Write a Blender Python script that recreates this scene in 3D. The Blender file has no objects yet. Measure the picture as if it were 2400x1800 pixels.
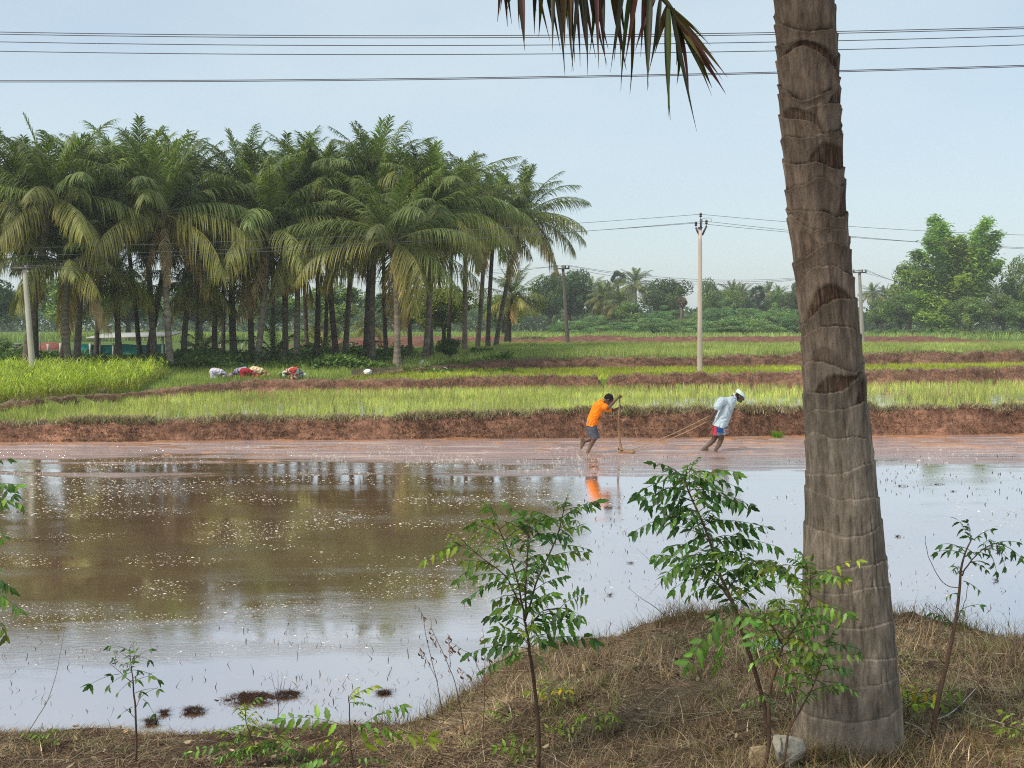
import bpy, bmesh, math, random
import numpy as np
from mathutils import Vector, Matrix

random.seed(5)
rng = np.random.default_rng(11)
R = math.radians
scene = bpy.context.scene
COL = scene.collection

# ------------------------------------------------------------------ camera maths (all in photo pixels, 2400x1800)
F, HC = 2600.0, 3.1
PITCH = math.atan(144 / 2600)
CP, SP = math.cos(PITCH), math.sin(PITCH)

def ray(u, v):
    a = (900.0 - v) / F
    return np.array([(u - 1200.0) / F, CP + a * SP, -SP + a * CP])

def at(u, v, Y):
    d = ray(u, v)
    return np.array([0, 0, HC]) + d * (Y / d[1])

def on(u, v, z):
    d = ray(u, v)
    return np.array([0, 0, HC]) + d * ((z - HC) / d[2])

# ------------------------------------------------------------------ noise
_P = np.random.default_rng(3).random(65536)
def _h(i, j, k):
    return _P[((i * 73856093) ^ (j * 19349663) ^ (k * 83492791)) & 65535]

def vnoise(x, y, z=0.0):
    x, y, z = np.broadcast_arrays(np.asarray(x, float), np.asarray(y, float), np.asarray(z, float))
    xi, yi, zi = np.floor(x).astype(np.int64), np.floor(y).astype(np.int64), np.floor(z).astype(np.int64)
    fx, fy, fz = x - xi, y - yi, z - zi
    fx, fy, fz = fx * fx * (3 - 2 * fx), fy * fy * (3 - 2 * fy), fz * fz * (3 - 2 * fz)
    r = 0
    for a in (0, 1):
        for b in (0, 1):
            for c in (0, 1):
                r = r + _h(xi + a, yi + b, zi + c) * (fx if a else 1 - fx) * (fy if b else 1 - fy) * (fz if c else 1 - fz)
    return r * 2 - 1

def fbm(x, y, z=0.0, o=4):
    s, a = 0, 1.0
    for i in range(o):
        f = 2 ** i
        s = s + a * vnoise(np.asarray(x) * f + 17.3 * i, np.asarray(y) * f + 5.1 * i, np.asarray(z) * f)
        a *= 0.5
    return s

def sstep(x, a, b):
    t = np.clip((np.asarray(x, float) - a) / (b - a), 0, 1)
    return t * t * (3 - 2 * t)

# ------------------------------------------------------------------ mesh building
class MB:
    def __init__(s):
        s.v, s.f, s.c, s.n = [], [], [], 0
    def add(s, v, f, c=(1, 1, 1)):
        v = np.asarray(v, float).reshape(-1, 3)
        c = np.asarray(c, float)
        if c.ndim == 1:
            c = np.tile(c[:3], (len(v), 1))
        s.v.append(v); s.c.append(c[:, :3])
        fs = f if isinstance(f, (list, tuple)) else [f]
        for q in fs:
            q = np.asarray(q, np.int64)
            if q.size:
                s.f.append(q + s.n)
        s.n += len(v)
        return s
    def mesh(s, name, smooth=True):
        me = bpy.data.meshes.new(name)
        v = np.concatenate(s.v); c = np.concatenate(s.c)
        me.vertices.add(len(v)); me.vertices.foreach_set('co', v.ravel())
        loops = np.concatenate([q.ravel() for q in s.f])
        tot = np.concatenate([np.full(len(q), q.shape[1], np.int64) for q in s.f])
        st = np.concatenate([[0], np.cumsum(tot)[:-1]])
        me.loops.add(len(loops)); me.loops.foreach_set('vertex_index', loops.astype(np.int32))
        me.polygons.add(len(tot)); me.polygons.foreach_set('loop_start', st.astype(np.int32))
        me.polygons.foreach_set('use_smooth', np.full(len(tot), smooth, bool))
        me.update(calc_edges=True)
        ca = me.color_attributes.new('col', 'FLOAT_COLOR', 'POINT')
        ca.data.foreach_set('color', np.concatenate([c, np.ones((len(c), 1))], 1).astype(np.float32).ravel())
        return me
    def build(s, name, mat, parent=None, smooth=True):
        return link(name, s.mesh(name, smooth), mat, parent)

def link(name, me, mat=None, parent=None):
    o = bpy.data.objects.new(name, me)
    COL.objects.link(o)
    if mat is not None and me is not None and len(me.materials) == 0:
        me.materials.append(mat)
    if parent is not None:
        o.parent = parent
    return o

def tag(o, label, cat, group=None, kind=None):
    o['label'] = label
    o['category'] = cat
    if group: o['group'] = group
    if kind: o['kind'] = kind
    return o

def empty(name, loc, label=None, cat=None, group=None, rz=0.0, sc=1.0):
    o = bpy.data.objects.new(name, None)
    COL.objects.link(o)
    o.location = loc; o.rotation_euler = (0, 0, rz)
    o.scale = (sc, sc, sc) if np.isscalar(sc) else sc
    o.empty_display_size = 0.2
    if label: tag(o, label, cat, group)
    return o

def structure(o):
    o['kind'] = 'structure'; return o

def tube(pts, rad, n=8, col=(1, 1, 1), caps=True):
    P = np.asarray(pts, float); m = len(P)
    rad = np.broadcast_to(np.asarray(rad, float), (m,))
    T = np.gradient(P, axis=0); T /= np.linalg.norm(T, axis=1, keepdims=True) + 1e-12
    ref = np.array([0, 0, 1.0]) if abs(T[0][2]) < 0.9 else np.array([1.0, 0, 0])
    N = np.cross(ref, T[0]); N /= np.linalg.norm(N)
    V = []
    a = np.linspace(0, 2 * np.pi, n, endpoint=False)
    for i in range(m):
        N = N - T[i] * N.dot(T[i]); N /= np.linalg.norm(N)
        B = np.cross(T[i], N)
        V.append(P[i] + rad[i] * (np.cos(a)[:, None] * N + np.sin(a)[:, None] * B))
    V = np.concatenate(V)
    i = np.arange(m - 1)[:, None] * n; j = np.arange(n)[None]
    k = (j + 1) % n
    q = np.stack([i + j, i + k, i + n + k, i + n + j], -1).reshape(-1, 4)
    fs = [q]
    if caps:
        V = np.concatenate([V, P[:1], P[-1:]])
        c0, c1 = m * n, m * n + 1
        jj = np.arange(n); kk = (jj + 1) % n
        fs.append(np.stack([np.full(n, c0), kk, jj], -1))
        fs.append(np.stack([np.full(n, c1), (m - 1) * n + jj, (m - 1) * n + kk], -1))
    c = np.asarray(col, float)
    if c.ndim == 2:
        c = np.repeat(c, n, 0)
        if caps: c = np.concatenate([c, c[:1], c[-1:]])
    return V, fs, c

def curve(pts, n=24):
    """smooth curve through the points"""
    P = np.asarray(pts, float)
    if len(P) == 2:
        t = np.linspace(0, 1, n)[:, None]; return P[0] * (1 - t) + P[1] * t
    Q = np.concatenate([[2 * P[0] - P[1]], P, [2 * P[-1] - P[-2]]])
    out = []; per = max(2, n // (len(P) - 1))
    for i in range(len(P) - 1):
        p0, p1, p2, p3 = Q[i:i + 4]
        for t in np.linspace(0, 1, per, endpoint=False):
            out.append(.5 * ((2 * p1) + (-p0 + p2) * t + (2 * p0 - 5 * p1 + 4 * p2 - p3) * t * t + (-p0 + 3 * p1 - 3 * p2 + p3) * t ** 3))
    out.append(P[-1])
    return np.array(out)

def box(cx, cy, cz, sx, sy, sz, rot=None):
    v = np.array([[x, y, z] for x in (-.5, .5) for y in (-.5, .5) for z in (-.5, .5)]) * [sx, sy, sz]
    if rot is not None: v = v @ np.array(rot).T
    v = v + [cx, cy, cz]
    f = np.array([[0, 1, 3, 2], [4, 6, 7, 5], [0, 4, 5, 1], [2, 3, 7, 6], [0, 2, 6, 4], [1, 5, 7, 3]])
    return v, f

def grid(X, Y, Z):
    m, n = X.shape
    v = np.stack([X, Y, Z], -1).reshape(-1, 3)
    i = np.arange(m - 1)[:, None] * n; j = np.arange(n - 1)[None]
    q = np.stack([i + j, i + n + j, i + n + j + 1, i + j + 1], -1).reshape(-1, 4)
    return v, q

def sphere(c, r, nu=16, nv=10):
    th = np.linspace(0, np.pi, nv + 1); ph = np.linspace(0, 2 * np.pi, nu, endpoint=False)
    r = np.broadcast_to(np.asarray(r, float), (3,))
    v = np.stack([np.outer(np.sin(th), np.cos(ph)), np.outer(np.sin(th), np.sin(ph)), np.outer(np.cos(th), np.ones(nu))], -1).reshape(-1, 3) * r + np.asarray(c)
    i = np.arange(nv)[:, None] * nu; j = np.arange(nu)[None]; k = (j + 1) % nu
    q = np.stack([i + j, i + nu + j, i + nu + k, i + k], -1).reshape(-1, 4)
    return v, q

def blades(base, h, lean, width, col, seg=3, az=None, droop=0.0, colt=None, jag=0.0):
    """grass blades as tapered curved strips. base (N,3), h, lean, width (N,), col (N,3)"""
    base = np.asarray(base, float); N = len(base)
    h = np.broadcast_to(h, (N,)); lean = np.broadcast_to(lean, (N,)); width = np.broadcast_to(width, (N,)); droop = np.broadcast_to(droop, (N,))
    if az is None: az = rng.random(N) * 2 * np.pi
    d = np.stack([np.cos(az), np.sin(az), np.zeros(N)], -1)
    sa = az + np.pi / 2 + rng.normal(0, .6, N)
    s = np.stack([np.cos(sa), np.sin(sa), np.zeros(N)], -1)
    rows = []; cols = []
    c0 = np.broadcast_to(np.asarray(col, float), (N, 3)); c1 = c0 if colt is None else np.broadcast_to(np.asarray(colt, float), (N, 3))
    for i in range(seg + 1):
        t = i / seg
        p = base + np.array([0, 0, 1.0]) * (h * (t - droop * t * t))[:, None] + d * (h * lean * (t ** 1.6))[:, None]
        if jag: p = p + rng.normal(0, jag, (N, 3)) * h[:, None] * t
        w = width * (1 - t * 0.93) * .5 if i else width * .4
        rows.append(p - s * w[:, None]); rows.append(p + s * w[:, None])
        cc = c0 * (1 - t) + c1 * t
        cols += [cc, cc]
    V = np.stack(rows, 1).reshape(-1, 3); C = np.stack(cols, 1).reshape(-1, 3)
    k = 2 * (seg + 1); b = np.arange(N)[:, None] * k
    q = np.concatenate([b + np.array([2 * i, 2 * i + 1, 2 * i + 3, 2 * i + 2]) for i in range(seg)])
    return V, q, C

def vary(c, n, s=.15, hue=.08):
    c = np.asarray(c, float)
    k = np.exp(rng.normal(0, s, (n, 1)))
    return np.clip(c * k * (1 + rng.normal(0, hue, (n, 3))), 0.002, 1)

# ------------------------------------------------------------------ materials
def nmat(name):
    m = bpy.data.materials.new(name); m.use_nodes = True
    nt = m.node_tree; nt.nodes.clear()
    out = nt.nodes.new('ShaderNodeOutputMaterial')
    return m, nt, out

def nd(nt, typ, **kw):
    n = nt.nodes.new(typ)
    for k, v in kw.items():
        if k in n.inputs: n.inputs[k].default_value = v
        else: setattr(n, k, v)
    return n

def noise_node(nt, scale, detail=4, rough=.6, coord='Object', stretch=None):
    tc = nd(nt, 'ShaderNodeTexCoord')
    src = tc.outputs[coord]
    if stretch is not None:
        mp = nd(nt, 'ShaderNodeMapping'); mp.inputs['Scale'].default_value = stretch
        nt.links.new(src, mp.inputs[0]); src = mp.outputs[0]
    n = nd(nt, 'ShaderNodeTexNoise'); n.inputs['Scale'].default_value = scale; n.inputs['Detail'].default_value = detail; n.inputs['Roughness'].default_value = rough
    nt.links.new(src, n.inputs['Vector'])
    return n

def ramp(nt, src, stops):
    r = nd(nt, 'ShaderNodeValToRGB')
    e = r.color_ramp.elements
    while len(e) < len(stops): e.new(.5)
    for el, (p, c) in zip(e, stops):
        el.position = p; el.color = (*c, 1) if len(c) == 3 else c
    nt.links.new(src, r.inputs[0])
    return r

def mixc(nt, fac, a, b, mode='MIX'):
    m = nd(nt, 'ShaderNodeMix', data_type='RGBA', blend_type=mode)
    for inp, val in ((m.inputs[0], fac), (m.inputs[6], a), (m.inputs[7], b)):
        if hasattr(val, 'links') or hasattr(val, 'is_output'):
            nt.links.new(val, inp)
        else:
            inp.default_value = val if not isinstance(val, (tuple, list)) else (*val[:3], 1)
    return m.outputs[2]

def surf(name, tint=(1, 1, 1), rough=.8, nscale=6, namp=.35, bump=0, bscale=20, stretch=None, spec=.3, trans=0.0, ttint=(1.0, 1.25, .5), bdist=.02, coord='Object'):
    """vertex colour 'col' x noise; optional bump and leaf translucency"""
    m, nt, out = nmat(name)
    at_ = nd(nt, 'ShaderNodeAttribute', attribute_name='col')
    c = mixc(nt, 1.0, at_.outputs['Color'], tint, 'MULTIPLY')
    if namp:
        n = noise_node(nt, nscale, 5, .62, coord, stretch)
        r = ramp(nt, n.outputs['Fac'], [(.25, (1 - namp,) * 3), (.75, (1 + namp,) * 3)])
        c = mixc(nt, 1.0, c, r.outputs[0], 'MULTIPLY')
    b = nd(nt, 'ShaderNodeBsdfPrincipled')
    b.inputs['Roughness'].default_value = rough
    b.inputs['Specular IOR Level'].default_value = spec
    nt.links.new(c, b.inputs['Base Color'])
    if bump:
        n2 = noise_node(nt, bscale, 6, .65, coord, stretch)
        bp = nd(nt, 'ShaderNodeBump'); bp.inputs['Strength'].default_value = bump; bp.inputs['Distance'].default_value = bdist
        nt.links.new(n2.outputs['Fac'], bp.inputs['Height']); nt.links.new(bp.outputs[0], b.inputs['Normal'])
    if trans:
        t = nd(nt, 'ShaderNodeBsdfTranslucent')
        ct = mixc(nt, 1.0, c, ttint, 'MULTIPLY'); nt.links.new(ct, t.inputs[0])
        mx = nd(nt, 'ShaderNodeMixShader'); mx.inputs[0].default_value = trans
        nt.links.new(b.outputs[0], mx.inputs[1]); nt.links.new(t.outputs[0], mx.inputs[2])
        nt.links.new(mx.outputs[0], out.inputs[0])
    else:
        nt.links.new(b.outputs[0], out.inputs[0])
    return m

M_EARTH = surf('red_earth', nscale=7.0, namp=.55, bump=1.0, bscale=8, rough=.95, spec=.1, bdist=.12)
M_GROUND = surf('ground_soil', nscale=.9, namp=.3, bump=.4, bscale=5, rough=.95, spec=.1)
M_BANK = surf('bank_soil', nscale=9, namp=.6, bump=1.0, bscale=30, rough=.95, spec=.1, bdist=.03)
M_DRY = surf('dry_grass', nscale=3, namp=.25, rough=.8, spec=.15, trans=.15, ttint=(1, 1, .9))
M_GRASS = surf('green_grass', nscale=.8, namp=.3, rough=.6, spec=.2, trans=.35)
M_FROND = surf('palm_frond', nscale=1.2, namp=.25, rough=.5, spec=.25, trans=.3)
M_LEAF = surf('tree_leaves', nscale=.35, namp=.35, rough=.6, spec=.2, trans=.3)
M_NEEM = surf('neem_leaves', nscale=14, namp=.22, rough=.42, spec=.35, trans=.35)
M_BARK = surf('palm_bark', nscale=9, namp=.4, bump=.5, bscale=30, rough=.9, spec=.1)
M_STEM = surf('stem_bark', nscale=40, namp=.35, bump=.4, bscale=80, rough=.85, spec=.15, bdist=.004)
M_SKIN = surf('skin', nscale=12, namp=.12, rough=.5, spec=.35)
M_CLOTH = surf('cloth', nscale=14, namp=.1, bump=.6, bscale=11, rough=.9, spec=.1, bdist=.05, stretch=(1, 1, 2.2))
M_HAIR = surf('hair', nscale=60, namp=.3, bump=.6, bscale=90, rough=.8, spec=.08, bdist=.01)
M_WOOD = surf('tool_wood', nscale=25, namp=.35, bump=.4, bscale=50, rough=.8, spec=.2, stretch=(1, 1, .2), bdist=.006)
M_CONC = surf('pole_concrete', nscale=3, namp=.18, bump=.25, bscale=30, rough=.9, spec=.1, stretch=(1, 1, .25), bdist=.006)
M_METAL = surf('dark_metal', nscale=8, namp=.2, rough=.55, spec=.4)
M_STONE = surf('stone', nscale=9, namp=.3, bump=.8, bscale=22, rough=.9, spec=.2, bdist=.02)
M_PLAST = surf('plastic', nscale=9, namp=.12, rough=.35, spec=.5, trans=.2, ttint=(1, 1, 1))
M_PLASTER = surf('plaster', nscale=5, namp=.2, rough=.9)
# ------------------------------------------------------------------ terrain lines (world metres; z = 0 is the flooded paddy)
def line(pts, z):
    P = np.array([on(u, v, z)[:2] for u, v in pts]); return P[np.argsort(P[:, 0])]
L1 = line([(-500, 1042), (0, 1037), (600, 1031), (1300, 1027), (2400, 1018), (3000, 1014)], 0.0)
E1 = line([(-700, 1010), (-300, 987), (0, 966), (330, 938), (560, 923), (1200, 914), (1800, 906), (2400, 896), (3000, 887)], 0.4)
E2 = line([(815, 889), (880, 883), (1050, 871), (1200, 868), (1800, 861), (2400, 853), (3000, 846)], 0.72)
yb1 = lambda x: np.interp(x, L1[:, 0], L1[:, 1])
ye1 = lambda x: np.interp(x, E1[:, 0], E1[:, 1])
ye2 = lambda x: np.where(np.asarray(x) < E2[0, 0], 0, np.interp(x, E2[:, 0], E2[:, 1]))

def height(x, y):
    x = np.asarray(x, float); y = np.asarray(y, float)
    md = np.interp(y, [30, 34, 46, 55, 80, 200], [.42, .5, .74, .97, 1.22, 1.25])
    z3 = md + (1.24 - md) * sstep(x, -5.5, 0)
    z = np.where(y < yb1(x) + .5, -.35, .4)
    z = np.where(y > ye1(x) + .35, .72, z)
    far = y > np.maximum(ye1(x), ye2(x)) + .4
    z = np.where(far, z3, z)
    return z + .05 * fbm(x * .3, y * .3, 3) * (y > 48)

xs = np.concatenate([[-700, -300, -150, -80], np.arange(-46, 52, .6), [80, 150, 300, 700]])
ys = np.concatenate([[-60, -20, 0, 15, 24], np.arange(27, 72, .3), np.arange(72, 150, 1.5), [160, 180, 210, 260, 400, 700]])
X, Y = np.meshgrid(xs, ys)
Z = height(X, Y)
n1 = fbm(X * .15, Y * .15, 1)
C = np.zeros(X.shape + (3,))
zone0 = Y < yb1(X) + .5
zone1 = (Y >= yb1(X) + .5) & (Y < ye1(X) + .35)
far = Y > np.maximum(ye1(X), ye2(X)) + .4
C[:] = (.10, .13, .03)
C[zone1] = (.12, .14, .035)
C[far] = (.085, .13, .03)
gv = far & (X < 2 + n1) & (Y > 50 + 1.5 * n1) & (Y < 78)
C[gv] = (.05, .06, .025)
C[far & (Y > 86 + 2 * n1) & (Y < 118 + 6 * n1 + .25 * X) & (X > -17) & (X < 38)] = (.15, .08, .05)
C[zone0] = (.2, .12, .08)
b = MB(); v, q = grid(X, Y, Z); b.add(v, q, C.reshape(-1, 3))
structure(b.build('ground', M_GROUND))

# ------------------------------------------------------------------ flooded paddy
def water_material(name, churn):
    m, nt, out = nmat(name)
    geo = nd(nt, 'ShaderNodeNewGeometry')
    sep = nd(nt, 'ShaderNodeSeparateXYZ'); nt.links.new(geo.outputs['Position'], sep.inputs[0])
    n_mud = noise_node(nt, .55, 4, .6)
    n_fine = noise_node(nt, 5, 3, .6, stretch=(.5, 1.6, 1))
    mud = ramp(nt, n_mud.outputs['Fac'], [(.3, (.26, .15, .078)), (.7, (.35, .21, .115))])
    if churn:
        # stirred-up mud near the far bank where the field has just been worked
        nz = noise_node(nt, .32, 5, .62, stretch=(.25, 1.3, 1))
        ma = nd(nt, 'ShaderNodeMath', operation='MULTIPLY_ADD'); nt.links.new(nz.outputs['Fac'], ma.inputs[0]); ma.inputs[1].default_value = 16.0
        nt.links.new(sep.outputs['Y'], ma.inputs[2])
        mr = nd(nt, 'ShaderNodeMapRange'); nt.links.new(ma.outputs[0], mr.inputs[0])
        for i, x in ((1, 31.8), (2, 33.8), (3, 0), (4, 1)): mr.inputs[i].default_value = x
        fac = mr.outputs[0]
        n_str = noise_node(nt, 1.1, 6, .7, stretch=(.35, 2.6, 1))
        pink = ramp(nt, n_str.outputs['Fac'], [(.34, (.24, .10, .05)), (.50, (.38, .18, .10)), (.66, (.74, .55, .42))])
        col = mixc(nt, fac, mud.outputs[0], pink.outputs[0])
    else:
        col = mud.outputs[0]; fac = None
    df = nd(nt, 'ShaderNodeBsdfDiffuse'); nt.links.new(col, df.inputs[0])
    gl = nd(nt, 'ShaderNodeBsdfGlossy'); gl.inputs['Color'].default_value = (.97, .97, 1, 1); gl.inputs['Roughness'].default_value = .03
    # ripples: fine everywhere, coarser where churned
    w1 = noise_node(nt, 2.2, 3, .5, stretch=(.7, 1.5, 1)); w2 = noise_node(nt, 13, 5, .7, stretch=(.55, 1.9, 1))
    bp = nd(nt, 'ShaderNodeBump'); bp.inputs['Strength'].default_value = .2; bp.inputs['Distance'].default_value = .0035
    nt.links.new(w1.outputs['Fac'], bp.inputs['Height'])
    bp2 = nd(nt, 'ShaderNodeBump'); bp2.inputs['Distance'].default_value = .0035
    nt.links.new(w2.outputs['Fac'], bp2.inputs['Height']); nt.links.new(bp.outputs[0], bp2.inputs['Normal'])
    wm = noise_node(nt, .5, 5, .65, stretch=(.35, 1.8, 1)); wr = nd(nt, 'ShaderNodeMapRange'); nt.links.new(wm.outputs['Fac'], wr.inputs[0])
    for i_, x_ in ((1, .42), (2, .64), (3, .05), (4, .42)): wr.inputs[i_].default_value = x_
    nt.links.new(wr.outputs[0], bp2.inputs['Strength'])
    nrm = bp2.outputs[0]
    if churn:
        w3 = noise_node(nt, 3.2, 5, .7, stretch=(.45, 1.8, 1))
        bp3 = nd(nt, 'ShaderNodeBump'); bp3.inputs['Distance'].default_value = .16
        nt.links.new(w3.outputs['Fac'], bp3.inputs['Height']); nt.links.new(nrm, bp3.inputs['Normal'])
        sm = nd(nt, 'ShaderNodeMath', operation='MULTIPLY'); nt.links.new(fac, sm.inputs[0]); sm.inputs[1].default_value = .75
        nt.links.new(sm.outputs[0], bp3.inputs['Strength']); nrm = bp3.outputs[0]
        rr = nd(nt, 'ShaderNodeMapRange'); nt.links.new(fac, rr.inputs[0]); rr.inputs[3].default_value = .03; rr.inputs[4].default_value = .12
        nt.links.new(rr.outputs[0], gl.inputs['Roughness'])
    nt.links.new(nrm, gl.inputs['Normal'])
    fr = nd(nt, 'ShaderNodeFresnel'); fr.inputs['IOR'].default_value = 1.5
    fm = nd(nt, 'ShaderNodeMapRange'); nt.links.new(fr.outputs[0], fm.inputs[0]); fm.inputs[3].default_value = .70; fm.inputs[4].default_value = .98
    mfac = fm.outputs[0]
    if churn:
        k = nd(nt, 'ShaderNodeMapRange'); nt.links.new(fac, k.inputs[0]); k.inputs[3].default_value = 1; k.inputs[4].default_value = .74
        mm = nd(nt, 'ShaderNodeMath', operation='MULTIPLY'); nt.links.new(mfac, mm.inputs[0]); nt.links.new(k.outputs[0], mm.inputs[1]); mfac = mm.outputs[0]
    mx = nd(nt, 'ShaderNodeMixShader'); nt.links.new(mfac, mx.inputs[0]); nt.links.new(df.outputs[0], mx.inputs[1]); nt.links.new(gl.outputs[0], mx.inputs[2])
    nt.links.new(mx.outputs[0], out.inputs[0])
    return m
M_WATER = water_material('muddy_water', True)
M_PADDYW = water_material('paddy_water', False)
def sheet(name, x0, x1, f0, f1, z, mat, nx=80):
    x = np.linspace(x0, x1, nx); t = np.linspace(0, 1, 10)
    Xs = np.tile(x, (10, 1)); Ys = f0(x)[None] * (1 - t[:, None]) + f1(x)[None] * t[:, None]
    bb = MB(); v, q = grid(Xs.T, Ys.T, np.full(Xs.T.shape, z)); bb.add(v, q)
    o = structure(bb.build(name, mat)); return o
sheet('water', -42, 42, lambda x: np.full_like(x, 4.0), lambda x: yb1(x) + .25, 0.0, M_WATER)
# worked mud: low ridges just breaking the surface along the far bank
x = np.arange(-21, 20, .05); ty = np.linspace(0, 1, 130); Xg, Tg = np.meshgrid(x, ty, indexing='ij')
Yg = 24.2 + (yb1(Xg) + .3 - 24.2) * Tg
env = sstep(Yg + 1.6 * fbm(Xg * .16, Yg * .3, 3, 4), 25.0, 27.2)
Zg = .030 * fbm(Xg * .55, Yg * 1.9, 4, 5) + .026 * fbm(Xg * 2.6, Yg * 4.2, 8, 4) - .046 + .030 * env + .02 * sstep(yb1(Xg) - Yg, .9, .1)
Zg -= .2 * (1 - sstep(env, 0, .1))
cc = np.array([.36, .18, .095]) * np.exp(.3 * fbm(Xg * .8, Yg * 1.5, 1, 4))[..., None]
bb = MB(); v, q = grid(Xg, Yg, Zg); bb.add(v, q, cc.reshape(-1, 3))
M_WETMUD = surf('wet_mud', nscale=6, namp=.25, bump=.5, bscale=14, rough=.25, spec=.5, bdist=.03)
structure(bb.build('mud', M_WETMUD))
sheet('paddy_water', -13, 40, lambda x: yb1(x) + .6, lambda x: ye1(x) + .2, 0.425, M_PADDYW)

# ------------------------------------------------------------------ earth bunds between the fields
def bund(name, x0, x1, fy, zf, zb, ztop, wid, step=.07, amp=1.0, notch=None, col=(.235, .122, .078)):
    x = np.arange(x0, x1, step)
    n = len(x)
    prof = np.array([[-.06, 0], [0, .10], [.06, .28], [.12, .46], [.17, .62], [.22, .78], [.28, .91], [.35, .985], [.45, 1.0], [.6, 1.0], [.78, .97], [.92, .8], [1.05, .45], [1.2, .0]])
    top = np.asarray(ztop(x)) + .05 * fbm(x * .22, zf * 9 + 2.2, 0, 2); w = np.asarray(wid(x)); y0 = fy(x)
    rag = .5 * fbm(x * .9, 3.3, 0, 4) + .25 * vnoise(x * 4, 1.1)
    top = top + np.minimum(.10 * top, .4 * np.maximum(top - zf, .02)) * rag
    if notch:
        for nx, nw in notch: top = top - (top - zf - .03) * np.exp(-((x - nx) / nw) ** 4)
    Xg = np.tile(x[:, None], (1, len(prof))); Yg = np.zeros_like(Xg); Zg = np.zeros_like(Xg)
    for k, (o, hh) in enumerate(prof):
        bz = zf - .12 if o < .5 else zb - .12
        Yg[:, k] = y0 + o * w
        Zg[:, k] = bz + (top - bz) * hh
    d = amp * .11 * fbm(Xg * 2.4, Yg * 2.1, Zg * 4, 5)
    d2 = amp * .075 * fbm(Xg * 3.1 + 40, Yg * 2.1, Zg * 3, 5)
    Yg = Yg - np.abs(d) * 1.2 + .02 + .16 * fbm(x * .45, 8.8, 0, 3)[:, None] * (1 - np.clip(prof[:, 0] * 1.6, 0, 1)); Zg = Zg + d2 * np.clip(prof[:, 1] * 1.5, 0, 1)
    c = np.array(col) * np.exp(.38 * fbm(Xg * 2.3, Zg * 7, Yg, 5))[..., None]
    c = c * np.exp(.28 * fbm(Xg * .35, Yg * .5 + 3, 2, 3))[..., None]
    fr = sstep(prof[:, 1], .0, .25)[None, :, None]
    c = c * (.72 + .28 * fr)                                            # wet foot
    tp = sstep(np.arange(len(prof)), 6, 8)[None, :, None] * .8
    c = c * (1 - tp) + np.array([.24, .19, .115]) * tp
    bb = MB(); v, q = grid(Xg, Yg, Zg); bb.add(v, q[:, ::-1], c.reshape(-1, 3))
    o = structure(bb.build(name, M_EARTH))
    return x, Xg, Yg, Zg
zt1 = lambda x: np.interp(x, [-16, -8, 0, 3, 12], [.43, .50, .60, .66, .70])
B1 = bund('mud_bank', -22, 22, yb1, 0, .4, zt1, lambda x: np.full_like(x, 1.0))
zt2 = lambda x: np.interp(x, [-17, -14, -10.8, -9.9, -3, 3, 23, 30], [.68, .72, .78, .86, .84, .92, 1.06, 1.1])
nx = on(1420, 914, .4)[0]
B2 = bund('field_bank', -20, 30, ye1, .4, .72, zt2, lambda x: np.interp(x, [-12, -9], [1.25, 1.0]), notch=[(nx, .22)], col=(.22, .115, .075))
zt3 = lambda x: np.interp(x, [-8.2, -7.4, -4, -2.2, -1, 0, 10, 25, 40], [.70, .80, .94, 1.1, 1.24, 1.27, 1.34, 1.4, 1.45])
B3 = bund('upper_bank', E2[0, 0] + .05, 38, lambda x: np.interp(x, E2[:, 0], E2[:, 1]), .72, 1.2, zt3, lambda x: np.interp(x, [-5, -2], [.7, 1.2]), step=.09, col=(.20, .108, .072))

# ploughed red strip beyond the grass
x = np.arange(-19, 45, .35); y = np.arange(87, 116, .5); Xg, Yg = np.meshgrid(x, y, indexing='ij')
edge = np.clip(np.minimum(np.minimum(Yg - 87, 116 - Yg) / 3, np.minimum(Xg + 19, 45 - Xg) / 4), 0, 1)
Zg = 1.2 + edge * (.12 + .16 * np.sin(Yg * 2.2 + .5 * fbm(Xg * .2, Yg * .2)) + .14 * fbm(Xg * .8, Yg * .8, 2, 4) + np.interp(Yg, [87, 116], [0, .25])) - .1 * (edge == 0)
bb = MB(); v, q = grid(Xg, Yg, Zg); bb.add(v, q, vary((.17, .085, .057), len(v), .2, .05)); structure(bb.build('ploughed_soil', M_EARTH))

# ------------------------------------------------------------------ near bank
_xe = [-9, -3.74, -2.6, -1.9, -.9, -.58, -.23, 0, .67, 1.17, 1.63, 2.9, 3.4, 9]
_ye = [8.1, 8.12, 8.0, 8.12, 8.15, 8.45, 8.67, 8.8, 8.72, 8.5, 8.46, 8.4, 8.1, 8.0]
_ze = [.08, .08, .09, .10, .11, .13, .27, .50, .53, .77, .86, .88, .80, .75]
def bank_z(x, y):
    x = np.asarray(x, float); y = np.asarray(y, float)
    ye = np.interp(x, _xe, _ye) + .10 * fbm(x * 1.7, 2.2, 0, 3); ze = np.interp(x, _xe, _ze)
    p6 = np.interp(x, [-9, -2.5, -1, -.4, .15, .8, 1.6, 5], [.34, .36, .40, .46, .70, .88, 1.0, 1.02])
    t = np.clip((y - 6) / (ye - 6), 0, 1)
    z = p6 * (1 - t ** 1.3) + ze * t ** 1.3
    z = np.where(y < 6, p6 + (1.35 - p6) * sstep(-y, -6, -1.5), z)
    dr = sstep(y, ye - .12, ye + .75)
    z = z * (1 - dr) + (-.35) * dr
    lump = .045 * fbm(x * 1.6, y * 1.6, 5, 3) + .035 * fbm(x * 6, y * 6, 1, 4)
    lump = lump * (0.35 + .65 * sstep(x, -1.2, .2))
    return z + lump * (y < ye + .3)
x = np.arange(-7.5, 8.5, .045); y = np.concatenate([np.arange(-12, 3.5, .3), np.arange(3.5, 10.6, .045)])
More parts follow.
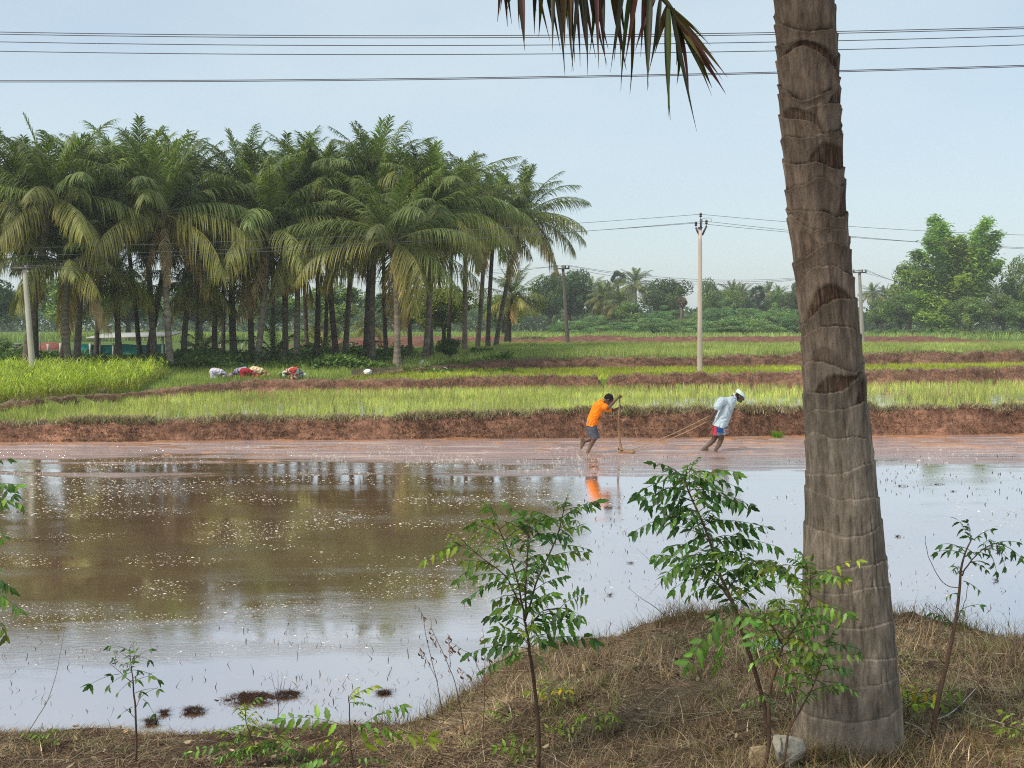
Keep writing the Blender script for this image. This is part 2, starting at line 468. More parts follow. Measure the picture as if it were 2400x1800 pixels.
Xg, Yg = np.meshgrid(x, y, indexing='ij'); Zg = bank_z(Xg, Yg)
nn = fbm(Xg * 1.2, Yg * 1.2, 9, 4)[..., None]
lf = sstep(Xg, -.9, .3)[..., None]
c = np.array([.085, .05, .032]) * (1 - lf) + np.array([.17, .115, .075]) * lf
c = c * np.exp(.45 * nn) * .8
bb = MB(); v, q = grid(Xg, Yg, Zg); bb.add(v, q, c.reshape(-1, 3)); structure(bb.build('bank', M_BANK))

# ------------------------------------------------------------------ grasses and crops (nobody could count them)
def stuff(o, label, cat):
    return tag(o, label, cat, kind='stuff')

# dead grass lying on the near bank
N = 190000
px_ = rng.uniform(-4.4, 4.6, N); py_ = 4.6 + (9.0 - 4.6) * rng.random(N) ** .9
dens = .55 + .45 * fbm(px_ * 2, py_ * 2, 4, 3)
edge_ok = py_ < np.interp(px_, _xe, _ye) + .12
low = px_ < -.8
keep = edge_ok & (rng.random(N) < np.where(low, .55, 1.0) * np.clip(dens + .45, .2, 1)) & (np.abs(px_) < .49 * py_ + .4)
px_, py_ = px_[keep], py_[keep]; N = len(px_)
pz = bank_z(px_, py_)
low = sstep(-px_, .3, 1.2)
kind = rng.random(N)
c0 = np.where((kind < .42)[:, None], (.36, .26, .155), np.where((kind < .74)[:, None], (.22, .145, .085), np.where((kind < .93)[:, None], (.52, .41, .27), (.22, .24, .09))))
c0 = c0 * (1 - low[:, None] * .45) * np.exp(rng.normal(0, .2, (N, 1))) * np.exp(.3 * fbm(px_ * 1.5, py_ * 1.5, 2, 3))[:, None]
up = (rng.random(N) < .28) & (low < .5)
clm = np.clip(.55 + .8 * fbm(px_ * 3.2, py_ * 3.2, 7, 3), .1, 1.5)
h = np.where(up, rng.uniform(.04, .17, N), rng.uniform(.012, .06, N)) * clm; L = rng.uniform(.06, .22, N)
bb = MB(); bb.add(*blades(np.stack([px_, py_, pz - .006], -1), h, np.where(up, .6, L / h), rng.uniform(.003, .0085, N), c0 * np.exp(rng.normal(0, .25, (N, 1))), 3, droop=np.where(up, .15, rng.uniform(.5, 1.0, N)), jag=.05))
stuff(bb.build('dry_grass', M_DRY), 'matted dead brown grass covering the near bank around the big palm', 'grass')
# tussocks, long straws and the tufts round the foot of the trunk
def tussocks(n, xf, yf, per, hr, cols, spread):
    tx = xf(n); ty = yf(n); k = (ty < np.interp(tx, _xe, _ye) - .02); tx, ty = tx[k], ty[k]; n = len(tx)
    sz = rng.uniform(.5, 1.3, n); tx = np.repeat(tx, per) + rng.normal(0, spread, n * per); ty = np.repeat(ty, per) + rng.normal(0, spread, n * per); N = n * per
    c = np.repeat(np.array(cols)[rng.integers(0, len(cols), n)] * np.exp(rng.normal(0, .25, (n, 1))), per, 0) * np.exp(rng.normal(0, .25, (N, 1)))
    return blades(np.stack([tx, ty, bank_z(tx, ty) - .01], -1), rng.uniform(hr[0], hr[1], N) * np.repeat(sz, per), rng.uniform(.25, 1.5, N), rng.uniform(.003, .007, N), c, 4, droop=rng.uniform(.1, .6, N), jag=.03)
bb = MB()
bb.add(*tussocks(330, lambda n: rng.uniform(-.5, 4.3, n), lambda n: rng.uniform(4.7, 8.7, n), 46, (.06, .2), [(.36, .27, .16), (.26, .185, .105), (.20, .14, .08), (.24, .24, .10)], .05))
bb.add(*tussocks(120, lambda n: rng.uniform(-4, -.4, n), lambda n: rng.uniform(6.0, 8.1, n), 36, (.03, .11), [(.22, .15, .09), (.15, .10, .06), (.2, .19, .08)], .06))
a_t = rng.uniform(-2.6, 2.6, 1500) - np.pi / 2; r_t = rng.uniform(.25, .34, 1500); tx = 1.62 + r_t * np.cos(a_t); ty = 5.35 + r_t * np.sin(a_t)
bb.add(*blades(np.stack([tx, ty, bank_z(tx, ty) - .01], -1), rng.uniform(.05, .2, 1500), rng.uniform(.2, 1.0, 1500), rng.uniform(.003, .006, 1500), vary((.30, .23, .12), 1500, .35, .12), 4, droop=.3))
m_ = 420; lx = rng.uniform(-3.8, 4.3, m_); ly = rng.uniform(4.8, 8.5, m_); k = ly < np.interp(lx, _xe, _ye) - .05; lx, ly = lx[k], ly[k]; m_ = len(lx)
hs_ = rng.uniform(.02, .06, m_); bb.add(*blades(np.stack([lx, ly, bank_z(lx, ly) + .015], -1), hs_, rng.uniform(.15, .5, m_) / hs_, rng.uniform(.004, .008, m_), vary((.46, .37, .25), m_, .3, .08), 5, droop=.8, jag=.04))
stuff(bb.build('dry_grass', M_DRY), 'tussocks of tangled dead grass and loose straws standing up from the near bank', 'grass')
# dead leaves and husk scraps among the grass
n = 2600
lx = rng.uniform(-4, 4.4, n); ly = rng.uniform(4.7, 8.6, n); k = ly < np.interp(lx, _xe, _ye); lx, ly = lx[k], ly[k]; n = len(lx)
lz = bank_z(lx, ly) + rng.uniform(.005, .035, n); a = rng.random(n) * 6.28; L = rng.uniform(.02, .065, n); wd = L * rng.uniform(.2, .45, n)
d = np.stack([np.cos(a), np.sin(a), rng.normal(0, .35, n)], -1); s = np.stack([-np.sin(a), np.cos(a), rng.normal(0, .4, n)], -1); P = np.stack([lx, ly, lz], -1)
rows = []
for t, w_ in ((-.5, .1), (-.2, .9), (.15, 1), (.5, .08)):
    q = P + d * (L * t)[:, None] + np.array([0, 0, 1.]) * (L * .5 * (t * t))[:, None]; rows += [q - s * (wd * w_ * .5)[:, None], q + s * (wd * w_ * .5)[:, None]]
b = np.arange(n)[:, None] * 8; q = np.concatenate([b + np.array([2 * i, 2 * i + 1, 2 * i + 3, 2 * i + 2]) for i in range(3)])
bb = MB(); bb.add(np.stack(rows, 1).reshape(-1, 3), q, np.repeat(np.array([(.20, .11, .06), (.30, .19, .10), (.11, .065, .04), (.36, .28, .17)])[rng.integers(0, 4, n)] * np.exp(rng.normal(0, .25, (n, 1))), 8, 0))
stuff(bb.build('leaf_litter', M_DRY), 'curled dead leaves scattered over the dry grass of the near bank', 'leaf litter')
# standing tufts along the bank's edge
N = 5200
px_ = rng.uniform(-1.0, 4.4, N); py_ = np.interp(px_, _xe, _ye) - .18 + rng.normal(0, .12, N)
k = fbm(px_ * 2.5, 7.7, 0, 3) + rng.normal(0, .4, N) > -.25; px_, py_ = px_[k], py_[k]; N = len(px_)
bb = MB(); bb.add(*blades(np.stack([px_, py_, bank_z(px_, py_) - .01], -1), rng.uniform(.06, .26, N), rng.uniform(.2, 1.1, N), rng.uniform(.003, .006, N), vary((.17, .13, .06), N, .35, .12), 4, droop=.25))
stuff(bb.build('dry_grass', M_DRY), 'wispy half dead grass fringe where the near bank meets the water', 'grass')
# green grass tufts at the trunk foot and right
N = 2600
cx = rng.choice([1.55, 1.9, 2.3, 2.7, 1.0, .3, -.3], N); px_ = cx + rng.normal(0, .22, N); py_ = rng.uniform(4.7, 5.4, N)
bb = MB(); bb.add(*blades(np.stack([px_, py_, bank_z(px_, py_) - .01], -1), rng.uniform(.05, .16, N), rng.uniform(.3, 1.2, N), rng.uniform(.0035, .007, N), vary((.20, .15, .06), N, .3, .15), 4, droop=.3))
stuff(bb.build('dry_grass', M_DRY), 'straw coloured grass tufts at the foot of the big palm', 'grass')

def fringe(B, n, hmin, hmax, cols, name, label, xlim, rows=(7, 12), wid=.02, drp=.35, pw=1.0):
    x, Xg, Yg, Zg = B
    i = rng.integers(0, len(x), n); k = rng.integers(rows[0], rows[1], n)
    p = np.stack([Xg[i, k] + rng.normal(0, .04, n), Yg[i, k] + rng.normal(0, .05, n), Zg[i, k] - .02], -1)
    clump = .5 + .5 * fbm(p[:, 0] * .8, 5.5, 0, 4)
    m = (p[:, 0] > xlim[0]) & (p[:, 0] < xlim[1]) & (rng.random(n) < clump * 1.3 + .1); p = p[m]; n = len(p); clump = clump[m]
    c = np.array(cols)[rng.integers(0, len(cols), n)] * np.exp(rng.normal(0, .22, (n, 1)))
    h = rng.uniform(hmin, hmax, n) * (.5 + clump)
    bb = MB(); bb.add(*blades(p, h, rng.uniform(.2, 1.3, n), wid * rng.uniform(.6, 1.6, n), c, 3, droop=drp))
    stuff(bb.build(name, M_DRY), label, 'grass')
DRYC = [(.34, .27, .16), (.25, .19, .115), (.42, .34, .22), (.27, .27, .11), (.18, .13, .08)]
fringe(B1, 34000, .10, .30, DRYC, 'dry_grass', 'grey brown dry grass along the top of the nearest mud bank', (-17, 18))
fringe(B1, 30000, .06, .17, [(.20, .10, .055), (.10, .055, .035), (.26, .17, .10), (.08, .045, .03)], 'dry_grass', 'dead roots and straw hanging down the face of the nearest mud bank', (-17, 18), rows=(2, 8), drp=1.3)
fringe(B1, 2600, .10, .30, [(.16, .24, .05), (.22, .28, .07)], 'grass', 'scattered green weeds on top of the nearest mud bank', (-17, 18), wid=.022)
fringe(B2, 18000, .06, .17, [(.25, .18, .10), (.2, .14, .08), (.32, .24, .14)], 'dry_grass', 'dry straw on the middle mud bank between two rice fields', (-18, 26), rows=(4, 11), wid=.016)
fringe(B3, 15000, .07, .2, [(.27, .21, .12), (.22, .22, .09), (.20, .24, .07)], 'dry_grass', 'short dry grass on the farthest mud bank', (-10, 33), rows=(6, 12), wid=.018)

# rice
def rice(n, region, z, h, wid, cols, name, label, dens=None, lean=(.1, .5), mat=None, per=5, spread=.05):
    xx = rng.uniform(region[0], region[1], n); yy = rng.uniform(region[2], region[3], n)
    m = region[4](xx, yy) & (np.abs(xx) < .5 * yy + 1.5)
    if dens is not None: m &= rng.random(n) < dens(xx, yy)
    xx, yy = xx[m], yy[m]; n = len(xx)
    tc = np.array(cols)[rng.integers(0, len(cols), n)] * np.exp(rng.normal(0, .12, (n, 1))) * np.exp(.32 * fbm(xx * .35, yy * .6, 8, 4))[:, None]
    xx = np.repeat(xx, per) + rng.normal(0, spread, n * per); yy = np.repeat(yy, per) + rng.normal(0, spread, n * per); c = np.repeat(tc, per, 0) * np.exp(rng.normal(0, .15, (n * per, 1)))
    N = n * per
    zz = z(xx, yy) if callable(z) else np.full(N, z)
    hh = rng.uniform(h[0], h[1], N); c1 = c * np.array([1.15, 1.1, .95])
    bb = MB(); bb.add(*blades(np.stack([xx, yy, zz], -1), hh, rng.uniform(lean[0], lean[1], N), wid * rng.uniform(.7, 1.3, N), c * .9, 2, droop=.12, colt=c1))
    return stuff(bb.build(name, mat or M_GRASS), label, 'rice' if 'rice' in name else 'grass')
RC = [(.40, .44, .12), (.35, .41, .12), (.47, .47, .16), (.28, .35, .10)]
f1 = lambda x, y: (y > yb1(x) + 1.0) & (y < ye1(x) + .05)
d1 = lambda x, y: np.clip(1.0 - .68 * sstep(x, 2, 9) * (.6 + .8 * vnoise(x * .5, y * 1.2)) - .45 * (vnoise(x * .4 + 9, y * 2.2) > .25), .08, 1)
rice(26000, (-19, 25, 29, 51, f1), .41, (.16, .30), .016, RC, 'young_rice', 'young bright green rice in the nearest flooded field', d1)
f2 = lambda x, y: (y > ye1(x) + 1.0) & (y < ye2(x) + .1)
rice(26000, (-9, 32, 43, 66, f2), .71, (.14, .26), .020, [(.43, .46, .07), (.38, .43, .07), (.48, .49, .085)], 'young_rice', 'bright lime green rice seedlings in the second field, round the concrete pole')
f3 = lambda x, y: (y > np.maximum(ye2(x) + 1.0, 0)) & (x > -6)
rice(42000, (-6, 47, 55, 88, f3), height, (.25, .55), .03, [(.34, .41, .13), (.40, .45, .16), (.29, .36, .11), (.44, .45, .2)], 'grass', 'pale green seeding grass in the field beyond the farthest mud bank', lambda x, y: np.clip(.95 - .006 * (y - 55), .3, 1), spread=.15)
fm = lambda x, y: (y > ye1(x) + .8) & (y > ye2(x) + .7) & (x < np.interp(y, [30, 46, 47], [-14, -9, 3]))
fm2 = lambda x, y: fm(x, y) & ~((x < np.interp(y, [34, 39.5, 46.5], [-13.0, -12.9, -14.2])) & (y < 47.5))
rice(24000, (-26, 2, 34, 57, fm2), height, (.14, .36), .02, [(.31, .39, .10), (.26, .35, .09), (.37, .42, .14)], 'grass', 'mixed green meadow grass where the women are bending', spread=.08)
fb = lambda x, y: (y > 110 + .2 * x)
rice(9000, (-60, 75, 110, 150, fb), 1.22, (.4, 1.0), .09, [(.28, .37, .12), (.34, .41, .15)], 'grass', 'rough green grass at the foot of the far bushes', spread=.3)

# tall yellow-green fodder crop at the left
n = 5200
xx = rng.uniform(-24, -11.5, n); yy = rng.uniform(33.5, 47, n)
m = (yy > ye1(xx) + 1.1) & (xx < np.interp(yy, [34, 39.5, 46.5], [-13.4, -13.3, -14.6])); xx, yy = xx[m], yy[m]; n = len(xx)
hs = rng.uniform(.5, .85, n) * np.interp(yy, [34, 38], [.75, 1.0]); z0 = height(xx, yy)
bb = MB()
sc = np.array([[.34, .40, .06], [.43, .45, .09], [.30, .34, .09]])[rng.integers(0, 3, n)] * np.exp(rng.normal(0, .15, (n, 1)))
bb.add(*blades(np.stack([xx, yy, z0], -1), hs, rng.uniform(0, .25, n), .022, sc * .7, 3, colt=sc))
per = 8
tt = np.tile(np.linspace(.15, .98, per), n); sx = np.repeat(xx, per); sy = np.repeat(yy, per)
base = np.stack([sx, sy, np.repeat(z0, per) + tt * np.repeat(hs, per)], -1) + rng.normal(0, .03, (n * per, 3))
lc = np.repeat(sc, per, 0) * np.exp(rng.normal(0, .18, (n * per, 1))); old = (tt < .45)[:, None]
lc = np.where(old, lc * np.array([.95, .75, .9]), lc * np.array([1.1, 1.15, .9]))
Ll = rng.uniform(.25, .45, n * per)
bb.add(*blades(base, Ll, rng.uniform(.5, 1.1, n * per), rng.uniform(.022, .04, n * per), lc, 4, droop=rng.uniform(.2, .9, n * per)))
stuff(bb.build('fodder_grass', M_GRASS), 'tall yellow green fodder grass standing in the left field', 'crop')

# weeds below the grove
def leafy(n, pos, r, size, cols, mb):
    p = pos(n); s = size * rng.uniform(.6, 1.4, n)
    a = rng.random(n) * 2 * np.pi; el = rng.uniform(-.3, .9, n)
    d = np.stack([np.cos(a) * np.cos(el), np.sin(a) * np.cos(el), np.sin(el)], -1)
    w = np.cross(d, rng.normal(0, 1, (n, 3))); w /= np.linalg.norm(w, axis=1, keepdims=True) + 1e-9
    L = s[:, None]; W = (s * r)[:, None]
    V = np.stack([p, p + d * L * .5 + w * W * .5, p + d * L, p + d * L * .5 - w * W * .5], 1).reshape(-1, 3)
    c = np.repeat(np.array(cols)[rng.integers(0, len(cols), n)] * np.exp(rng.normal(0, .2, (n, 1))), 4, 0)
    mb.add(V, (np.arange(n)[:, None] * 4 + np.arange(4)), c)
bb = MB()
def wpos(n):
    x = rng.uniform(-30, 0, n * 4); y = 51 + 23 * rng.random(n * 4) ** 1.3; k = (fbm(x * .35, y * .35, 6, 3) + rng.normal(0, .25, n * 4) > -.05 + .5 * sstep(x, -8, -1)) & (y < np.where(x < -12, 59, 74)); x, y = x[k], y[k]; j = rng.permutation(len(x))[:n]; x, y = x[j], y[j]
    if len(x) < n: x = np.resize(x, n); y = np.resize(y, n)
    hh = np.clip(.35 + .5 * fbm(x * .5, y * .5, 2, 3), .08, .9) * rng.random(n) ** .7 * np.interp(x, [-9, -2], [1, .35])
    return np.stack([x, y, height(x, y) + hh], -1)
leafy(27000, wpos, .55, .22, [(.09, .15, .035), (.12, .20, .045), (.17, .25, .06), (.07, .12, .03)], bb)
stuff(bb.build('undergrowth', M_LEAF), 'low dark green weeds under the coconut grove', 'weeds')
# ------------------------------------------------------------------ coconut palms
def norm(a):
    return a / (np.linalg.norm(a, axis=-1, keepdims=True) + 1e-9)
UP = np.array([0, 0, 1.0])

def frond(mb, o, az, e0, L, droop, age, nl=48, leaf=.8, w=.05, g=None, keel=None, path=None, cols=None, r0=.035, dens0=.13, tipl=.6):
    n = 22
    s = np.linspace(0, 1, n)
    if path is None:
        e = e0 - droop * s ** 1.35
        a = az + .12 * np.sin(3 * s + az)
        d = np.stack([np.cos(a) * np.cos(e), np.sin(a) * np.cos(e), np.sin(e)], -1)
        P = np.asarray(o) + np.concatenate([[np.zeros(3)], np.cumsum(d[:-1] * (L / (n - 1)), 0)])
    else:
        P = path; n = len(P); s = np.linspace(0, 1, n)
    T = norm(np.gradient(P, axis=0))
    young, mid, old, dry = cols or (np.array([.16, .21, .045]), np.array([.125, .165, .05]), np.array([.30, .28, .085]), np.array([.40, .29, .15]))
    if age < .15: c = young + (mid - young) * age / .15
    elif age < .58: c = mid
    elif age < .92: c = mid + (old - mid) * (age - .58) / .34
    else: c = old + (dry - old) * min(1, (age - .92) / .08)
    c = c * math.exp(rng.normal(0, .22))
    rc = c * .7 + np.array([.10, .085, .03]) * .5
    v, f, cc = tube(P, r0 * (1 - .85 * s), 4, rc, False); mb.add(v, f, cc)
    N = nl * 2
    si = np.tile(np.linspace(dens0, 1.0, nl), 2) + rng.normal(0, .004, N); si = np.clip(si, 0, 1)
    side = np.repeat([1.0, -1.0], nl)
    p = np.stack([np.interp(si, s, P[:, k]) for k in range(3)], -1)
    t = norm(np.stack([np.interp(si, s, T[:, k]) for k in range(3)], -1))
    S = np.cross(t, UP); bad = np.linalg.norm(S, axis=1) < .15
    S[bad] = np.array([-math.sin(az), math.cos(az), 0]); S = norm(S)
    U = norm(np.cross(S, t))
    ln = leaf * np.clip(np.sin(np.pi * (.16 + .72 * si)), .2, 1) ** .7 * (1 - (1 - min(1, tipl + .35 * max(0, 1 - 2.5 * age))) * sstep(si, .75, 1.0)) * rng.uniform(.85, 1.1, N)
    g = (.52 + .66 * age) if g is None else g
    keel = (.35 - .8 * age) if keel is None else keel
    d0 = norm(t * (.75 + .45 * (1 - min(1, age * 2)) + .6 * si ** 2)[:, None] + S * side[:, None] + U * keel + rng.normal(0, .09, (N, 3)))
    W = norm(t - d0 * (t * d0).sum(1, keepdims=True))
    W = norm(W + rng.normal(0, .25, (N, 3)))
    wid = w * np.array([.55, 1.0, .8, .08]) * .5
    gg = g * rng.uniform(.6, 1.3, N)
    rows = []
    for k, q in enumerate((0, .33, .68, 1.0)):
        x = p + d0 * (ln * q * (1 - .25 * np.minimum(gg, 1.2) * q))[:, None] - UP * (ln * gg * q * q * .8)[:, None]
        rows += [x - W * wid[k], x + W * wid[k]]
    V = np.stack(rows, 1).reshape(-1, 3)
    b = np.arange(N)[:, None] * 8
    q = np.concatenate([b + np.array([2 * i, 2 * i + 1, 2 * i + 3, 2 * i + 2]) for i in range(3)])
    lc = c * np.exp(rng.normal(0, .16, (N, 1)))
    tipc = lc * (1 + np.array([.35, .15, -.1]) * age)
    C = np.stack([lc, lc, lc, lc, lc * .5 + tipc * .5, lc * .5 + tipc * .5, tipc, tipc], 1).reshape(-1, 3)
    mb.add(V, q, C)
    return P

def crown_mesh(seed, nf=30, L=4.6, droopy=1.0, dryn=1, w=.054, nl=50):
    global rng
    keep, rng = rng, np.random.default_rng(100 + seed)
    mb = MB(); az = rng.random() * 6.28
    for i in range(nf):
        a = (i + .5) / nf; az += 2.39996 + rng.normal(0, .2)
        age = min(1, a + rng.normal(0, .05)); age = max(0, age)
        e0 = R(87 - 108 * a ** .95 + rng.normal(0, 6)); dr = R((26 + 92 * a - 62 * a * a + rng.normal(0, 9)) * droopy)
        if i >= nf - dryn: age = 1.0; e0 = R(-45); dr = R(40)
        elif age > .9: age = .88
        Lf = L * (.62 + .38 * min(1, a * 3.0)) * rng.uniform(.9, 1.08) * (1 - .12 * (a > .85))
        o = np.array([math.cos(az), math.sin(az), 0]) * .16 + UP * (.35 * (1 - a))
        frond(mb, o, az, e0, Lf, dr, age, nl, leaf=1.08, w=w)
    # fibrous heart where the fronds meet the trunk
    v, q = sphere((0, 0, -.1), (.24, .24, .5), 10, 6); mb.add(v, q, vary((.13, .085, .045), len(v), .25))
    rng = keep
    return mb.mesh('palm_crown_%d' % seed)
CROWNS = [crown_mesh(i, nf=[32, 35, 30, 34, 32, 36, 33, 30][i], droopy=[1, 1.1, .9, 1.05, 1.15, 1, .95, 1.1][i], dryn=[1, 2, 0, 1, 2, 1, 0, 1][i]) for i in range(8)]

def ground_point(u, v, zf=height):
    z = .9
    for _ in range(8):
        p = on(u, v, z); z = float(zf(p[0], p[1]))
    p[2] = z
    return p

GROVE = 'coconut palms of the grove'
def palm(u, v, uc, vc, sc, var, label, group=GROVE, name='coconut_palm', rad=.165, Y=None, nuts=False, skirt=0, tone=1.0, dY=0):
    p = ground_point(u, v)
    if Y: x = at(u, v, Y); p = np.array([x[0], Y, height(x[0], Y)])
    if vc >= 600: vc -= 28; sc *= .92
    if vc < 500: vc = vc + 48 - .4 * max(0, vc - 420)
    c = at(uc, vc, p[1] + dY)
    r = empty(name, p, label, 'palm tree', group)
    rel = c - p; H = rel[2]
    k = rng.normal(0, .12, 2)
    t = np.linspace(0, 1, 46)[:, None]
    mid = np.concatenate([rel[:2] * .42 + k, [H * .5]])
    P = 2 * t * (1 - t) * mid + t * t * rel
    P[0, 2] = -.15
    t = t[:, 0]
    rr = rad * (1.0 - .30 * t) * (1 + .55 * np.exp(-t * H / .35)) * (1 + .03 * ((np.arange(46) % 2) - .5))
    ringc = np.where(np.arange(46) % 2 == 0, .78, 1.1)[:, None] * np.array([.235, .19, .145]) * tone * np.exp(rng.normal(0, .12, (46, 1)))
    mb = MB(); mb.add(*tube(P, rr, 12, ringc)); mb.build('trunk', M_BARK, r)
    cr = link('crown', CROWNS[var % 8], M_FROND, r)
    cr.location = rel; cr.rotation_euler = (rng.normal(0, .06), rng.normal(0, .06), rng.random() * 6.28); cr.scale = (sc * 1.06,) * 3
    if nuts:
        for i in range(3):
            a = -1.9 + i * .8; mb = MB(); o = rel + np.array([math.cos(a) * .45, math.sin(a) * .45, -.35])
            for j in range(9):
                q = o + rng.normal(0, .11, 3); v_, f_ = sphere(q, (.13, .13, .16), 10, 7); mb.add(v_, f_, vary((.30, .14, .04), 1, .2, .1)[0])
            mb.build('coconut_bunch', M_SKIN, r)
    for i in range(skirt):
        a = -1.57 + rng.normal(0, .6); mb = MB()
        frond(mb, rel + np.array([math.cos(a) * .22, math.sin(a) * .22, -.2]), a, R(-70), 3.0 * sc, R(18), 1.0, 34, leaf=.55, g=.9)
        mb.build('dead_frond', M_DRY, r)
    return r
PALMS = [
 (400, 869, 382, 485, 1.0, 0, 'tall pale trunked coconut palm in the front of the grove behind the fodder grass corner', dict(skirt=2, tone=1.25)),
 (163, 872, 160, 650, .84, 1, 'short coconut palm with drooping yellowed lower fronds behind the tall fodder grass', {}),
 (58, 876, 118, 425, .95, 2, 'thick dark trunk palm directly beside the leaning white pole', dict(tone=.6, rad=.2)),
 (-30, 868, 5, 480, .95, 3, 'coconut palm cut by the left edge of the photo, its yellowish fronds reaching in', {}),
 (601, 858, 628, 545, 1.0, 4, 'coconut palm with pale trunk behind the women, lower fronds golden', dict(tone=1.2, skirt=1)),
 (362, 858, 330, 405, .95, 5, 'coconut palm leaning slightly right just behind the tall front palm', dict(tone=.8)),
 (280, 864, 272, 700, .6, 6, 'small coconut palm whose dark trunk crosses the green shade net', dict(tone=.6)),
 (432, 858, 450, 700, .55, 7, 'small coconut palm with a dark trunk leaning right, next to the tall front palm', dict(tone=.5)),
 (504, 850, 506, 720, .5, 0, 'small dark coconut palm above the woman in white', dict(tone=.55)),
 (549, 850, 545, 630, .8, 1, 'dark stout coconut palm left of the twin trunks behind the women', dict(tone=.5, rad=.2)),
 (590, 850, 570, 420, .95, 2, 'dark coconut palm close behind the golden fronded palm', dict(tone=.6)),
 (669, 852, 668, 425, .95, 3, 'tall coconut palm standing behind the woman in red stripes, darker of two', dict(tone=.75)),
 (696, 853, 700, 600, .82, 4, 'coconut palm with a brown skirt of dead fronds down its trunk, left of centre', dict(skirt=4)),
 (720, 838, 705, 445, .9, 5, 'slender coconut palm leaning left in the middle of the grove', dict(tone=.5, rad=.13)),
 (742, 845, 745, 405, .9, 6, 'slim dark coconut palm right of the leaning slender palm', dict(tone=.55)),
 (790, 848, 770, 440, .95, 7, 'dark coconut palm third to the left of the white bundle', dict(tone=.5)),
 (808, 844, 832, 470, 1.0, 0, 'coconut palm with grey trunk leaning right, left of the white bundle', dict(tone=.95)),
 (857, 848, 878, 395, .95, 1, 'very tall coconut palm whose head rises above the grove directly over the white bundle', dict(tone=.5)),
 (874, 850, 888, 480, .9, 2, 'coconut palm close beside a darker trunk above the white bundle, curving right', dict(tone=.85)),
 (930, 866, 921, 572, 1.0, 3, 'front coconut palm with pale curved trunk and one yellow frond hanging at the middle', dict(tone=1.3, skirt=1)),
 (996, 852, 1015, 500, 1.0, 4, 'coconut palm bearing orange brown coconuts, above the white standpipe', dict(nuts=True, tone=.95, skirt=1)),
 (1010, 846, 985, 445, .9, 5, 'coconut palm behind the coconut bearing palm with brown dead fronds hanging low', dict(skirt=3, tone=.5)),
 (1089, 832, 1092, 460, .95, 6, 'straight coconut palm right of the low dark shrub at the grove edge', {}),
 (1118, 824, 1138, 520, .9, 7, 'coconut palm leaning right, left of the pair at the end of the grove', dict(tone=.8)),
 (1143, 821, 1160, 510, .85, 0, 'dark coconut palm between two leaning ones at the right end of the grove', dict(tone=.5)),
 (1161, 819, 1228, 495, 1.0, 1, 'rightmost tall coconut palm of the grove, leaning right into the open sky', dict(tone=.75)),
 (1190, 813, 1203, 725, .68, 2, 'squat palm with a short black trunk at the right end of the grove', dict(tone=.35, rad=.27, skirt=1)),
 (178, 866, 190, 455, .92, 4, 'coconut palm with a grey trunk touching the short palm behind the fodder grass', dict(tone=.85)),
 (330, 852, 290, 440, .9, 7, 'dark thin coconut palm left of the leaning palm behind the front one', dict(tone=.4, rad=.13)),
 (345, 853, 420, 420, .9, 6, 'dark coconut palm tucked between two trunks left of the tall front palm', dict(tone=.4)),
 (82, 868, 62, 455, .92, 0, 'dark coconut palm just right of the leaning white pole', dict(tone=.4)),
 (143, 858, 225, 430, .9, 3, 'dark coconut palm hidden behind the short palm, only its crown free', dict(tone=.4)),
]
for i, (u, v, uc, vc, sc, va, lab, kw) in enumerate(PALMS):
    palm(u, v, uc, vc, sc, va, lab, **kw)
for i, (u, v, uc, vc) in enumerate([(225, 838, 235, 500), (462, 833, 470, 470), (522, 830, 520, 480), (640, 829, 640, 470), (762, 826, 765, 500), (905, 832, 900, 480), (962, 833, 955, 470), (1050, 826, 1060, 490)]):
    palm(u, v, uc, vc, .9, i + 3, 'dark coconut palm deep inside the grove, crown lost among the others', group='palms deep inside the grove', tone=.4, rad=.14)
# juvenile palms without a trunk under the grove
def young_palm(u, v, sc, var, label):
    p = ground_point(u, v); r = empty('young_palm', p, label, 'palm tree', 'young palms under the grove')
    mb = MB(); a = rng.random() * 6
    for i in range(11):
        a += 2.4; frond(mb, (0, 0, .1), a, R(80 - 5 * i), 2.6 * sc * rng.uniform(.8, 1.1), R(50 + 3 * i), .25 + .03 * i, 30, leaf=.55)
    mb.build('crown', M_FROND, r)
    mb = MB(); mb.add(*tube([(0, 0, -.1), (0, 0, .2), (0, 0, .45)], [.16, .14, .09], 10, (.12, .09, .05))); mb.build('trunk', M_BARK, r)
young_palm(648, 848, 1.0, 1, 'dark trunkless young palm between the trunks behind the woman in red stripes')
young_palm(478, 835, .8, 2, 'light green young palm beyond the small leaning dark palm')
young_palm(760, 838, .9, 3, 'young palm with drooping dark fronds near the middle of the grove')

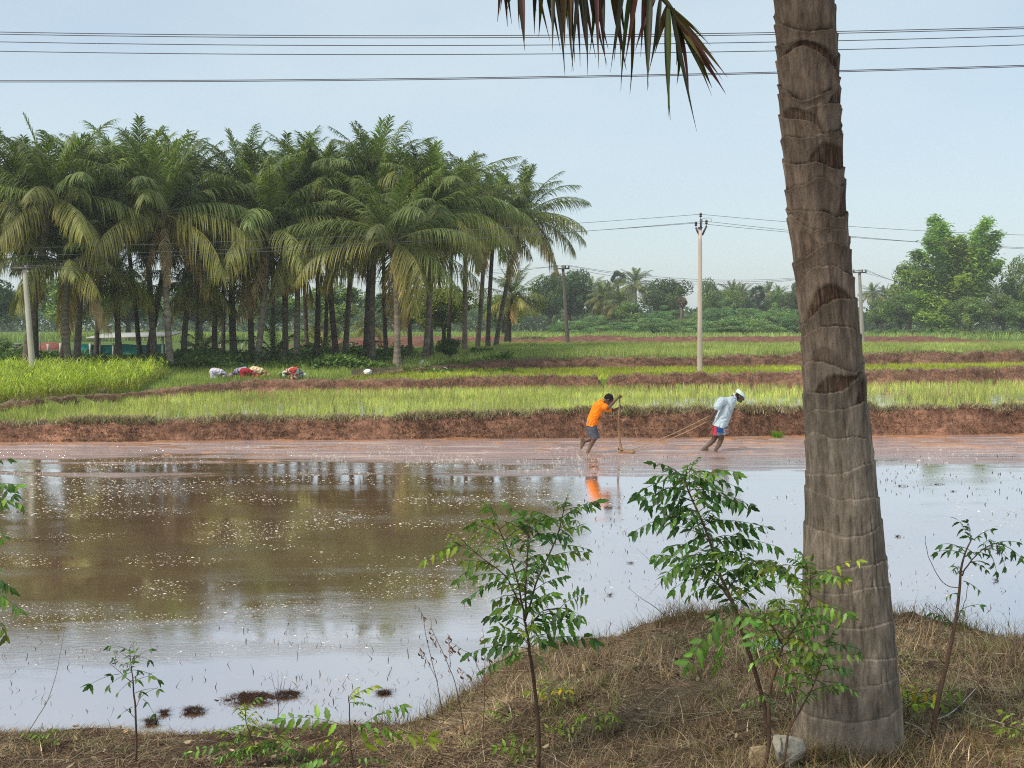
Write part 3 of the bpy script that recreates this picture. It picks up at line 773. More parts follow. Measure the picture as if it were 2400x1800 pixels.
# ------------------------------------------------------------------ the big palm in front
TK = np.array([(1745, 1855, 2118), (1690, 1864, 2114), (1640, 1870, 2111), (1500, 1876, 2096), (1390, 1883, 2083), (1250, 1888, 2066), (1100, 1892, 2047), (900, 1885, 2026), (780, 1880, 2010), (700, 1873, 2000), (500, 1848, 1982), (300, 1831, 1968), (150, 1823, 1963), (0, 1815, 1951), (-200, 1800, 1928), (-600, 1768, 1885)], float)
YT = 5.35
pb = at(1986, 1745, YT)
big = empty('coconut_palm', (pb[0], YT, float(bank_z(pb[0], YT))), 'massive ringed coconut palm trunk rising in front of everything at right', 'palm tree')
OB = np.array(big.location)
def trunk_mesh():
    zz = np.array([at((a + b_) / 2, v, YT) for v, a, b_ in TK]); rr = (TK[:, 2] - TK[:, 1]) / 2 / F * YT
    zlo, zhi = OB[2] - .12, zz[-1, 2]
    nz, na = 1150, 160
    z = np.linspace(zlo, zhi, nz); th = np.linspace(-np.pi, np.pi, na, endpoint=False)
    cx = np.interp(z, zz[:, 2], zz[:, 0]); rad = np.interp(z, zz[:, 2], rr)
    Zg, Tg = np.meshgrid(z, th, indexing='ij')
    rg = np.random.default_rng(21)
    k = zlo - .1; rings = []
    while k < zhi + .3:
        hgt = (k - OB[2])
        sp = np.interp(hgt, [0, .8, 2.0, 3.0, 4.5], [.135, .15, .125, .095, .08]) * rg.uniform(.78, 1.22)
        irr = np.interp(hgt, [0, 1.2, 2.4], [.16, .26, .50])
        rings.append((k, sp * irr * rg.uniform(.5, 1.2), rg.uniform(0, 6.28), sp * irr * .8 * rg.uniform(.2, 1.2), rg.uniform(0, 6.28), np.exp(rg.normal(0, .10)), rg.uniform(0, 1)))
        k += sp
    seg = np.zeros(Zg.shape, int); lo = np.full(Zg.shape, -9.0); hi = np.full(Zg.shape, 99.0); tone = np.ones(Zg.shape); lobe = np.zeros(Zg.shape)
    wob = .010 * fbm(np.cos(Tg) * 2.5, np.sin(Tg) * 2.5, Zg * 2.5, 3)
    for ri, (k, a1, p1, a2, p2, tn, ph) in enumerate(rings):
        tri = np.abs(((Tg / (2 * np.pi) * 2 + ph) % 1) * 2 - 1) - .5
        zk = k + a1 * np.sin(Tg - p1) + a2 * 1.6 * tri + a2 * .6 * np.sin(3 * Tg + p2)
        below = zk <= Zg + wob
        upd = below & (zk > lo)
        lo = np.where(upd, zk, lo); seg = np.where(upd, ri, seg); tone = np.where(upd, tn, tone); lobe = np.where(upd, ph, lobe)
        hi = np.where(~below & (zk < hi), zk, hi)
    t = np.clip((Zg + wob - lo) / (hi - lo + 1e-6), 0, 1)
    hrel = Zg - OB[2]
    upper = sstep(hrel, 1.3, 2.4)
    amp = .006 + .0035 * upper
    disp = amp * (t ** 2.2) - amp * .25
    disp += -.002 * np.exp(-(t / .04) ** 2)
    fine = fbm(np.cos(Tg) * 24, np.sin(Tg) * 24, Zg * 14, 4)
    disp += .0007 * fine + .006 * fbm(np.cos(Tg) * 3, np.sin(Tg) * 3, Zg * 2.2, 3)
    crack = np.clip(vnoise(np.cos(Tg) * 34, np.sin(Tg) * 34, Zg * 7) * 2.6 - 1.0, 0, 1) * (1 - .75 * upper)
    disp -= .004 * crack
    base = np.array([.225, .182, .14]) * (1 - upper[..., None]) + np.array([.172, .128, .096]) * upper[..., None]
    c = base * tone[..., None] * np.exp(.22 * fine + .30 * fbm(np.cos(Tg) * 4, np.sin(Tg) * 4, Zg * 6, 4))[..., None]
    c *= (1 + (.20 * (1 - upper) - .12 * upper) * sstep(t, .80, .97) * np.clip(.7 + .9 * vnoise(np.cos(Tg) * 5, np.sin(Tg) * 5, Zg * 7), 0, 1.4))[..., None]                      # grey fibre lip of each leaf scar, light caught on its ledge painted in
    c *= (1 - (.5 + .3 * upper) * np.exp(-(t / (.04 + .06 * upper)) ** 2) * np.clip(.6 + .8 * vnoise(np.cos(Tg) * 3, np.sin(Tg) * 3, Zg * 9), 0, 1))[..., None]                # darker, uneven line along the crease
    c *= (1 - .45 * crack)[..., None]
    # brown fibre showing where the old leaf bases tore off
    front = lambda v: np.interp(v, TK[::-1, 0], zz[::-1, 2])
    for v0, v1, t0, t1, s in [(122, 162, -1.3, 1.5, .85), (205, 240, .35, 1.5, .9), (262, 300, -1.4, .2, .75), (335, 378, -.5, 1.5, .9), (430, 470, .5, 1.5, .8), (690, 712, -1.3, .9, .95), (848, 880, -1.0, 1.0, .9), (935, 975, .4, 1.5, .9), (560, 600, -1.2, -.3, .5), (792, 812, -1.2, .2, .45), (20, 40, -1, 1, .3), (-120, -60, -1.2, 1.2, .9), (-320, -250, -1.4, 1.0, .9)]:
        za, zb = front(v1), front(v0)
        nz_ = .35 * fbm(np.cos(Tg) * 9, np.sin(Tg) * 9, Zg * 9, 3)
        zc = (za + zb) / 2; sid = int(np.argmin([abs(r_[0] + .055 - zc) for r_ in rings])); zend = np.clip((zb - za) / .10, .35, .8)
        wdw = 1 - ((Tg - (t0 + t1) / 2) / max(.3, (t1 - t0) / 2)) ** 2
        m = (seg == sid) * (1 - sstep(t, zend * np.clip(wdw, 0, 1) - .1, zend * np.clip(wdw, 0, 1) + .12)) * sstep(Tg + .2 * nz_, t0 - .12, t0 + .12) * (1 - sstep(Tg + .2 * nz_, t1 - .12, t1 + .12))
        m = np.clip(m * (1.0 + nz_ + .9 * vnoise(np.cos(Tg) * 26, np.sin(Tg) * 26, Zg * 6)), 0, 1) * s
        br = np.array([.062, .036, .024]) * np.exp(.8 * fine)[..., None]
        c = c * (1 - m[..., None]) + br * m[..., None]
        disp -= .007 * m
    rfl = rad[:, None] + disp
    Xg = cx[:, None] + rfl * np.sin(Tg); Yg = YT - rfl * np.cos(Tg)
    V = np.stack([Xg, Yg, Zg], -1).reshape(-1, 3) - OB
    i = np.arange(nz - 1)[:, None] * na; j = np.arange(na)[None]; kk = (j + 1) % na
    q = np.stack([i + j, i + kk, i + na + kk, i + na + j], -1).reshape(-1, 4)
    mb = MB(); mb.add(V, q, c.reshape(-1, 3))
    return mb, np.array([cx[-1], YT, zhi]) - OB
M_TRUNK = surf('ringed_trunk', nscale=38, namp=.38, bump=.8, bscale=70, rough=.95, spec=.05, stretch=(1, 1, .3), bdist=.012)
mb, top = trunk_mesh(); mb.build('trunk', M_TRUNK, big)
hi_ = np.array([-.38, 0.0, 4.8]); mb = MB()
mb.add(*tube(curve([top - [0, 0, .05], top + hi_ * .5, top + hi_], 16), np.linspace(.125, .11, 17), 20, (.2, .15, .11))); mb.build('upper_trunk', M_BARK, big)
cr = link('crown', CROWNS[3], M_FROND, big); cr.location = top + hi_; cr.scale = (1.0,) * 3; cr.rotation_euler = (0, 0, 1.0)

# the palm standing just outside on the left, one frond of which hangs into view
q0 = np.array([-3.1, 4.6, 0]); q0[2] = float(bank_z(q0[0], q0[1]))
side = empty('coconut_palm', q0, 'coconut palm outside the frame whose drooping frond hangs in at the top', 'palm tree')
ctop = np.array([-2.6, 4.4, 6.9]) - q0
mb = MB(); mb.add(*tube(curve([(0, 0, -.1), ctop * .5 + [.05, 0, 0], ctop], 30), np.linspace(.2, .13, 31), 16, np.where(np.arange(31) % 2 == 0, .8, 1.1)[:, None] * np.array([.2, .16, .12]))); mb.build('trunk', M_BARK, side)
mb = MB(); a = .5
for i in range(9):
    a = 2.0 + 2.6 * ((i * .618) % 1)
    frond(mb, ctop, a, R(75 - 4 * i), 4.4, R(50 + 2 * i), .1 + i / 20, 40)
mb.build('crown', M_FROND, side)
YF = 4.55
pts = np.array([ctop + q0, at(560, -560, 4.45), at(980, -240, 4.5), at(1270, -92, YF), at(1430, -62, YF), at(1548, -8, YF), at(1600, 70, YF), at(1640, 130, YF)])
path = curve(pts, 60) - q0
mb = MB(); n = len(path)
v, f, cc = tube(path, np.linspace(.028, .004, n), 6, (.10, .09, .035), False); mb.add(v, f, cc)
world = path + q0
def hang(p, d, L, w, c, gdroop=.3, curl=0):
    s = np.linspace(0, 1, 9); d = d / np.linalg.norm(d)
    side_ = np.cross(d, UP + np.array([.2, .3, 0])); side_ /= np.linalg.norm(side_) + 1e-9
    P = p + d * (L * s)[:, None] - UP * (L * gdroop * s * s)[:, None] + np.array([curl, curl * .4, 0]) * (L * s ** 3)[:, None]
    face = rng.uniform(-.9, .9)
    W = np.array([math.cos(face), math.sin(face), 0])
    W = np.tile(W, (9, 1)); wd = w * np.array([.5, .85, 1, .95, .82, .64, .42, .2, .05]) * .42
    fold = np.array([-math.sin(face), math.cos(face), 0]) * w * .22
    V = np.stack([P - W * wd[:, None], P + fold * (wd / w * 2)[:, None], P + W * wd[:, None]], 1).reshape(-1, 3)
    b = np.arange(8)[:, None] * 3
    mb.add(V, np.concatenate([b + np.array([0, 1, 4, 3]), b + np.array([1, 2, 5, 4])]), np.linspace(1, .85, 9).repeat(3)[:, None] * c)
GRN, DRK, RED, TAN = np.array([.055, .075, .015]), np.array([.035, .035, .018]), np.array([.085, .026, .022]), np.array([.14, .08, .02])
def topP(u):
    k = np.argmin(np.abs(world[:, 0] / world[:, 1] * F + 1200 - u)); return world[k]
tips = [(1178, 45), (1185, 50), (1205, 55), (1222, 110), (1228, 92), (1262, 90), (1270, 92), (1293, 112), (1296, 70), (1310, 170), (1300, 115), (1330, 65), (1338, 160), (1352, 140), (1362, 165), (1372, 150), (1380, 170), (1403, 155), (1398, 120), (1412, 110), (1425, 150), (1448, 165), (1440, 140), (1452, 150), (1460, 158), (1470, 150), (1482, 205), (1492, 215), (1505, 195), (1512, 205), (1518, 125), (1533, 165), (1543, 122), (1560, 270), (1566, 265), (1600, 300), (1595, 195), (1587, 150), (1240, 60), (1322, 108), (1388, 130)]
for k, (u, v) in enumerate(tips):
    tip = at(u, v, YF + rng.normal(0, .14)); uu = u - 0.06 * (1400 - u) * 0 - rng.uniform(-14, 40)
    p = topP(min(uu, 1590)); d = tip - p; L = np.linalg.norm(d)
    c = [GRN, RED, DRK, RED, DRK, TAN * .6][rng.integers(0, 6)] if u > 1230 else [RED, DRK][k % 2]
    hang(p - path[0] * 0 - q0, d / L + np.array([rng.normal(0, .05), 0, .12]), L * .93, rng.uniform(.022, .038), c * math.exp(rng.normal(0, .2)), .12, rng.normal(0, .04))
    if rng.random() < .4:
        hang(p - q0 + np.array([.03, .05, 0]), d / L + np.array([rng.normal(0, .12), 0, .12]), L * rng.uniform(.5, .85), rng.uniform(.02, .034), [DRK, RED][k % 2], .12, rng.normal(0, .06))
for (u, v) in [(1660, 110), (1668, 150), (1690, 180), (1675, 175), (1688, 215), (1682, 188), (1660, 205), (1658, 222), (1635, 170), (1640, 150), (1690, 222), (1625, 140), (1672, 130), (1650, 95), (1668, 168)]:
    tip = at(u, v, YF + rng.normal(0, .1)); p = at(rng.uniform(1556, 1625), 0, YF); p = topP(p[0] / YF * F + 1200); d = tip - p; L = np.linalg.norm(d)
    hang(p - q0, d / L + np.array([.05, 0, .1]), L * .96, rng.uniform(.02, .034), [GRN * .5 + TAN * .5, TAN * .8, GRN, RED][rng.integers(0, 4)] * 1.1, .1, .02)
mb.build('frond', M_FROND, side)

# ------------------------------------------------------------------ trees and bushes far behind
def tree_proto(seed, kind, col):
    rg = np.random.default_rng(500 + seed)
    pos, nor, colr = [], [], []
    if kind == 'round':
        nb = 30; C_ = []
        for i in range(nb):
            d = rg.normal(0, 1, 3); d /= np.linalg.norm(d)
            q = np.array([.34, .34, .30]) * d * rg.uniform(.4, 1.0) + [0, 0, .62]
            C_.append((q, rg.uniform(.09, .19) * np.array([1, 1, .8]), 330))
        asp, ls = .55, .034
    elif kind == 'thorn':
        C_ = []
        for i in range(46):
            a = rg.random() * 6.28; rr = math.sqrt(rg.random()) * .42; zt = (1 - (rr / .5) ** 2) * .88
            z = zt * rg.uniform(.45, 1.0) + .04
            C_.append((np.array([math.cos(a) * rr, math.sin(a) * rr, z]), np.array([.13, .13, .085]) * rg.uniform(.6, 1.2), 210))
        asp, ls = .32, .036
    elif kind == 'low':
        C_ = []
        for i in range(34):
            a = rg.random() * 6.28; rr = math.sqrt(rg.random()) * .46
            C_.append((np.array([math.cos(a) * rr, math.sin(a) * rr, rg.uniform(.15, .8) * (1 - rr)]), np.array([.11, .11, .16]) * rg.uniform(.6, 1.2), 190))
        asp, ls = .5, .05
    for q, r, n in C_:
        d = rg.normal(0, 1, (n, 3)); d /= np.linalg.norm(d, axis=1, keepdims=True)
        rad = rg.uniform(.45, 1.12, (n, 1)) ** .6
        pos.append(q + d * r * rad); nor.append(d)
        colr.append(np.array(col) * np.exp(rg.normal(0, .18)) * (1 + rg.normal(0, .06, 3)) * np.exp(rg.normal(0, .2, (n, 1))))
    p = np.concatenate(pos); d = np.concatenate(nor); c = np.concatenate(colr); n = len(p)
    p[:, 2] = np.maximum(p[:, 2], .01)
    t = np.cross(d, rg.normal(0, 1, (n, 3))); t /= np.linalg.norm(t, axis=1, keepdims=True) + 1e-9
    t = t + .5 * d * rg.normal(0, 1, (n, 1)); t /= np.linalg.norm(t, axis=1, keepdims=True)
    w = np.cross(t, d + rg.normal(0, .5, (n, 3))); w /= np.linalg.norm(w, axis=1, keepdims=True) + 1e-9
    s = ls * rg.uniform(.6, 1.5, (n, 1))
    V = np.stack([p - t * s * .5, p + w * s * asp * .5, p + t * s * .5, p - w * s * asp * .5], 1).reshape(-1, 3)
    mb = MB(); mb.add(V, np.arange(n)[:, None] * 4 + np.arange(4), np.repeat(np.clip(c, .003, 1), 4, 0))
    crown = mb.mesh('crown_%s_%d' % (kind, seed))
    mb = MB(); br = (.10, .075, .055)
    if kind == 'round':
        mb.add(*tube([(0, 0, -.04), (.01, 0, .2), (0, .01, .5)], [.035, .026, .016], 8, br)); m = 7; z0 = .25
    else:
        mb.add(*tube([(0, 0, -.05), (0, 0, .1), (.01, 0, .25)], [.022, .018, .01], 6, br)); m = 9; z0 = .08
    for i in range(m):
        a = rg.random() * 6.28; e = np.array([math.cos(a) * .3, math.sin(a) * .3, rg.uniform(.5, .75)])
        mb.add(*tube(curve([(0, 0, z0), (e[0] * .4, e[1] * .4, z0 + .5 * (e[2] - z0)), e], 8), np.linspace(.014, .004, 9), 5, br))
    return mb.mesh('limbs_%s_%d' % (kind, seed)), crown
M_LEAF_N = M_LEAF
PR = {
 'dark': [tree_proto(1, 'round', (.075, .125, .045)), tree_proto(2, 'round', (.085, .14, .045))],
 'mid': [tree_proto(3, 'round', (.16, .24, .075)), tree_proto(4, 'round', (.18, .26, .07))],
 'yellow': [tree_proto(5, 'round', (.18, .21, .035))],
 'thorn': [tree_proto(6, 'thorn', (.18, .29, .11)), tree_proto(7, 'thorn', (.21, .32, .11)), tree_proto(8, 'thorn', (.15, .25, .10))],
 'low': [tree_proto(9, 'low', (.17, .27, .075)), tree_proto(10, 'low', (.15, .24, .065))],
}
def far_tree(kind, u, vtop, w, Y, label, group=None, vbase=None, name='tree', var=0, cat='tree'):
    x = at(u, 800, Y)[0]; z0 = float(height(x, Y)) if vbase is None else at(u, vbase, Y)[2]
    z0 = min(z0, 1.3)
    H = at(u, vtop, Y)[2] - z0; W = w / F * Y
    r = empty(name, (x, Y, z0), label, cat, group, rz=rng.random() * 6.28, sc=(W, W, H))
    P_ = PR[kind]; tr, cr_ = P_[var % len(P_)]
    link('trunk', tr, M_BARK, r); link('crown', cr_, M_LEAF_N, r)
    return r
BG, BUSH = 'trees standing behind the far fields', 'thorn bushes at the far edge of the fields'
for k, u, vt, w, Y, lab, g, nm, va in [
 ('dark', 1335, 612, 150, 172, 'tall dark tree partly hidden behind the rightmost palms and the dark far pole', BG, 'tree', 0),
 ('dark', 1290, 640, 120, 165, 'dark tree behind the squat palm at the end of the grove', BG, 'tree', 1),
 ('dark', 1565, 648, 150, 168, 'broad dark round tree left of the central concrete pole', BG, 'tree', 1),
 ('mid', 1662, 652, 84, 185, 'round green tree directly behind the central concrete pole', BG, 'tree', 0),
 ('dark', 1878, 640, 95, 175, 'dark tree half hidden by the big trunk on its left side', BG, 'tree', 0),
 ('mid', 1704, 676, 95, 190, 'round hazy tree right of the tree behind the concrete pole', BG, 'tree', 1),
 ('dark', 1752, 688, 110, 195, 'low hazy tree just left of the silvery palmyra', BG, 'tree', 0),
 ('mid', 1822, 680, 105, 192, 'hazy tree between the silvery palmyra and the big trunk', BG, 'tree', 0),
 ('dark', 1425, 680, 110, 192, 'hazy dark tree behind the distant palm cluster', BG, 'tree', 1),
 ('mid', 1472, 706, 90, 160, 'bright yellowish green bushy tree left of the dark round tree', BG, 'tree', 1),
 ('mid', 2056, 700, 80, 165, 'small green tree just right of the far pole beside the big trunk', BG, 'tree', 0),
 ('mid', 2130, 612, 165, 160, 'hazy rounded tree on the left of the bamboo clump', BG, 'tree', 1),
 ('mid', 2110, 682, 120, 150, 'lower grey green tree in front of the hazy rounded tree', BG, 'tree', 0),
 ('mid', 2272, 694, 110, 142, 'glossy green bushy tree in front of the bamboo clump', BG, 'tree', 1),
 ('mid', 2395, 598, 130, 155, 'tall tree cut by the right edge of the photo', BG, 'tree', 0),
 ('mid', 2350, 690, 120, 148, 'spreading green tree right of the bamboo, below the edge tree', BG, 'tree', 1),
 ('mid', 2400, 705, 110, 140, 'bushy tree at the right edge, lowest of the three there', BG, 'tree', 0),
 ('yellow', 1040, 655, 190, 84, 'yellowish green bushy tree seen between the palm trunks at right of the grove', 'trees seen through the grove', 'tree', 0),
 ('dark', 1055, 790, 80, 56.5, 'low dark shrub at the grove edge near the standpipe', None, 'shrub', 1),
]:
    far_tree(k, u, vt, w, Y, lab, g, name=nm, var=va, cat='shrub' if nm == 'shrub' else 'tree')
for i, (u, vt, w, Y, lab) in enumerate([
 (1335, 742, 125, 142, 'feathery thorn bush right of the dark far pole'), (1408, 756, 110, 150, 'pale thin thorn bush between two greener ones near the dark far pole'),
 (1466, 746, 130, 152, 'light green thorn bush below the bright yellowish tree'), (1536, 734, 130, 141, 'spreading dark thorn bush below the broad dark round tree'),
 (1600, 738, 125, 146, 'thorn bush left of the concrete pole, joined to its neighbour'), (1560, 712, 110, 160, 'higher thorn bush just in front of the broad dark round tree'),
 (1668, 742, 120, 143, 'thorn bush right of the concrete pole at its foot level'), (1742, 732, 180, 141, 'widest thorn bush with arching branches, between pole and big trunk'),
 (1690, 702, 120, 158, 'thorn bush on a higher level right of the concrete pole'), (1760, 706, 120, 160, 'thorn bush above the widest arching one'),
 (1825, 708, 130, 152, 'bright green thorn bush touching the big trunk from the left'), (1872, 722, 120, 146, 'thorn bush mostly hidden behind the big trunk'),
 (1390, 728, 110, 165, 'thorn bush in front of the distant palm cluster'), (1640, 716, 100, 164, 'thorn bush behind the concrete pole, above the front row')]):
    far_tree('thorn', u, vt, w, Y, lab, BUSH, name='thorn_bush', var=i, cat='bush')
for i, (u, vt, w, Y, lab) in enumerate([
 (2082, 758, 90, 139, 'low leafy bush right of the red soil by the far right pole'), (2150, 764, 90, 138, 'low bush below the grey green tree'),
 (2215, 752, 90, 136, 'low bush left of the glossy bushy tree'), (2290, 768, 90, 134, 'low bush under the glossy bushy tree'),
 (2350, 764, 90, 135, 'low bush second from the right edge'), (2405, 756, 90, 134, 'low bush at the right edge of the photo'),
 (20, 792, 110, 64, 'leafy bush at the left edge behind the fodder grass'), (-20, 770, 110, 70, 'taller bush cut by the left edge'),
 (110, 812, 90, 62, 'low bush behind the leaning white pole'), (305, 822, 70, 60, 'dark low bush in front of the green shade net'), (1248, 778, 70, 100, 'small bush between the grove and the dark far pole'),
 (800, 818, 50, 60, 'small bush among the trunks in the middle of the grove'), (1130, 800, 60, 62, 'weedy bush at the foot of the leaning palms'), (745, 868, 34, 50, 'small bright green bush in the meadow left of the white bundle')]):
    far_tree('low', u, vt, w, Y, lab, 'low bushes', name='bush', var=i, cat='bush')
for i, (u, vt, w, Y, lab) in enumerate([
 (-10, 640, 200, 118, 'hazy grey green tree at the left edge behind the grove'), (150, 650, 210, 112, 'dark hazy tree behind the hut'), (300, 650, 220, 118, 'dark hazy tree behind the shed roof'),
 (470, 655, 210, 112, 'hazy tree behind the grove right of the shed'), (640, 660, 200, 118, 'hazy tree behind the grove above the striped woman'), (790, 665, 190, 114, 'hazy tree behind the middle of the grove'),
 (930, 668, 190, 122, 'hazy tree behind the front palm with the yellow frond'), (1180, 690, 160, 128, 'hazy tree behind the right end of the grove')]):
    far_tree('mid' if i % 3 else 'dark', u, vt, w, Y, lab, 'trees seen through the grove', var=i)

# distant coconut palms, palmyras, bamboo
def far_palm(u, v, Y, sc, va, lab):
    c = at(u, v, Y); z0 = 1.25; r = empty('coconut_palm', (c[0], Y, z0), lab, 'palm tree', 'distant coconut palms')
    mb = MB(); mb.add(*tube([(0, 0, 0), (.1, 0, (c[2] - z0) / 2), (0, 0, c[2] - z0)], [.2, .16, .13], 8, (.2, .16, .12))); mb.build('trunk', M_BARK, r)
    k = link('crown', CROWNS[va], M_FROND, r); k.location = (0, 0, c[2] - z0); k.scale = (sc * .84,) * 3
for i, (u, v, Y, sc, lab) in enumerate([(1388, 686, 178, .95, 'distant coconut palm next to the tall dark tree'), (1412, 700, 170, .95, 'lower distant coconut palm left of the palmyra'), (1432, 690, 182, .9, 'distant coconut palm directly below the palmyra head'),
 (1455, 712, 168, .9, 'lowest distant coconut palm of the cluster under the palmyra'), (1490, 668, 178, 1.0, 'distant coconut palm with a wide head between palmyra and dark round tree'), (1716, 690, 200, .9, 'distant coconut palm right of the tree behind the pole'),
 (1738, 694, 205, .9, 'distant coconut palm left of the silvery palmyra'), (1800, 692, 205, .9, 'distant coconut palm right of the silvery palmyra'), (1826, 698, 200, .8, 'distant coconut palm nearest the dark tree beside the big trunk'),
 (2045, 690, 215, .8, 'distant coconut palm right of the big trunk'), (2075, 694, 215, .8, 'distant coconut palm left of the hazy rounded tree'), (2336, 688, 200, .7, 'small distant palm right of the bamboo'),
 (870, 765, 92, .5, 'pale small palm in haze between the trunks'), (760, 770, 96, .5, 'second pale small palm in haze between the trunks, left of the other')]):
    far_palm(u, v, Y, sc, i % 8, lab)
def palmyra(u, v, Y, rad, lab, col=(.05, .075, .035)):
    c = at(u, v, Y); z0 = 1.25; H = c[2] - z0; r = empty('palmyra_palm', (c[0], Y, z0), lab, 'palm tree', 'palmyra palms')
    mb = MB(); mb.add(*tube([(0, 0, 0), (0, 0, H / 2), (0, 0, H)], [.3, .22, .2], 8, (.12, .10, .085))); mb.build('trunk', M_BARK, r)
    mb = MB()
    for i in range(46):
        d = rng.normal(0, 1, 3); d[2] = d[2] * .8 + .15; d /= np.linalg.norm(d); o = d * rad * .62; t = np.cross(d, rng.normal(0, 1, 3)); t /= np.linalg.norm(t); b2 = np.cross(d, t)
        cc = np.array(col) * np.exp(rng.normal(0, .3))
        for j in range(15):
            a = (j - 7) / 7 * 1.9; q = d * math.cos(a) + t * math.sin(a); tip = o + q * rad * .5 + b2 * rng.normal(0, .06); wv = np.cross(q, b2) * rad * .05
            mb.add([o, o + (tip - o) * .55 + wv, tip, o + (tip - o) * .55 - wv], np.array([[0, 1, 2, 3]]), cc)
    k = mb.build('crown', M_FROND, r); k.location = (0, 0, H)
palmyra(1449, 652, 190, 1.35, 'dark ball headed palmyra palm rising above the far trees')
palmyra(1776, 690, 190, 1.6, 'silvery palmyra palm between the pole and the big trunk', (.11, .14, .09))
palmyra(1598, 708, 150, .75, 'small dried brown palm in front of the broad dark round tree', (.20, .13, .09))

def bamboo():
    Y = 150; base = at(2235, 785, Y); r = empty('bamboo', (base[0], Y, 1.25), 'huge feathery bamboo clump with yellowish patches at right', 'bamboo')
    px = Y / F
    culm = MB(); leaf = MB(); rg = np.random.default_rng(77)
    # arching plumes: (tip u, tip v, base u offset, yellow)
    plumes = [(2190, 508, 2215, 0), (2205, 525, 2218, 0), (2318, 512, 2268, 0), (2340, 545, 2270, 0), (2300, 540, 2262, 0), (2175, 560, 2205, 0), (2145, 590, 2195, 0), (2120, 640, 2190, .1), (2210, 590, 2225, .4), (2235, 600, 2240, .7), (2262, 590, 2250, .8), (2285, 585, 2255, .6), (2310, 600, 2262, .2), (2335, 630, 2270, 0), (2345, 612, 2275, 0), (2160, 640, 2205, .2), (2200, 640, 2222, .8), (2225, 660, 2232, .6), (2255, 650, 2245, .3), (2290, 650, 2260, .1), (2315, 670, 2268, 0), (2140, 690, 2200, .1), (2180, 700, 2212, .3), (2215, 715, 2228, .2), (2150, 740, 2205, .2), (2190, 750, 2215, .1), (2230, 560, 2235, .3), (2250, 555, 2245, .2), (2330, 570, 2270, 0), (2185, 540, 2212, 0)]
    for (u, v, ub, ye) in plumes:
        tip = at(u, v, Y + rg.uniform(-4, 4)) - np.array(r.location); b0 = at(ub, 785, Y + rg.uniform(-2.5, 2.5)) - np.array(r.location); b0[2] = -.1
        m = np.array([b0[0] + (tip[0] - b0[0]) * .25, b0[1] * .6 + tip[1] * .4, tip[2] * .72])
        P = curve([b0, m, tip], 24); culm.add(*tube(P, np.linspace(.06, .012, len(P)), 5, (.16, .19, .06)))
        n = 1300; t = rg.random(n) ** .75 * .72 + .28
        idx = np.clip((t * (len(P) - 1)), 0, len(P) - 1.001); i0 = idx.astype(int); p = P[i0] + (P[i0 + 1] - P[i0]) * (idx - i0)[:, None]
        spread = 1.15 * (1.1 - t) + .2
        p = p + rg.normal(0, 1, (n, 3)) * spread[:, None] * np.array([1, 1, .8])
        az = rg.random(n) * 6.28; d = np.stack([np.cos(az), np.sin(az), rg.uniform(-.9, .35, n)], -1); d /= np.linalg.norm(d, axis=1, keepdims=True)
        w = np.cross(d, rg.normal(0, 1, (n, 3))); w /= np.linalg.norm(w, axis=1, keepdims=True)
        s = rg.uniform(.35, .8, (n, 1))
        V = np.stack([p, p + d * s * .5 + w * s * .13, p + d * s, p + d * s * .5 - w * s * .13], 1).reshape(-1, 3)
        c = (np.array([.19, .32, .05]) * (1 - ye) + np.array([.42, .40, .04]) * ye) * np.exp(rg.normal(0, .12)) * np.exp(rg.normal(0, .22, (n, 1)))
        leaf.add(V, np.arange(n)[:, None] * 4 + np.arange(4), np.repeat(c, 4, 0))
    culm.build('culms', M_BARK, r); leaf.build('foliage', M_LEAF, r)
bamboo()

# far wood closing the horizon, one mass
bb = MB(); rg = np.random.default_rng(9); n = 60000
x = rg.uniform(-150, 150, n); y = rg.uniform(215, 245, n)
hh = np.interp(x, [-150, -20, 10, 40, 70, 150], [8, 7, 6.2, 5.6, 7, 9]) * (.75 + .35 * fbm(x * .12, y * .05, 3, 4)); z = 1 + hh * rg.random(n) ** .6
d = rg.normal(0, 1, (n, 3)); d /= np.linalg.norm(d, axis=1, keepdims=True); w = np.cross(d, rg.normal(0, 1, (n, 3))); w /= np.linalg.norm(w, axis=1, keepdims=True); s = rg.uniform(.5, 1.2, (n, 1))
p = np.stack([x, y, z], -1); V = np.stack([p, p + d * s * .5 + w * s * .3, p + d * s, p + d * s * .5 - w * s * .3], 1).reshape(-1, 3)
bb.add(V, np.arange(n)[:, None] * 4 + np.arange(4), np.repeat(vary((.09, .14, .05), n, .25), 4, 0))
stuff(bb.build('far_wood', M_LEAF), 'hazy far wood closing the horizon behind the named trees', 'wood')
# ------------------------------------------------------------------ neem saplings on the near bank
def leaflet_template(bend, droop, n=8, serr=.16):
    t = np.linspace(0, 1, n)
    hw = np.sin(np.pi * np.clip(t, .02, .985) ** .75) ** .85 * .185
    hw = hw * (1 + serr * np.where(np.arange(n) % 2 == 0, 1, -1)); hw[0] = .012; hw[-1] = .004
    y = bend * t ** 2; z = -droop * t ** 2
    Lf = np.stack([t, y + hw, z + .035 * np.sin(np.pi * t)], -1); M = np.stack([t, y, z], -1); Rr = np.stack([t, y - hw, z + .035 * np.sin(np.pi * t)], -1)
    V = np.stack([Lf, M, Rr], 1).reshape(-1, 3); b = np.arange(n - 1)[:, None] * 3
    return V, np.concatenate([b + np.array([0, 1, 4, 3]), b + np.array([1, 2, 5, 4])])
LT = [leaflet_template(b_, d_) for b_, d_ in [(.14, .15), (.2, .35), (.08, .5), (.16, .05), (.24, .6)]]

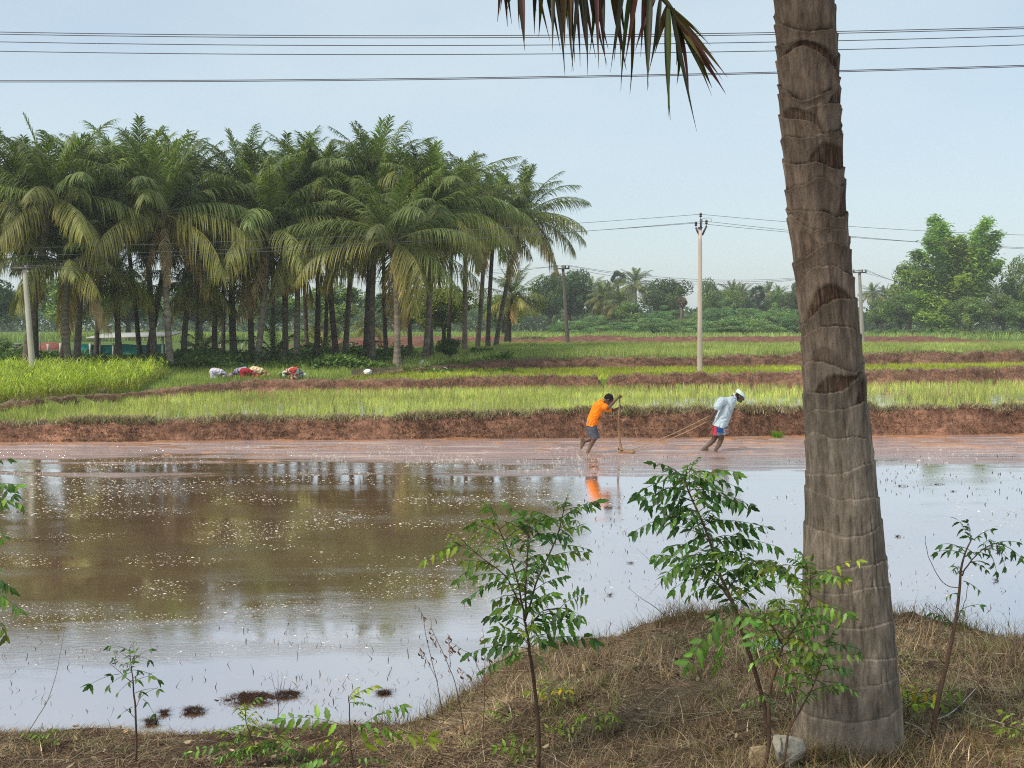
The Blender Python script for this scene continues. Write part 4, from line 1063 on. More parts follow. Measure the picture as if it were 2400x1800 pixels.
def neem_leaf(mb, p, d, L, npair, col, droop=.5, lsize=.36, dense=1.0, curl=.7):
    d = np.asarray(d, float); d /= np.linalg.norm(d)
    s = np.linspace(0, 1, 9)
    P = [np.asarray(p, float)]; dd = d.copy()
    for i in range(8):
        dd = dd - UP * droop * .16 + rng.normal(0, .03, 3); dd /= np.linalg.norm(dd); P.append(P[-1] + dd * L / 8)
    P = np.array(P); T = norm(np.gradient(P, axis=0))
    v, f, c = tube(P, np.linspace(.0022, .0009, 9), 4, np.array([.12, .13, .04]), False); mb.add(v, f, c)
    S0 = np.cross(d, UP); S0 = S0 / (np.linalg.norm(S0) + 1e-6)
    tw = rng.normal(0, .5)
    for k in range(npair * 2 + 1):
        if rng.random() > dense * .95: continue
        if k == npair * 2: si, sg = 1.0, 0
        else: si, sg = .22 + .76 * (k // 2) / max(1, npair - 1) + rng.normal(0, .015), 1 if k % 2 else -1
        si = min(1, si)
        o = np.array([np.interp(si, s, P[:, j]) for j in range(3)]); t = norm(np.array([np.interp(si, s, T[:, j]) for j in range(3)]))
        S = S0 - t * t.dot(S0); S /= np.linalg.norm(S); U = np.cross(S, t)
        S, U = S * math.cos(tw) + U * math.sin(tw), U * math.cos(tw) - S * math.sin(tw)
        X = norm(t * (.45 if sg else 1) + S * sg * rng.uniform(.7, 1.0) + U * rng.normal(0, .18) - UP * curl * rng.uniform(.3, 1.0))
        Yv = norm((-sg if sg else 1) * (t - X * X.dot(t)) + .15 * rng.normal(0, 1, 3) - 0); Yv = norm(Yv - X * X.dot(Yv))
        Zv = np.cross(X, Yv)
        if Zv[2] < 0: Zv = -Zv
        ln = L * lsize * .84 * rng.uniform(.72, 1.18) * (1 - .25 * abs(si - .55))
        V, q = LT[rng.integers(0, len(LT))]
        W = o + (V[:, :1] * X + V[:, 1:2] * Yv * (1 if sg >= 0 else 1) + V[:, 2:] * Zv) * ln
        cc = np.asarray(col) * math.exp(rng.normal(0, .24)) * (1 + rng.normal(0, .08, 3))
        tint = np.tile(cc, (len(V), 1)); tint[1::3] *= 1.35
        mb.add(W, q, tint)

NY, NM, ND = np.array([.33, .40, .055]), np.array([.125, .225, .042]), np.array([.055, .115, .03])
def sapling(label, base, stems, leaves, kind='neem_sapling', auto=None, group='neem saplings on the near bank', bark=(.12, .075, .05), cat='sapling', Y=None, npair=None):
    """stems: list of (points px (u,v,dy), r0, r1); leaves: explicit (u,v,dy, tipu,tipv, tone); auto: (stem idx, t0, t1, count, L, tone)"""
    p = ground_point(base[0], base[1], bank_z) if Y is None else at(base[0], base[1], Y)
    Y0 = p[1]; r = empty(kind, p, label, cat, group)
    mb = MB(); lf = MB(); C_ = []; auto = [(a_0, b_0, c_0, max(3, int(d_0 * .92)), e_0, f_0, g_0) for a_0, b_0, c_0, d_0, e_0, f_0, g_0 in (auto or [])]
    for pts, r0, r1 in stems:
        P = curve(np.array([at(u, v, Y0 + dy) for u, v, dy in pts]) - p, 26); P[0, 2] -= .02 if pts[0][1] == base[1] else 0
        P = P + np.stack([.004 * vnoise(np.arange(len(P)) * .4, 3.3 + r0 * 999), .004 * vnoise(np.arange(len(P)) * .4, 9.3), np.zeros(len(P))], -1)
        mb.add(*tube(P, np.linspace(r0, r1, len(P)), 7, np.array(bark))); C_.append(P)
    mb.build('stem', M_STEM, r)
    for (u, v, dy, tu, tv, L, tone) in leaves:
        a = at(u, v, Y0 + dy) - p; b_ = at(tu, tv, Y0 + dy - .02) - p
        dr = rng.uniform(.35, .7); dvec = b_ - a; ln = np.linalg.norm(dvec); dvec = dvec / ln + UP * dr * .62
        neem_leaf(lf, a, dvec, ln * 1.08, npair or (7 if ln > .25 else 5), tone, droop=dr, lsize=L * (1.35 if npair else 1))
    for (si, t0, t1, n, L, tone, dr) in (auto or []):
        P = C_[si]; az = rng.random() * 6.28
        for k in range(n):
            t = t0 + (t1 - t0) * (k + .5) / n; i = min(int(t * (len(P) - 1)), len(P) - 2); az += 2.4 + rng.normal(0, .3)
            tg = P[i + 1] - P[i]; tg = tg / np.linalg.norm(tg)
            d = np.array([math.cos(az), math.sin(az) * .75, rng.uniform(.15, .6)]) + tg * .5
            tn = tone if not isinstance(tone, list) else tone[rng.integers(0, len(tone))]
            neem_leaf(lf, P[i], d, L * rng.uniform(.75, 1.15), npair or rng.integers(4, 7), tn, droop=dr * rng.uniform(.6, 1.4))
    if lf.n: lf.build('leaves', M_NEEM, r)
    return r

def px2(x, y, s, ox, oy): return (x / s + ox, y / s + oy)
# A: the bushy sapling in the middle (crop scale 2.37, offset 950,1100)
a_ = lambda x, y, dy=0: (*px2(x, y, 2.37, 950, 1100), dy)
sapling('bushy neem sapling with pale lime leaf tips at the left, middle of the bank', a_(740, 1655)[:2], [
    ([a_(740, 1655), a_(738, 1400), a_(705, 1100), a_(690, 1000), a_(665, 850)], .012, .007),
    ([a_(665, 850), a_(640, 700), a_(590, 520, .05), a_(530, 350, .08), a_(500, 290, .1)], .006, .002),
    ([a_(668, 840), a_(670, 600, -.05), a_(680, 420, -.08), a_(690, 290, -.05)], .006, .002),
    ([a_(670, 830), a_(740, 600, .06), a_(830, 400, .1), a_(870, 270, .12), a_(890, 190, .12)], .006, .002),
    ([a_(645, 760), a_(560, 600, -.1), a_(450, 510, -.12), a_(340, 420, -.12)], .005, .0015),
    ([a_(680, 900), a_(760, 790, -.1), a_(880, 770, -.15)], .004, .0015)],
    [(*a_(340, 420, -.12), *a_(125, 490)[:2], .34, NY), (*a_(345, 425, -.12), *a_(265, 340)[:2], .3, NY), (*a_(350, 420, -.1), *a_(400, 345)[:2], .3, NY * .8),
     (*a_(880, 230, .12), *a_(1030, 200)[:2], .3, NY * .6 + NM * .5), (*a_(885, 200, .12), *a_(905, 150)[:2], .35, NY * .7), (*a_(860, 290, .1), *a_(700, 235)[:2], .36, NY * .6), (*a_(850, 330, .1), *a_(930, 380)[:2], .36, NM), (*a_(830, 420, .1), *a_(1000, 440)[:2], .32, NM),
     (*a_(690, 1000, -.1), *a_(380, 1010)[:2], .30, ND * 1.3), (*a_(690, 990, -.1), *a_(1010, 900)[:2], .30, ND), (*a_(690, 960, -.05), *a_(480, 900)[:2], .32, NM), (*a_(690, 1010, -.12), *a_(520, 1080)[:2], .32, NM), (*a_(700, 1010, -.12), *a_(790, 1090)[:2], .32, NM),
     (*a_(690, 940, -.2), *a_(650, 880)[:2], .5, NY * .9), (*a_(685, 930, -.2), *a_(700, 830)[:2], .5, NY * .8), (*a_(700, 1030, -.05), *a_(440, 1110)[:2], .26, NM),
     (*a_(450, 510, -.12), *a_(300, 610)[:2], .34, NM), (*a_(560, 600, -.1), *a_(360, 700)[:2], .32, ND * 1.4)],
    auto=[(0, .78, 1, 9, .25, [NM, ND, NM], .7), (1, .05, 1, 15, .22, [NM, NM, NY * .6], .7), (2, .0, 1, 15, .21, [NM, ND * 1.5, NY * .6], .7), (3, .0, .95, 15, .22, [NM, ND * 1.3, NY * .5], .7), (4, .1, .9, 9, .20, [NM, NY * .5], .7), (5, .1, 1, 8, .22, [ND, NM], .8)])
# B: the taller one before the water, left of the big trunk (crop scale 4.022 / 2.37, offsets)
c4 = lambda x, y, dy=0: (*px2(x, y, 4.022, 1300, 870), dy)
c7 = lambda x, y, dy=0: (*px2(x, y, 2.37, 1600, 1100), dy)
sapling('tallest neem sapling with glossy dark leaves against the bright water, left of the big trunk', c7(470, 1520)[:2], [
    ([c7(470, 1520), c7(455, 1330), c7(400, 1120), c7(345, 950), c7(290, 760), c7(215, 600), c7(150, 400), c7(85, 240), c7(35, 130), c7(15, 60), c7(30, -20)], .013, .0025),
    ([c7(290, 760), c7(200, 640, .08), c7(90, 560, .12), c7(10, 500, .15)], .005, .0015),
    ([c7(250, 680), c7(330, 560, -.06), c7(430, 520, -.08)], .004, .0015)],
    [(*c4(1240, 1010), *c4(790, 1090)[:2], .30, ND * 1.2), (*c4(1230, 1080), *c4(1180, 1190)[:2], .4, ND), (*c4(1260, 1120), *c4(1830, 1210)[:2], .24, ND * 1.2), (*c4(1250, 1060), *c4(1680, 1010)[:2], .28, ND * 1.1),
     (*c4(1320, 1340), *c4(780, 1480)[:2], .25, ND * 1.2), (*c4(1340, 1400), *c4(1900, 1480)[:2], .25, ND * 1.1), (*c4(1290, 1000), *c4(1150, 980)[:2], .4, ND * 1.4), (*c4(1270, 950), *c4(1340, 820)[:2], .3, NM), (*c4(1265, 930), *c4(1200, 930)[:2], .5, NM), (*c4(1265, 920), *c4(1330, 960)[:2], .5, NM), (*c4(1300, 1250), *c4(1160, 1310)[:2], .4, ND),
     (*c7(150, 400), *c7(490, 400)[:2], .30, ND * 1.3), (*c7(170, 440), *c7(440, 300)[:2], .28, ND), (*c7(300, 790, -.1), *c7(20, 1050)[:2], .3, NM), (*c7(310, 800, -.12), *c7(190, 1060)[:2], .34, NM * 1.2), (*c7(330, 890, -.1), *c7(410, 1050)[:2], .34, NM), (*c7(300, 800, -.1), *c7(430, 900)[:2], .34, NM * 1.1)],
    auto=[(0, .42, .92, 50, .23, [ND, ND * 1.5, NM], .8), (1, .1, 1, 15, .22, [ND * 1.3, NM], .8), (2, .1, 1, 12, .22, [NM, NM, NY * .5], .8)])
sapling('neem sapling with yellow green leaf sprays standing right in front of the big trunk', c7(462, 1645)[:2], [
    ([c7(462, 1645), c7(478, 1530), c7(480, 1260), c7(520, 1110), c7(560, 980), c7(640, 850), c7(712, 720, -.05)], .011, .003),
    ([c7(712, 720, -.05), c7(690, 610, -.05), c7(700, 540, -.05)], .003, .0015),
    ([c7(560, 980), c7(500, 880, -.06), c7(440, 820, -.08)], .004, .0015),
    ([c7(480, 1260), c7(450, 1240, -.05), c7(400, 1210, -.06)], .003, .0015)],
    [(*c7(690, 620, -.05), *c7(950, 500)[:2], .26, NY), (*c7(700, 640, -.05), *c7(900, 600)[:2], .28, NM), (*c7(712, 700, -.07), *c7(860, 830)[:2], .34, NY * .9), (*c7(712, 700, -.07), *c7(700, 520)[:2], .3, NM), (*c7(690, 560, -.06), *c7(600, 480)[:2], .3, NM), (*c7(700, 560, -.05), *c7(460, 500)[:2], .27, NY * .55), (*c7(690, 740, -.07), *c7(570, 790)[:2], .4, NM * 1.4),
     (*c7(600, 920, -.1), *c7(660, 1000)[:2], .4, NM * 1.2), (*c7(560, 990, -.1), *c7(440, 950)[:2], .34, NM), (*c7(540, 1010, -.1), *c7(390, 1060)[:2], .36, NM * 1.2), (*c7(600, 910, -.1), *c7(500, 800)[:2], .34, NM), (*c7(480, 1250, -.05), *c7(350, 1290)[:2], .34, NM), (*c7(480, 1240, -.05), *c7(500, 1310)[:2], .4, ND * 1.4)],
    auto=[(0, .5, 1, 18, .2, [NM, NM * 1.3, NY * .6], .8), (1, 0, 1, 7, .2, [NY * .8, NM], .8), (2, .1, 1, 8, .2, [NM, NY * .5], .8)], Y=4.92)
sapling('thin branching neem sapling whose leaves lie over the lower part of the big trunk', c7(560, 1640)[:2], [
    ([c7(560, 1640), c7(592, 1450), c7(650, 1340), c7(720, 1210), c7(770, 1080), c7(800, 980)], .006, .002)],
    [(*c7(800, 985), *c7(985, 980)[:2], .36, ND * 1.5), (*c7(790, 1010), *c7(830, 900)[:2], .42, ND * 1.4), (*c7(770, 1090), *c7(920, 1100)[:2], .3, NM), (*c7(730, 1180), *c7(640, 1130)[:2], .36, NM), (*c7(725, 1200), *c7(600, 1180)[:2], .3, NM), (*c7(700, 1240), *c7(640, 1310)[:2], .36, NM * 1.2), (*c7(740, 1170), *c7(830, 1230)[:2], .36, ND * 1.5), (*c7(790, 1180), *c7(950, 1230)[:2], .3, NM * 1.1), (*c7(760, 1110), *c7(680, 1020)[:2], .36, ND * 1.5), (*c7(700, 1250), *c7(760, 1260)[:2], .4, NM)],
    auto=[(0, .45, .95, 11, .17, [NM, ND * 1.4], .8)], Y=4.88)
# C: sparse sapling right of the trunk
sapling('sparse leaning neem sapling with dark leaves standing right of the big trunk', c7(1385, 1500)[:2], [
    ([c7(1385, 1500), c7(1400, 1390), c7(1430, 1230), c7(1475, 1040), c7(1510, 860), c7(1540, 680), c7(1545, 560), c7(1570, 460), c7(1610, 380)], .014, .003),
    ([c7(1550, 590), c7(1610, 500, .05), c7(1690, 430, .06), c7(1750, 410, .06)], .004, .0015),
    ([c7(1510, 860), c7(1560, 760, .04), c7(1590, 640, .05)], .003, .001), ([c7(1500, 880), c7(1440, 790, 0), c7(1400, 760)], .003, .001),
    ([c7(1541, 660, 0), c7(1460, 640, .04), c7(1390, 540, .06), c7(1352, 430, .06), c7(1352, 370, .06)], .0025, .001)],
    [(*c7(1570, 470), *c7(1415, 450)[:2], .3, ND), (*c7(1600, 400), *c7(1530, 300)[:2], .36, ND), (*c7(1600, 390), *c7(1590, 300)[:2], .36, ND), (*c7(1620, 390), *c7(1700, 330)[:2], .36, ND), (*c7(1650, 450), *c7(1750, 420)[:2], .34, ND), (*c7(1750, 410, .06), *c7(1870, 480)[:2], .34, ND), (*c7(1740, 415, .06), *c7(1790, 530)[:2], .34, ND), (*c7(1740, 410, .06), *c7(1850, 400)[:2], .3, ND), (*c7(1600, 510), *c7(1680, 560)[:2], .34, ND), (*c7(1560, 620), *c7(1640, 660)[:2], .34, ND), (*c7(1520, 800), *c7(1640, 740)[:2], .3, ND * 1.3), (*c7(1500, 860), *c7(1400, 790)[:2], .34, ND), (*c7(1540, 690), *c7(1470, 700)[:2], .36, ND * 1.4), (*c7(1690, 440), *c7(1740, 560)[:2], .36, ND)],
    auto=[(1, .2, 1, 6, .14, [ND], .8), (0, .68, .95, 5, .13, [ND, ND * 1.4], .8)], npair=3)
# D: small sapling low left
c5 = lambda x, y, dy=0: (*px2(x, y, 2.212, 0, 1150), dy)
sapling('small dark leaved sapling standing before the water at lower left', c5(705, 1400)[:2], [
    ([c5(705, 1400), c5(703, 1150), c5(690, 1020), c5(685, 930), c5(668, 820)], .008, .002),
    ([c5(690, 1000), c5(620, 940), c5(565, 890)], .003, .001), ([c5(700, 1130), c5(740, 1060), c5(820, 1020)], .0025, .001), ([c5(703, 1180), c5(660, 1140), c5(640, 1120)], .002, .001)],
    [(*c5(668, 830), *c5(575, 800)[:2], .36, ND), (*c5(668, 830), *c5(690, 790)[:2], .4, NM), (*c5(670, 860), *c5(770, 870)[:2], .36, ND), (*c5(685, 930), *c5(815, 975)[:2], .34, ND), (*c5(685, 940), *c5(570, 1000)[:2], .3, ND * 1.3), (*c5(620, 950), *c5(480, 1000)[:2], .34, ND), (*c5(600, 900), *c5(590, 880)[:2], .8, ND), (*c5(690, 980), *c5(620, 1040)[:2], .36, NM), (*c5(700, 1050), *c5(820, 1020)[:2], .34, ND), (*c5(740, 1080), *c5(800, 1150)[:2], .36, ND), (*c5(690, 1120), *c5(630, 1160)[:2], .4, ND), (*c5(685, 900), *c5(700, 840)[:2], .5, NM * 1.4), (*c5(690, 990), *c5(780, 960)[:2], .36, NM)],
    auto=[(0, .62, 1, 7, .15, [ND, ND * 1.4], .7)], npair=2)
# E, F: low plants at the bottom edge
sapling('slim neem seedling with one long pale leaf to its left at the bottom edge', c5(1830, 1438)[:2], [
    ([c5(1830, 1438), c5(1815, 1280), c5(1808, 1100), c5(1808, 1060)], .006, .002)],
    [(*c5(1815, 1240), *c5(1500, 1130)[:2], .27, NM * 1.1), (*c5(1808, 1090), *c5(1920, 1010)[:2], .34, NY * .8), (*c5(1808, 1080), *c5(1850, 1020)[:2], .4, NY), (*c5(1812, 1100), *c5(1900, 1100)[:2], .36, NM), (*c5(1812, 1230), *c5(2010, 1250)[:2], .26, NM), (*c5(1815, 1260), *c5(2070, 1140)[:2], .24, NM * 1.1), (*c5(1820, 1350), *c5(2180, 1190)[:2], .22, NY * .8), (*c5(1815, 1300), *c5(1640, 1320)[:2], .36, NY * .9), (*c5(1820, 1330), *c5(1730, 1340)[:2], .42, NY * .9), (*c5(1825, 1380), *c5(1600, 1400)[:2], .3, NM), (*c5(1825, 1400), *c5(1980, 1390)[:2], .3, NM)], auto=[])
fl = [(*c5(1330 + 14 * i, 1330 - 5 * i), *c5(1330 + 14 * i + (170 if i % 2 else -190) * rng.uniform(.6, 1.1), 1390 + rng.uniform(-60, 40))[:2], .17, NM * rng.uniform(.8, 1.5)) for i in range(-6, 9)]
sapling('bushy fine leaved plant with a yellow green tip at the bottom edge, lower left', c5(1340, 1438)[:2], [
    ([c5(1340, 1438), c5(1320, 1330), c5(1280, 1220), c5(1268, 1120)], .006, .0015), ([c5(1330, 1380), c5(1240, 1330), c5(1170, 1240)], .004, .001), ([c5(1335, 1390), c5(1420, 1330), c5(1480, 1290)], .004, .001)],
    fl + [(*c5(1275, 1180), *c5(1265, 1110)[:2], .4, NY), (*c5(1275, 1200), *c5(1310, 1150)[:2], .4, NY), (*c5(1270, 1190), *c5(1240, 1160)[:2], .4, NY * 1.1), (*c5(1200, 1280), *c5(1160, 1230)[:2], .3, NY), (*c5(1240, 1320), *c5(980, 1370)[:2], .2, NM)],
    kind='bush', auto=[(0, .2, .95, 14, .14, [NY * .6, NM, NY], .6), (1, .2, 1, 9, .13, [NM, NY * .5], .6), (2, .1, 1, 9, .14, [NM, NY * .6], .6)], group=None, cat='bush')
# G: sprays reaching in from the left edge
sapling('leafy sprays reaching in at the left edge of the photo, over the water', (-85, 1795), [
    ([(-85, 1795, 0), (-75, 1500, 0), (-60, 1250, 0), (-50, 1080, 0)], .012, .003)],
    [(-55, 1150, 0, 30, 1130, .34, NM), (-55, 1180, 0, 45, 1170, .34, NM), (-55, 1120, 0, 25, 1160, .34, ND * 1.3), (-60, 1200, 0, 10, 1250, .34, NM), (-60, 1360, 0, 40, 1420, .3, NM), (-62, 1330, 0, 15, 1380, .34, ND * 1.4), (-65, 1400, 0, 12, 1480, .3, NY * .6), (-65, 1340, 0, -30, 1460, .3, NM)],
    auto=[(0, .4, 1, 10, .2, [NM, ND], .7)], group=None)
# tiny green seedlings scattered on the dead grass
for i, (u, v, s, ny, lab) in enumerate([(1290, 1668, .12, .7, 'tiny yellow flowered weed right of the middle sapling stem'), (1400, 1712, .10, .8, 'tiny bright green seedling between the stem and the pale sticks'), (1322, 1735, .09, .6, 'tiny seedling right of the middle sapling near the bottom'),
    (1180, 1700, .10, .45, 'small green weed left of the curved white stick'), (2190, 1672, .12, .5, 'small green weed among the sticks right of the leaning sapling'), (2125, 1690, .13, 1.0, 'yellow leaved weed touching the right foot of the big trunk'), (2392, 1752, .12, .6, 'green weed cut by the right edge'), (1215, 1790, .12, .4, 'dull green weed at the bottom left of the middle stem'), (95, 1748, .1, .3, 'small dark weed at lower left')]):
    p = ground_point(u, v, bank_z); r = empty('weed', p, lab, 'weed', 'small weeds on the near bank'); mb = MB(); lf = MB()
    mb.add(*tube([(0, 0, -.01), (.005, 0, s * .5), (0, 0, s)], [.0025, .002, .001], 5, (.1, .12, .03))); mb.build('stem', M_STEM, r)
    for j in range(7): a = j * 2.4; neem_leaf(lf, (0, 0, s * (.3 + .1 * j)), (math.cos(a), math.sin(a), .6), s * 1.1, 3, (np.array([.42, .36, .02]) if i in (0, 5) and j % 2 else NY * ny + NM * (1 - ny) * .6), .5, .5)
    lf.build('leaves', M_NEEM, r)

# dry weed stalks and twigs
def stalk(label, curves, r0, col, Y=None, curls=0, name='dry_stalk', base=None, group='dry weed stalks at the water edge'):
    b0 = base or curves[0][0]
    p = ground_point(b0[0], b0[1], bank_z) if Y is None else at(b0[0], b0[1], Y)
    r = empty(name, p, label, 'stalk', group); mb = MB(); lf = MB()
    for ci, pts in enumerate(curves):
        P = curve([at(q[0], q[1], p[1] + (q[2] if len(q) > 2 else 0)) - p for q in pts], 22)
        P = P + .006 * np.stack([vnoise(np.arange(len(P)) * .7, ci * 3.1), vnoise(np.arange(len(P)) * .7, ci * 3.1 + 50), 0 * P[:, 0]], -1) * np.linspace(0, 1, len(P))[:, None]
        mb.add(*tube(P, np.linspace(r0 * (1 if ci == 0 else .6), r0 * .25, len(P)), 5, np.array(col)))
        for j in range(curls):
            k = rng.integers(len(P) // 3, len(P)); o = P[k]; s = rng.uniform(.012, .028); a = rng.random() * 6.28
            t = np.linspace(0, 1, 6); Q = o + np.stack([np.cos(a) * s * np.sin(3 * t), np.sin(a) * s * np.sin(3 * t), -s * 1.6 * t], -1); w = np.array([.3, .3, .5]) * s * .35
            V = np.stack([Q - w, Q + w], 1).reshape(-1, 3); b = np.arange(5)[:, None] * 2; lf.add(V, b + np.array([0, 1, 3, 2]), vary((.19, .10, .055), 1, .3)[0])
    mb.build('stem', M_STEM, r)
    if lf.n: lf.build('dried_leaves', M_DRY, r)
W = lambda x, y, dy=0: (*px2(x, y, 2.37, 950, 1100), dy)
BR = (.13, .085, .06)
stalk('tall dry weed stalk with curled brown leaves, leftmost of the stalks at the water edge', [[W(215, 1420), W(180, 1200), W(120, 950), W(90, 800), W(40, 745)], [W(180, 1180), W(110, 1040), W(80, 990)]], .0035, BR, curls=7)
stalk('dry weed stalk with curled leaves bending left, second of the stalks at the water edge', [[W(330, 1480), W(280, 1200), W(200, 1000), W(150, 900), W(140, 830)], [W(250, 1100), W(245, 980), W(235, 910)]], .0035, BR, curls=8)
stalk('branching dry stalk with many shrivelled leaves just left of the middle sapling', [[W(430, 1500), W(440, 1250), W(440, 1050), W(430, 880)], [W(440, 1200), W(380, 1050), W(300, 990), W(240, 950)], [W(440, 1150), W(470, 1080), W(450, 1040)], [W(435, 1300), W(370, 1180), W(330, 1130), W(290, 1100)]], .0035, BR, curls=6)
stalk('thin leafless stalk pointing up behind the middle sapling', [[W(450, 900, .3), W(400, 790, .3), W(360, 680, .3), W(340, 560, .3)]], .0025, BR, curls=0)
stalk('slanting dead twig over the bright water left of the tallest sapling', [[W(1600, 780, .2), W(1480, 640, .2), W(1380, 530, .2), W(1285, 440, .2)]], .004, (.075, .05, .045), curls=1)
stalk('lower slanting dead twig over the water left of the tallest sapling', [[W(1460, 830, .2), W(1380, 760, .2), W(1300, 710, .2), W(1240, 660, .2)], [W(1440, 800, .2), W(1430, 760, .2), W(1400, 745, .2)]], .0035, (.075, .05, .045))
stalk('long pale bent stem rising over the water in the lower left corner', [[c5(40, 1438), c5(160, 1230), c5(250, 1080), c5(300, 900), c5(335, 700)], [c5(230, 1110), c5(270, 1060)]], .0035, (.24, .19, .13))
stalk('bare brown stalk left of the small dark sapling, crooked', [[c5(600, 1400), c5(575, 1250), c5(560, 1180)], [c5(580, 1280), c5(540, 1220)]], .003, BR)
stalk('thin straight pale straw standing at the bottom, left of the small dark sapling', [[c5(535, 1438), c5(548, 1340), c5(540, 1250)]], .0025, (.25, .2, .13))
stalk('bare forked twig bush standing in the water edge beside the mud clump', [[c5(1430, 1270), c5(1445, 1120), c5(1440, 1000), c5(1440, 930)], [c5(1445, 1120), c5(1420, 1010), c5(1405, 940)], [c5(1448, 1100), c5(1475, 1000), c5(1490, 930)], [c5(1440, 1170), c5(1480, 1110), c5(1520, 1060)], [c5(1445, 1060), c5(1460, 1000), c5(1462, 940)]], .003, (.09, .06, .05))
stalk('thin grass stem with seeds near the right edge', [[c7(1870, 1120), c7(1830, 920), c7(1790, 820), c7(1740, 780)]], .0018, (.2, .16, .08))
stalk('red brown upright stalk at the right edge', [[c7(1890, 1160), c7(1860, 1010), c7(1840, 900)], [c7(1860, 1010), c7(1880, 950)]], .0025, (.12, .06, .04))
# sticks on the dead grass
def stick(label, pts, r0, col, cat='stick', name='stick', lift=.01):
    P = np.array([ground_point(u, v, bank_z) for u, v in pts]); P[:, 2] += lift + np.array([0, .008, .004, .008, 0, .004, 0])[:len(P)]
    p = P[0].copy(); mb = MB(); Q = curve(P - p, 18); mb.add(*tube(Q, r0 * .62 * (1 - .5 * np.linspace(0, 1, len(Q))), 7, np.array(col)))
    o = mb.build(name, M_STEM); o.location = p; tag(o, label, cat, 'sticks lying on the dead grass')
stick('curved whitish stick standing out of the dead grass left of the middle stem', [W(555, 1285)[:2], W(580, 1340)[:2], W(590, 1400)[:2], W(580, 1465)[:2]], .007, (.52, .46, .38))
stick('long pale dry stick lying across the grass in the middle', [W(1280, 1405)[:2], W(1450, 1420)[:2], W(1600, 1400)[:2], W(1778, 1370)[:2]], .006, (.34, .29, .22))
stick('forked pale stick lying under the long one', [W(1270, 1400)[:2], W(1370, 1450)[:2], W(1480, 1390)[:2], W(1590, 1450)[:2]], .005, (.36, .31, .24))
stick('thin straw stick crossing above the long pale stick', [W(1350, 1360)[:2], W(1470, 1375)[:2], W(1500, 1420)[:2]], .004, (.34, .3, .22))
stick('pale straight stick on the grass slope in the middle', [W(1375, 1090)[:2], W(1460, 1150)[:2], W(1550, 1200)[:2]], .005, (.32, .27, .2))
stick('dark thin stick right of the middle stem', [W(1000, 1510)[:2], W(1120, 1480)[:2], W(1230, 1450)[:2]], .004, (.12, .08, .05))
stick('white stick rising to the right beside the leaning sapling', [c7(1380, 1410)[:2], c7(1500, 1340)[:2], c7(1640, 1270)[:2]], .007, (.55, .50, .42))
stick('white stick falling to the right beside the leaning sapling', [c7(1500, 1310)[:2], c7(1620, 1375)[:2], c7(1790, 1430)[:2]], .007, (.5, .45, .36))
stick('short whitish stick at the right foot of the big trunk', [c7(1235, 1420)[:2], c7(1300, 1450)[:2], c7(1370, 1500)[:2]], .01, (.5, .45, .38))
stick('grey stick lying near the right edge', [c7(1780, 1365)[:2], c7(1850, 1330)[:2], c7(1890, 1300)[:2]], .005, (.35, .31, .24))
stick('long straw lying along the low bank at lower left', [c5(760, 1300)[:2], c5(900, 1305)[:2], c5(1080, 1310)[:2]], .004, (.3, .23, .15))
stick('straw lying left of the big trunk', [c7(0, 1375)[:2], c7(180, 1365)[:2], c7(340, 1350)[:2]], .005, (.34, .28, .2))
stick('dark stick propped at the foot of the big trunk beside the stones', [c7(600, 1585)[:2], c7(680, 1550)[:2], c7(760, 1535)[:2]], .008, (.09, .06, .045))

# stones at the bottom
def stone(label, u, v, sx, sy, sz, col, seed, crack=False):
    p = ground_point(u, v, bank_z); V, q = sphere((0, 0, 0), 1.0, 56, 40)
    b_ = np.sign(V) * np.abs(V) ** .72
    d = 1 + .13 * fbm(V[:, 0] * 1.6 + seed, V[:, 1] * 1.6, V[:, 2] * 1.6, 4)
    b_ = b_ * d[:, None]; cr = np.exp(-((V[:, 2] - (-.28 + .3 * V[:, 0] + .12 * vnoise(V[:, 0] * 4, V[:, 1] * 4, seed))) / .035) ** 2) if crack else np.zeros(len(V))
    if crack: b_[:, :2] *= (1 - .12 * cr)[:, None]; cr2 = np.exp(-((V[:, 0] + .62 - .25 * V[:, 2]) / .06) ** 2) * (V[:, 2] > -.25) * (V[:, 1] < 0); cr = np.maximum(cr, .95 * cr2)
    rs = np.random.default_rng(int(seed)); 
    for _ in range(15):
        nn_ = rs.normal(0, 1, 3); nn_ /= np.linalg.norm(nn_); dd_ = b_ @ nn_; lim = rs.uniform(.55, .82); b_ = b_ - np.clip(dd_ - lim, 0, None)[:, None] * nn_ * .92
    V2 = b_ * [sx, sy, sz] + [0, 0, sz * .55]
    c = np.array(col) * np.exp(.25 * fbm(V[:, 0] * 5, V[:, 1] * 5, V[:, 2] * 5 + seed, 4))[:, None] * (1 - .9 * cr)[:, None]
    mb = MB(); mb.add(V2, q, c); o = mb.build('stone', M_STONE); o.location = p; tag(o, label, 'stone', 'stones at the bottom edge')
stone('tan sandy stone block at the bottom edge left of the grey one', 1785, 1800, .062, .055, .08, (.40, .30, .18), 3.0)
stone('cracked grey marble like stone beside the foot of the big trunk', 1845, 1800, .075, .06, .12, (.38, .35, .29), 8.0, True)
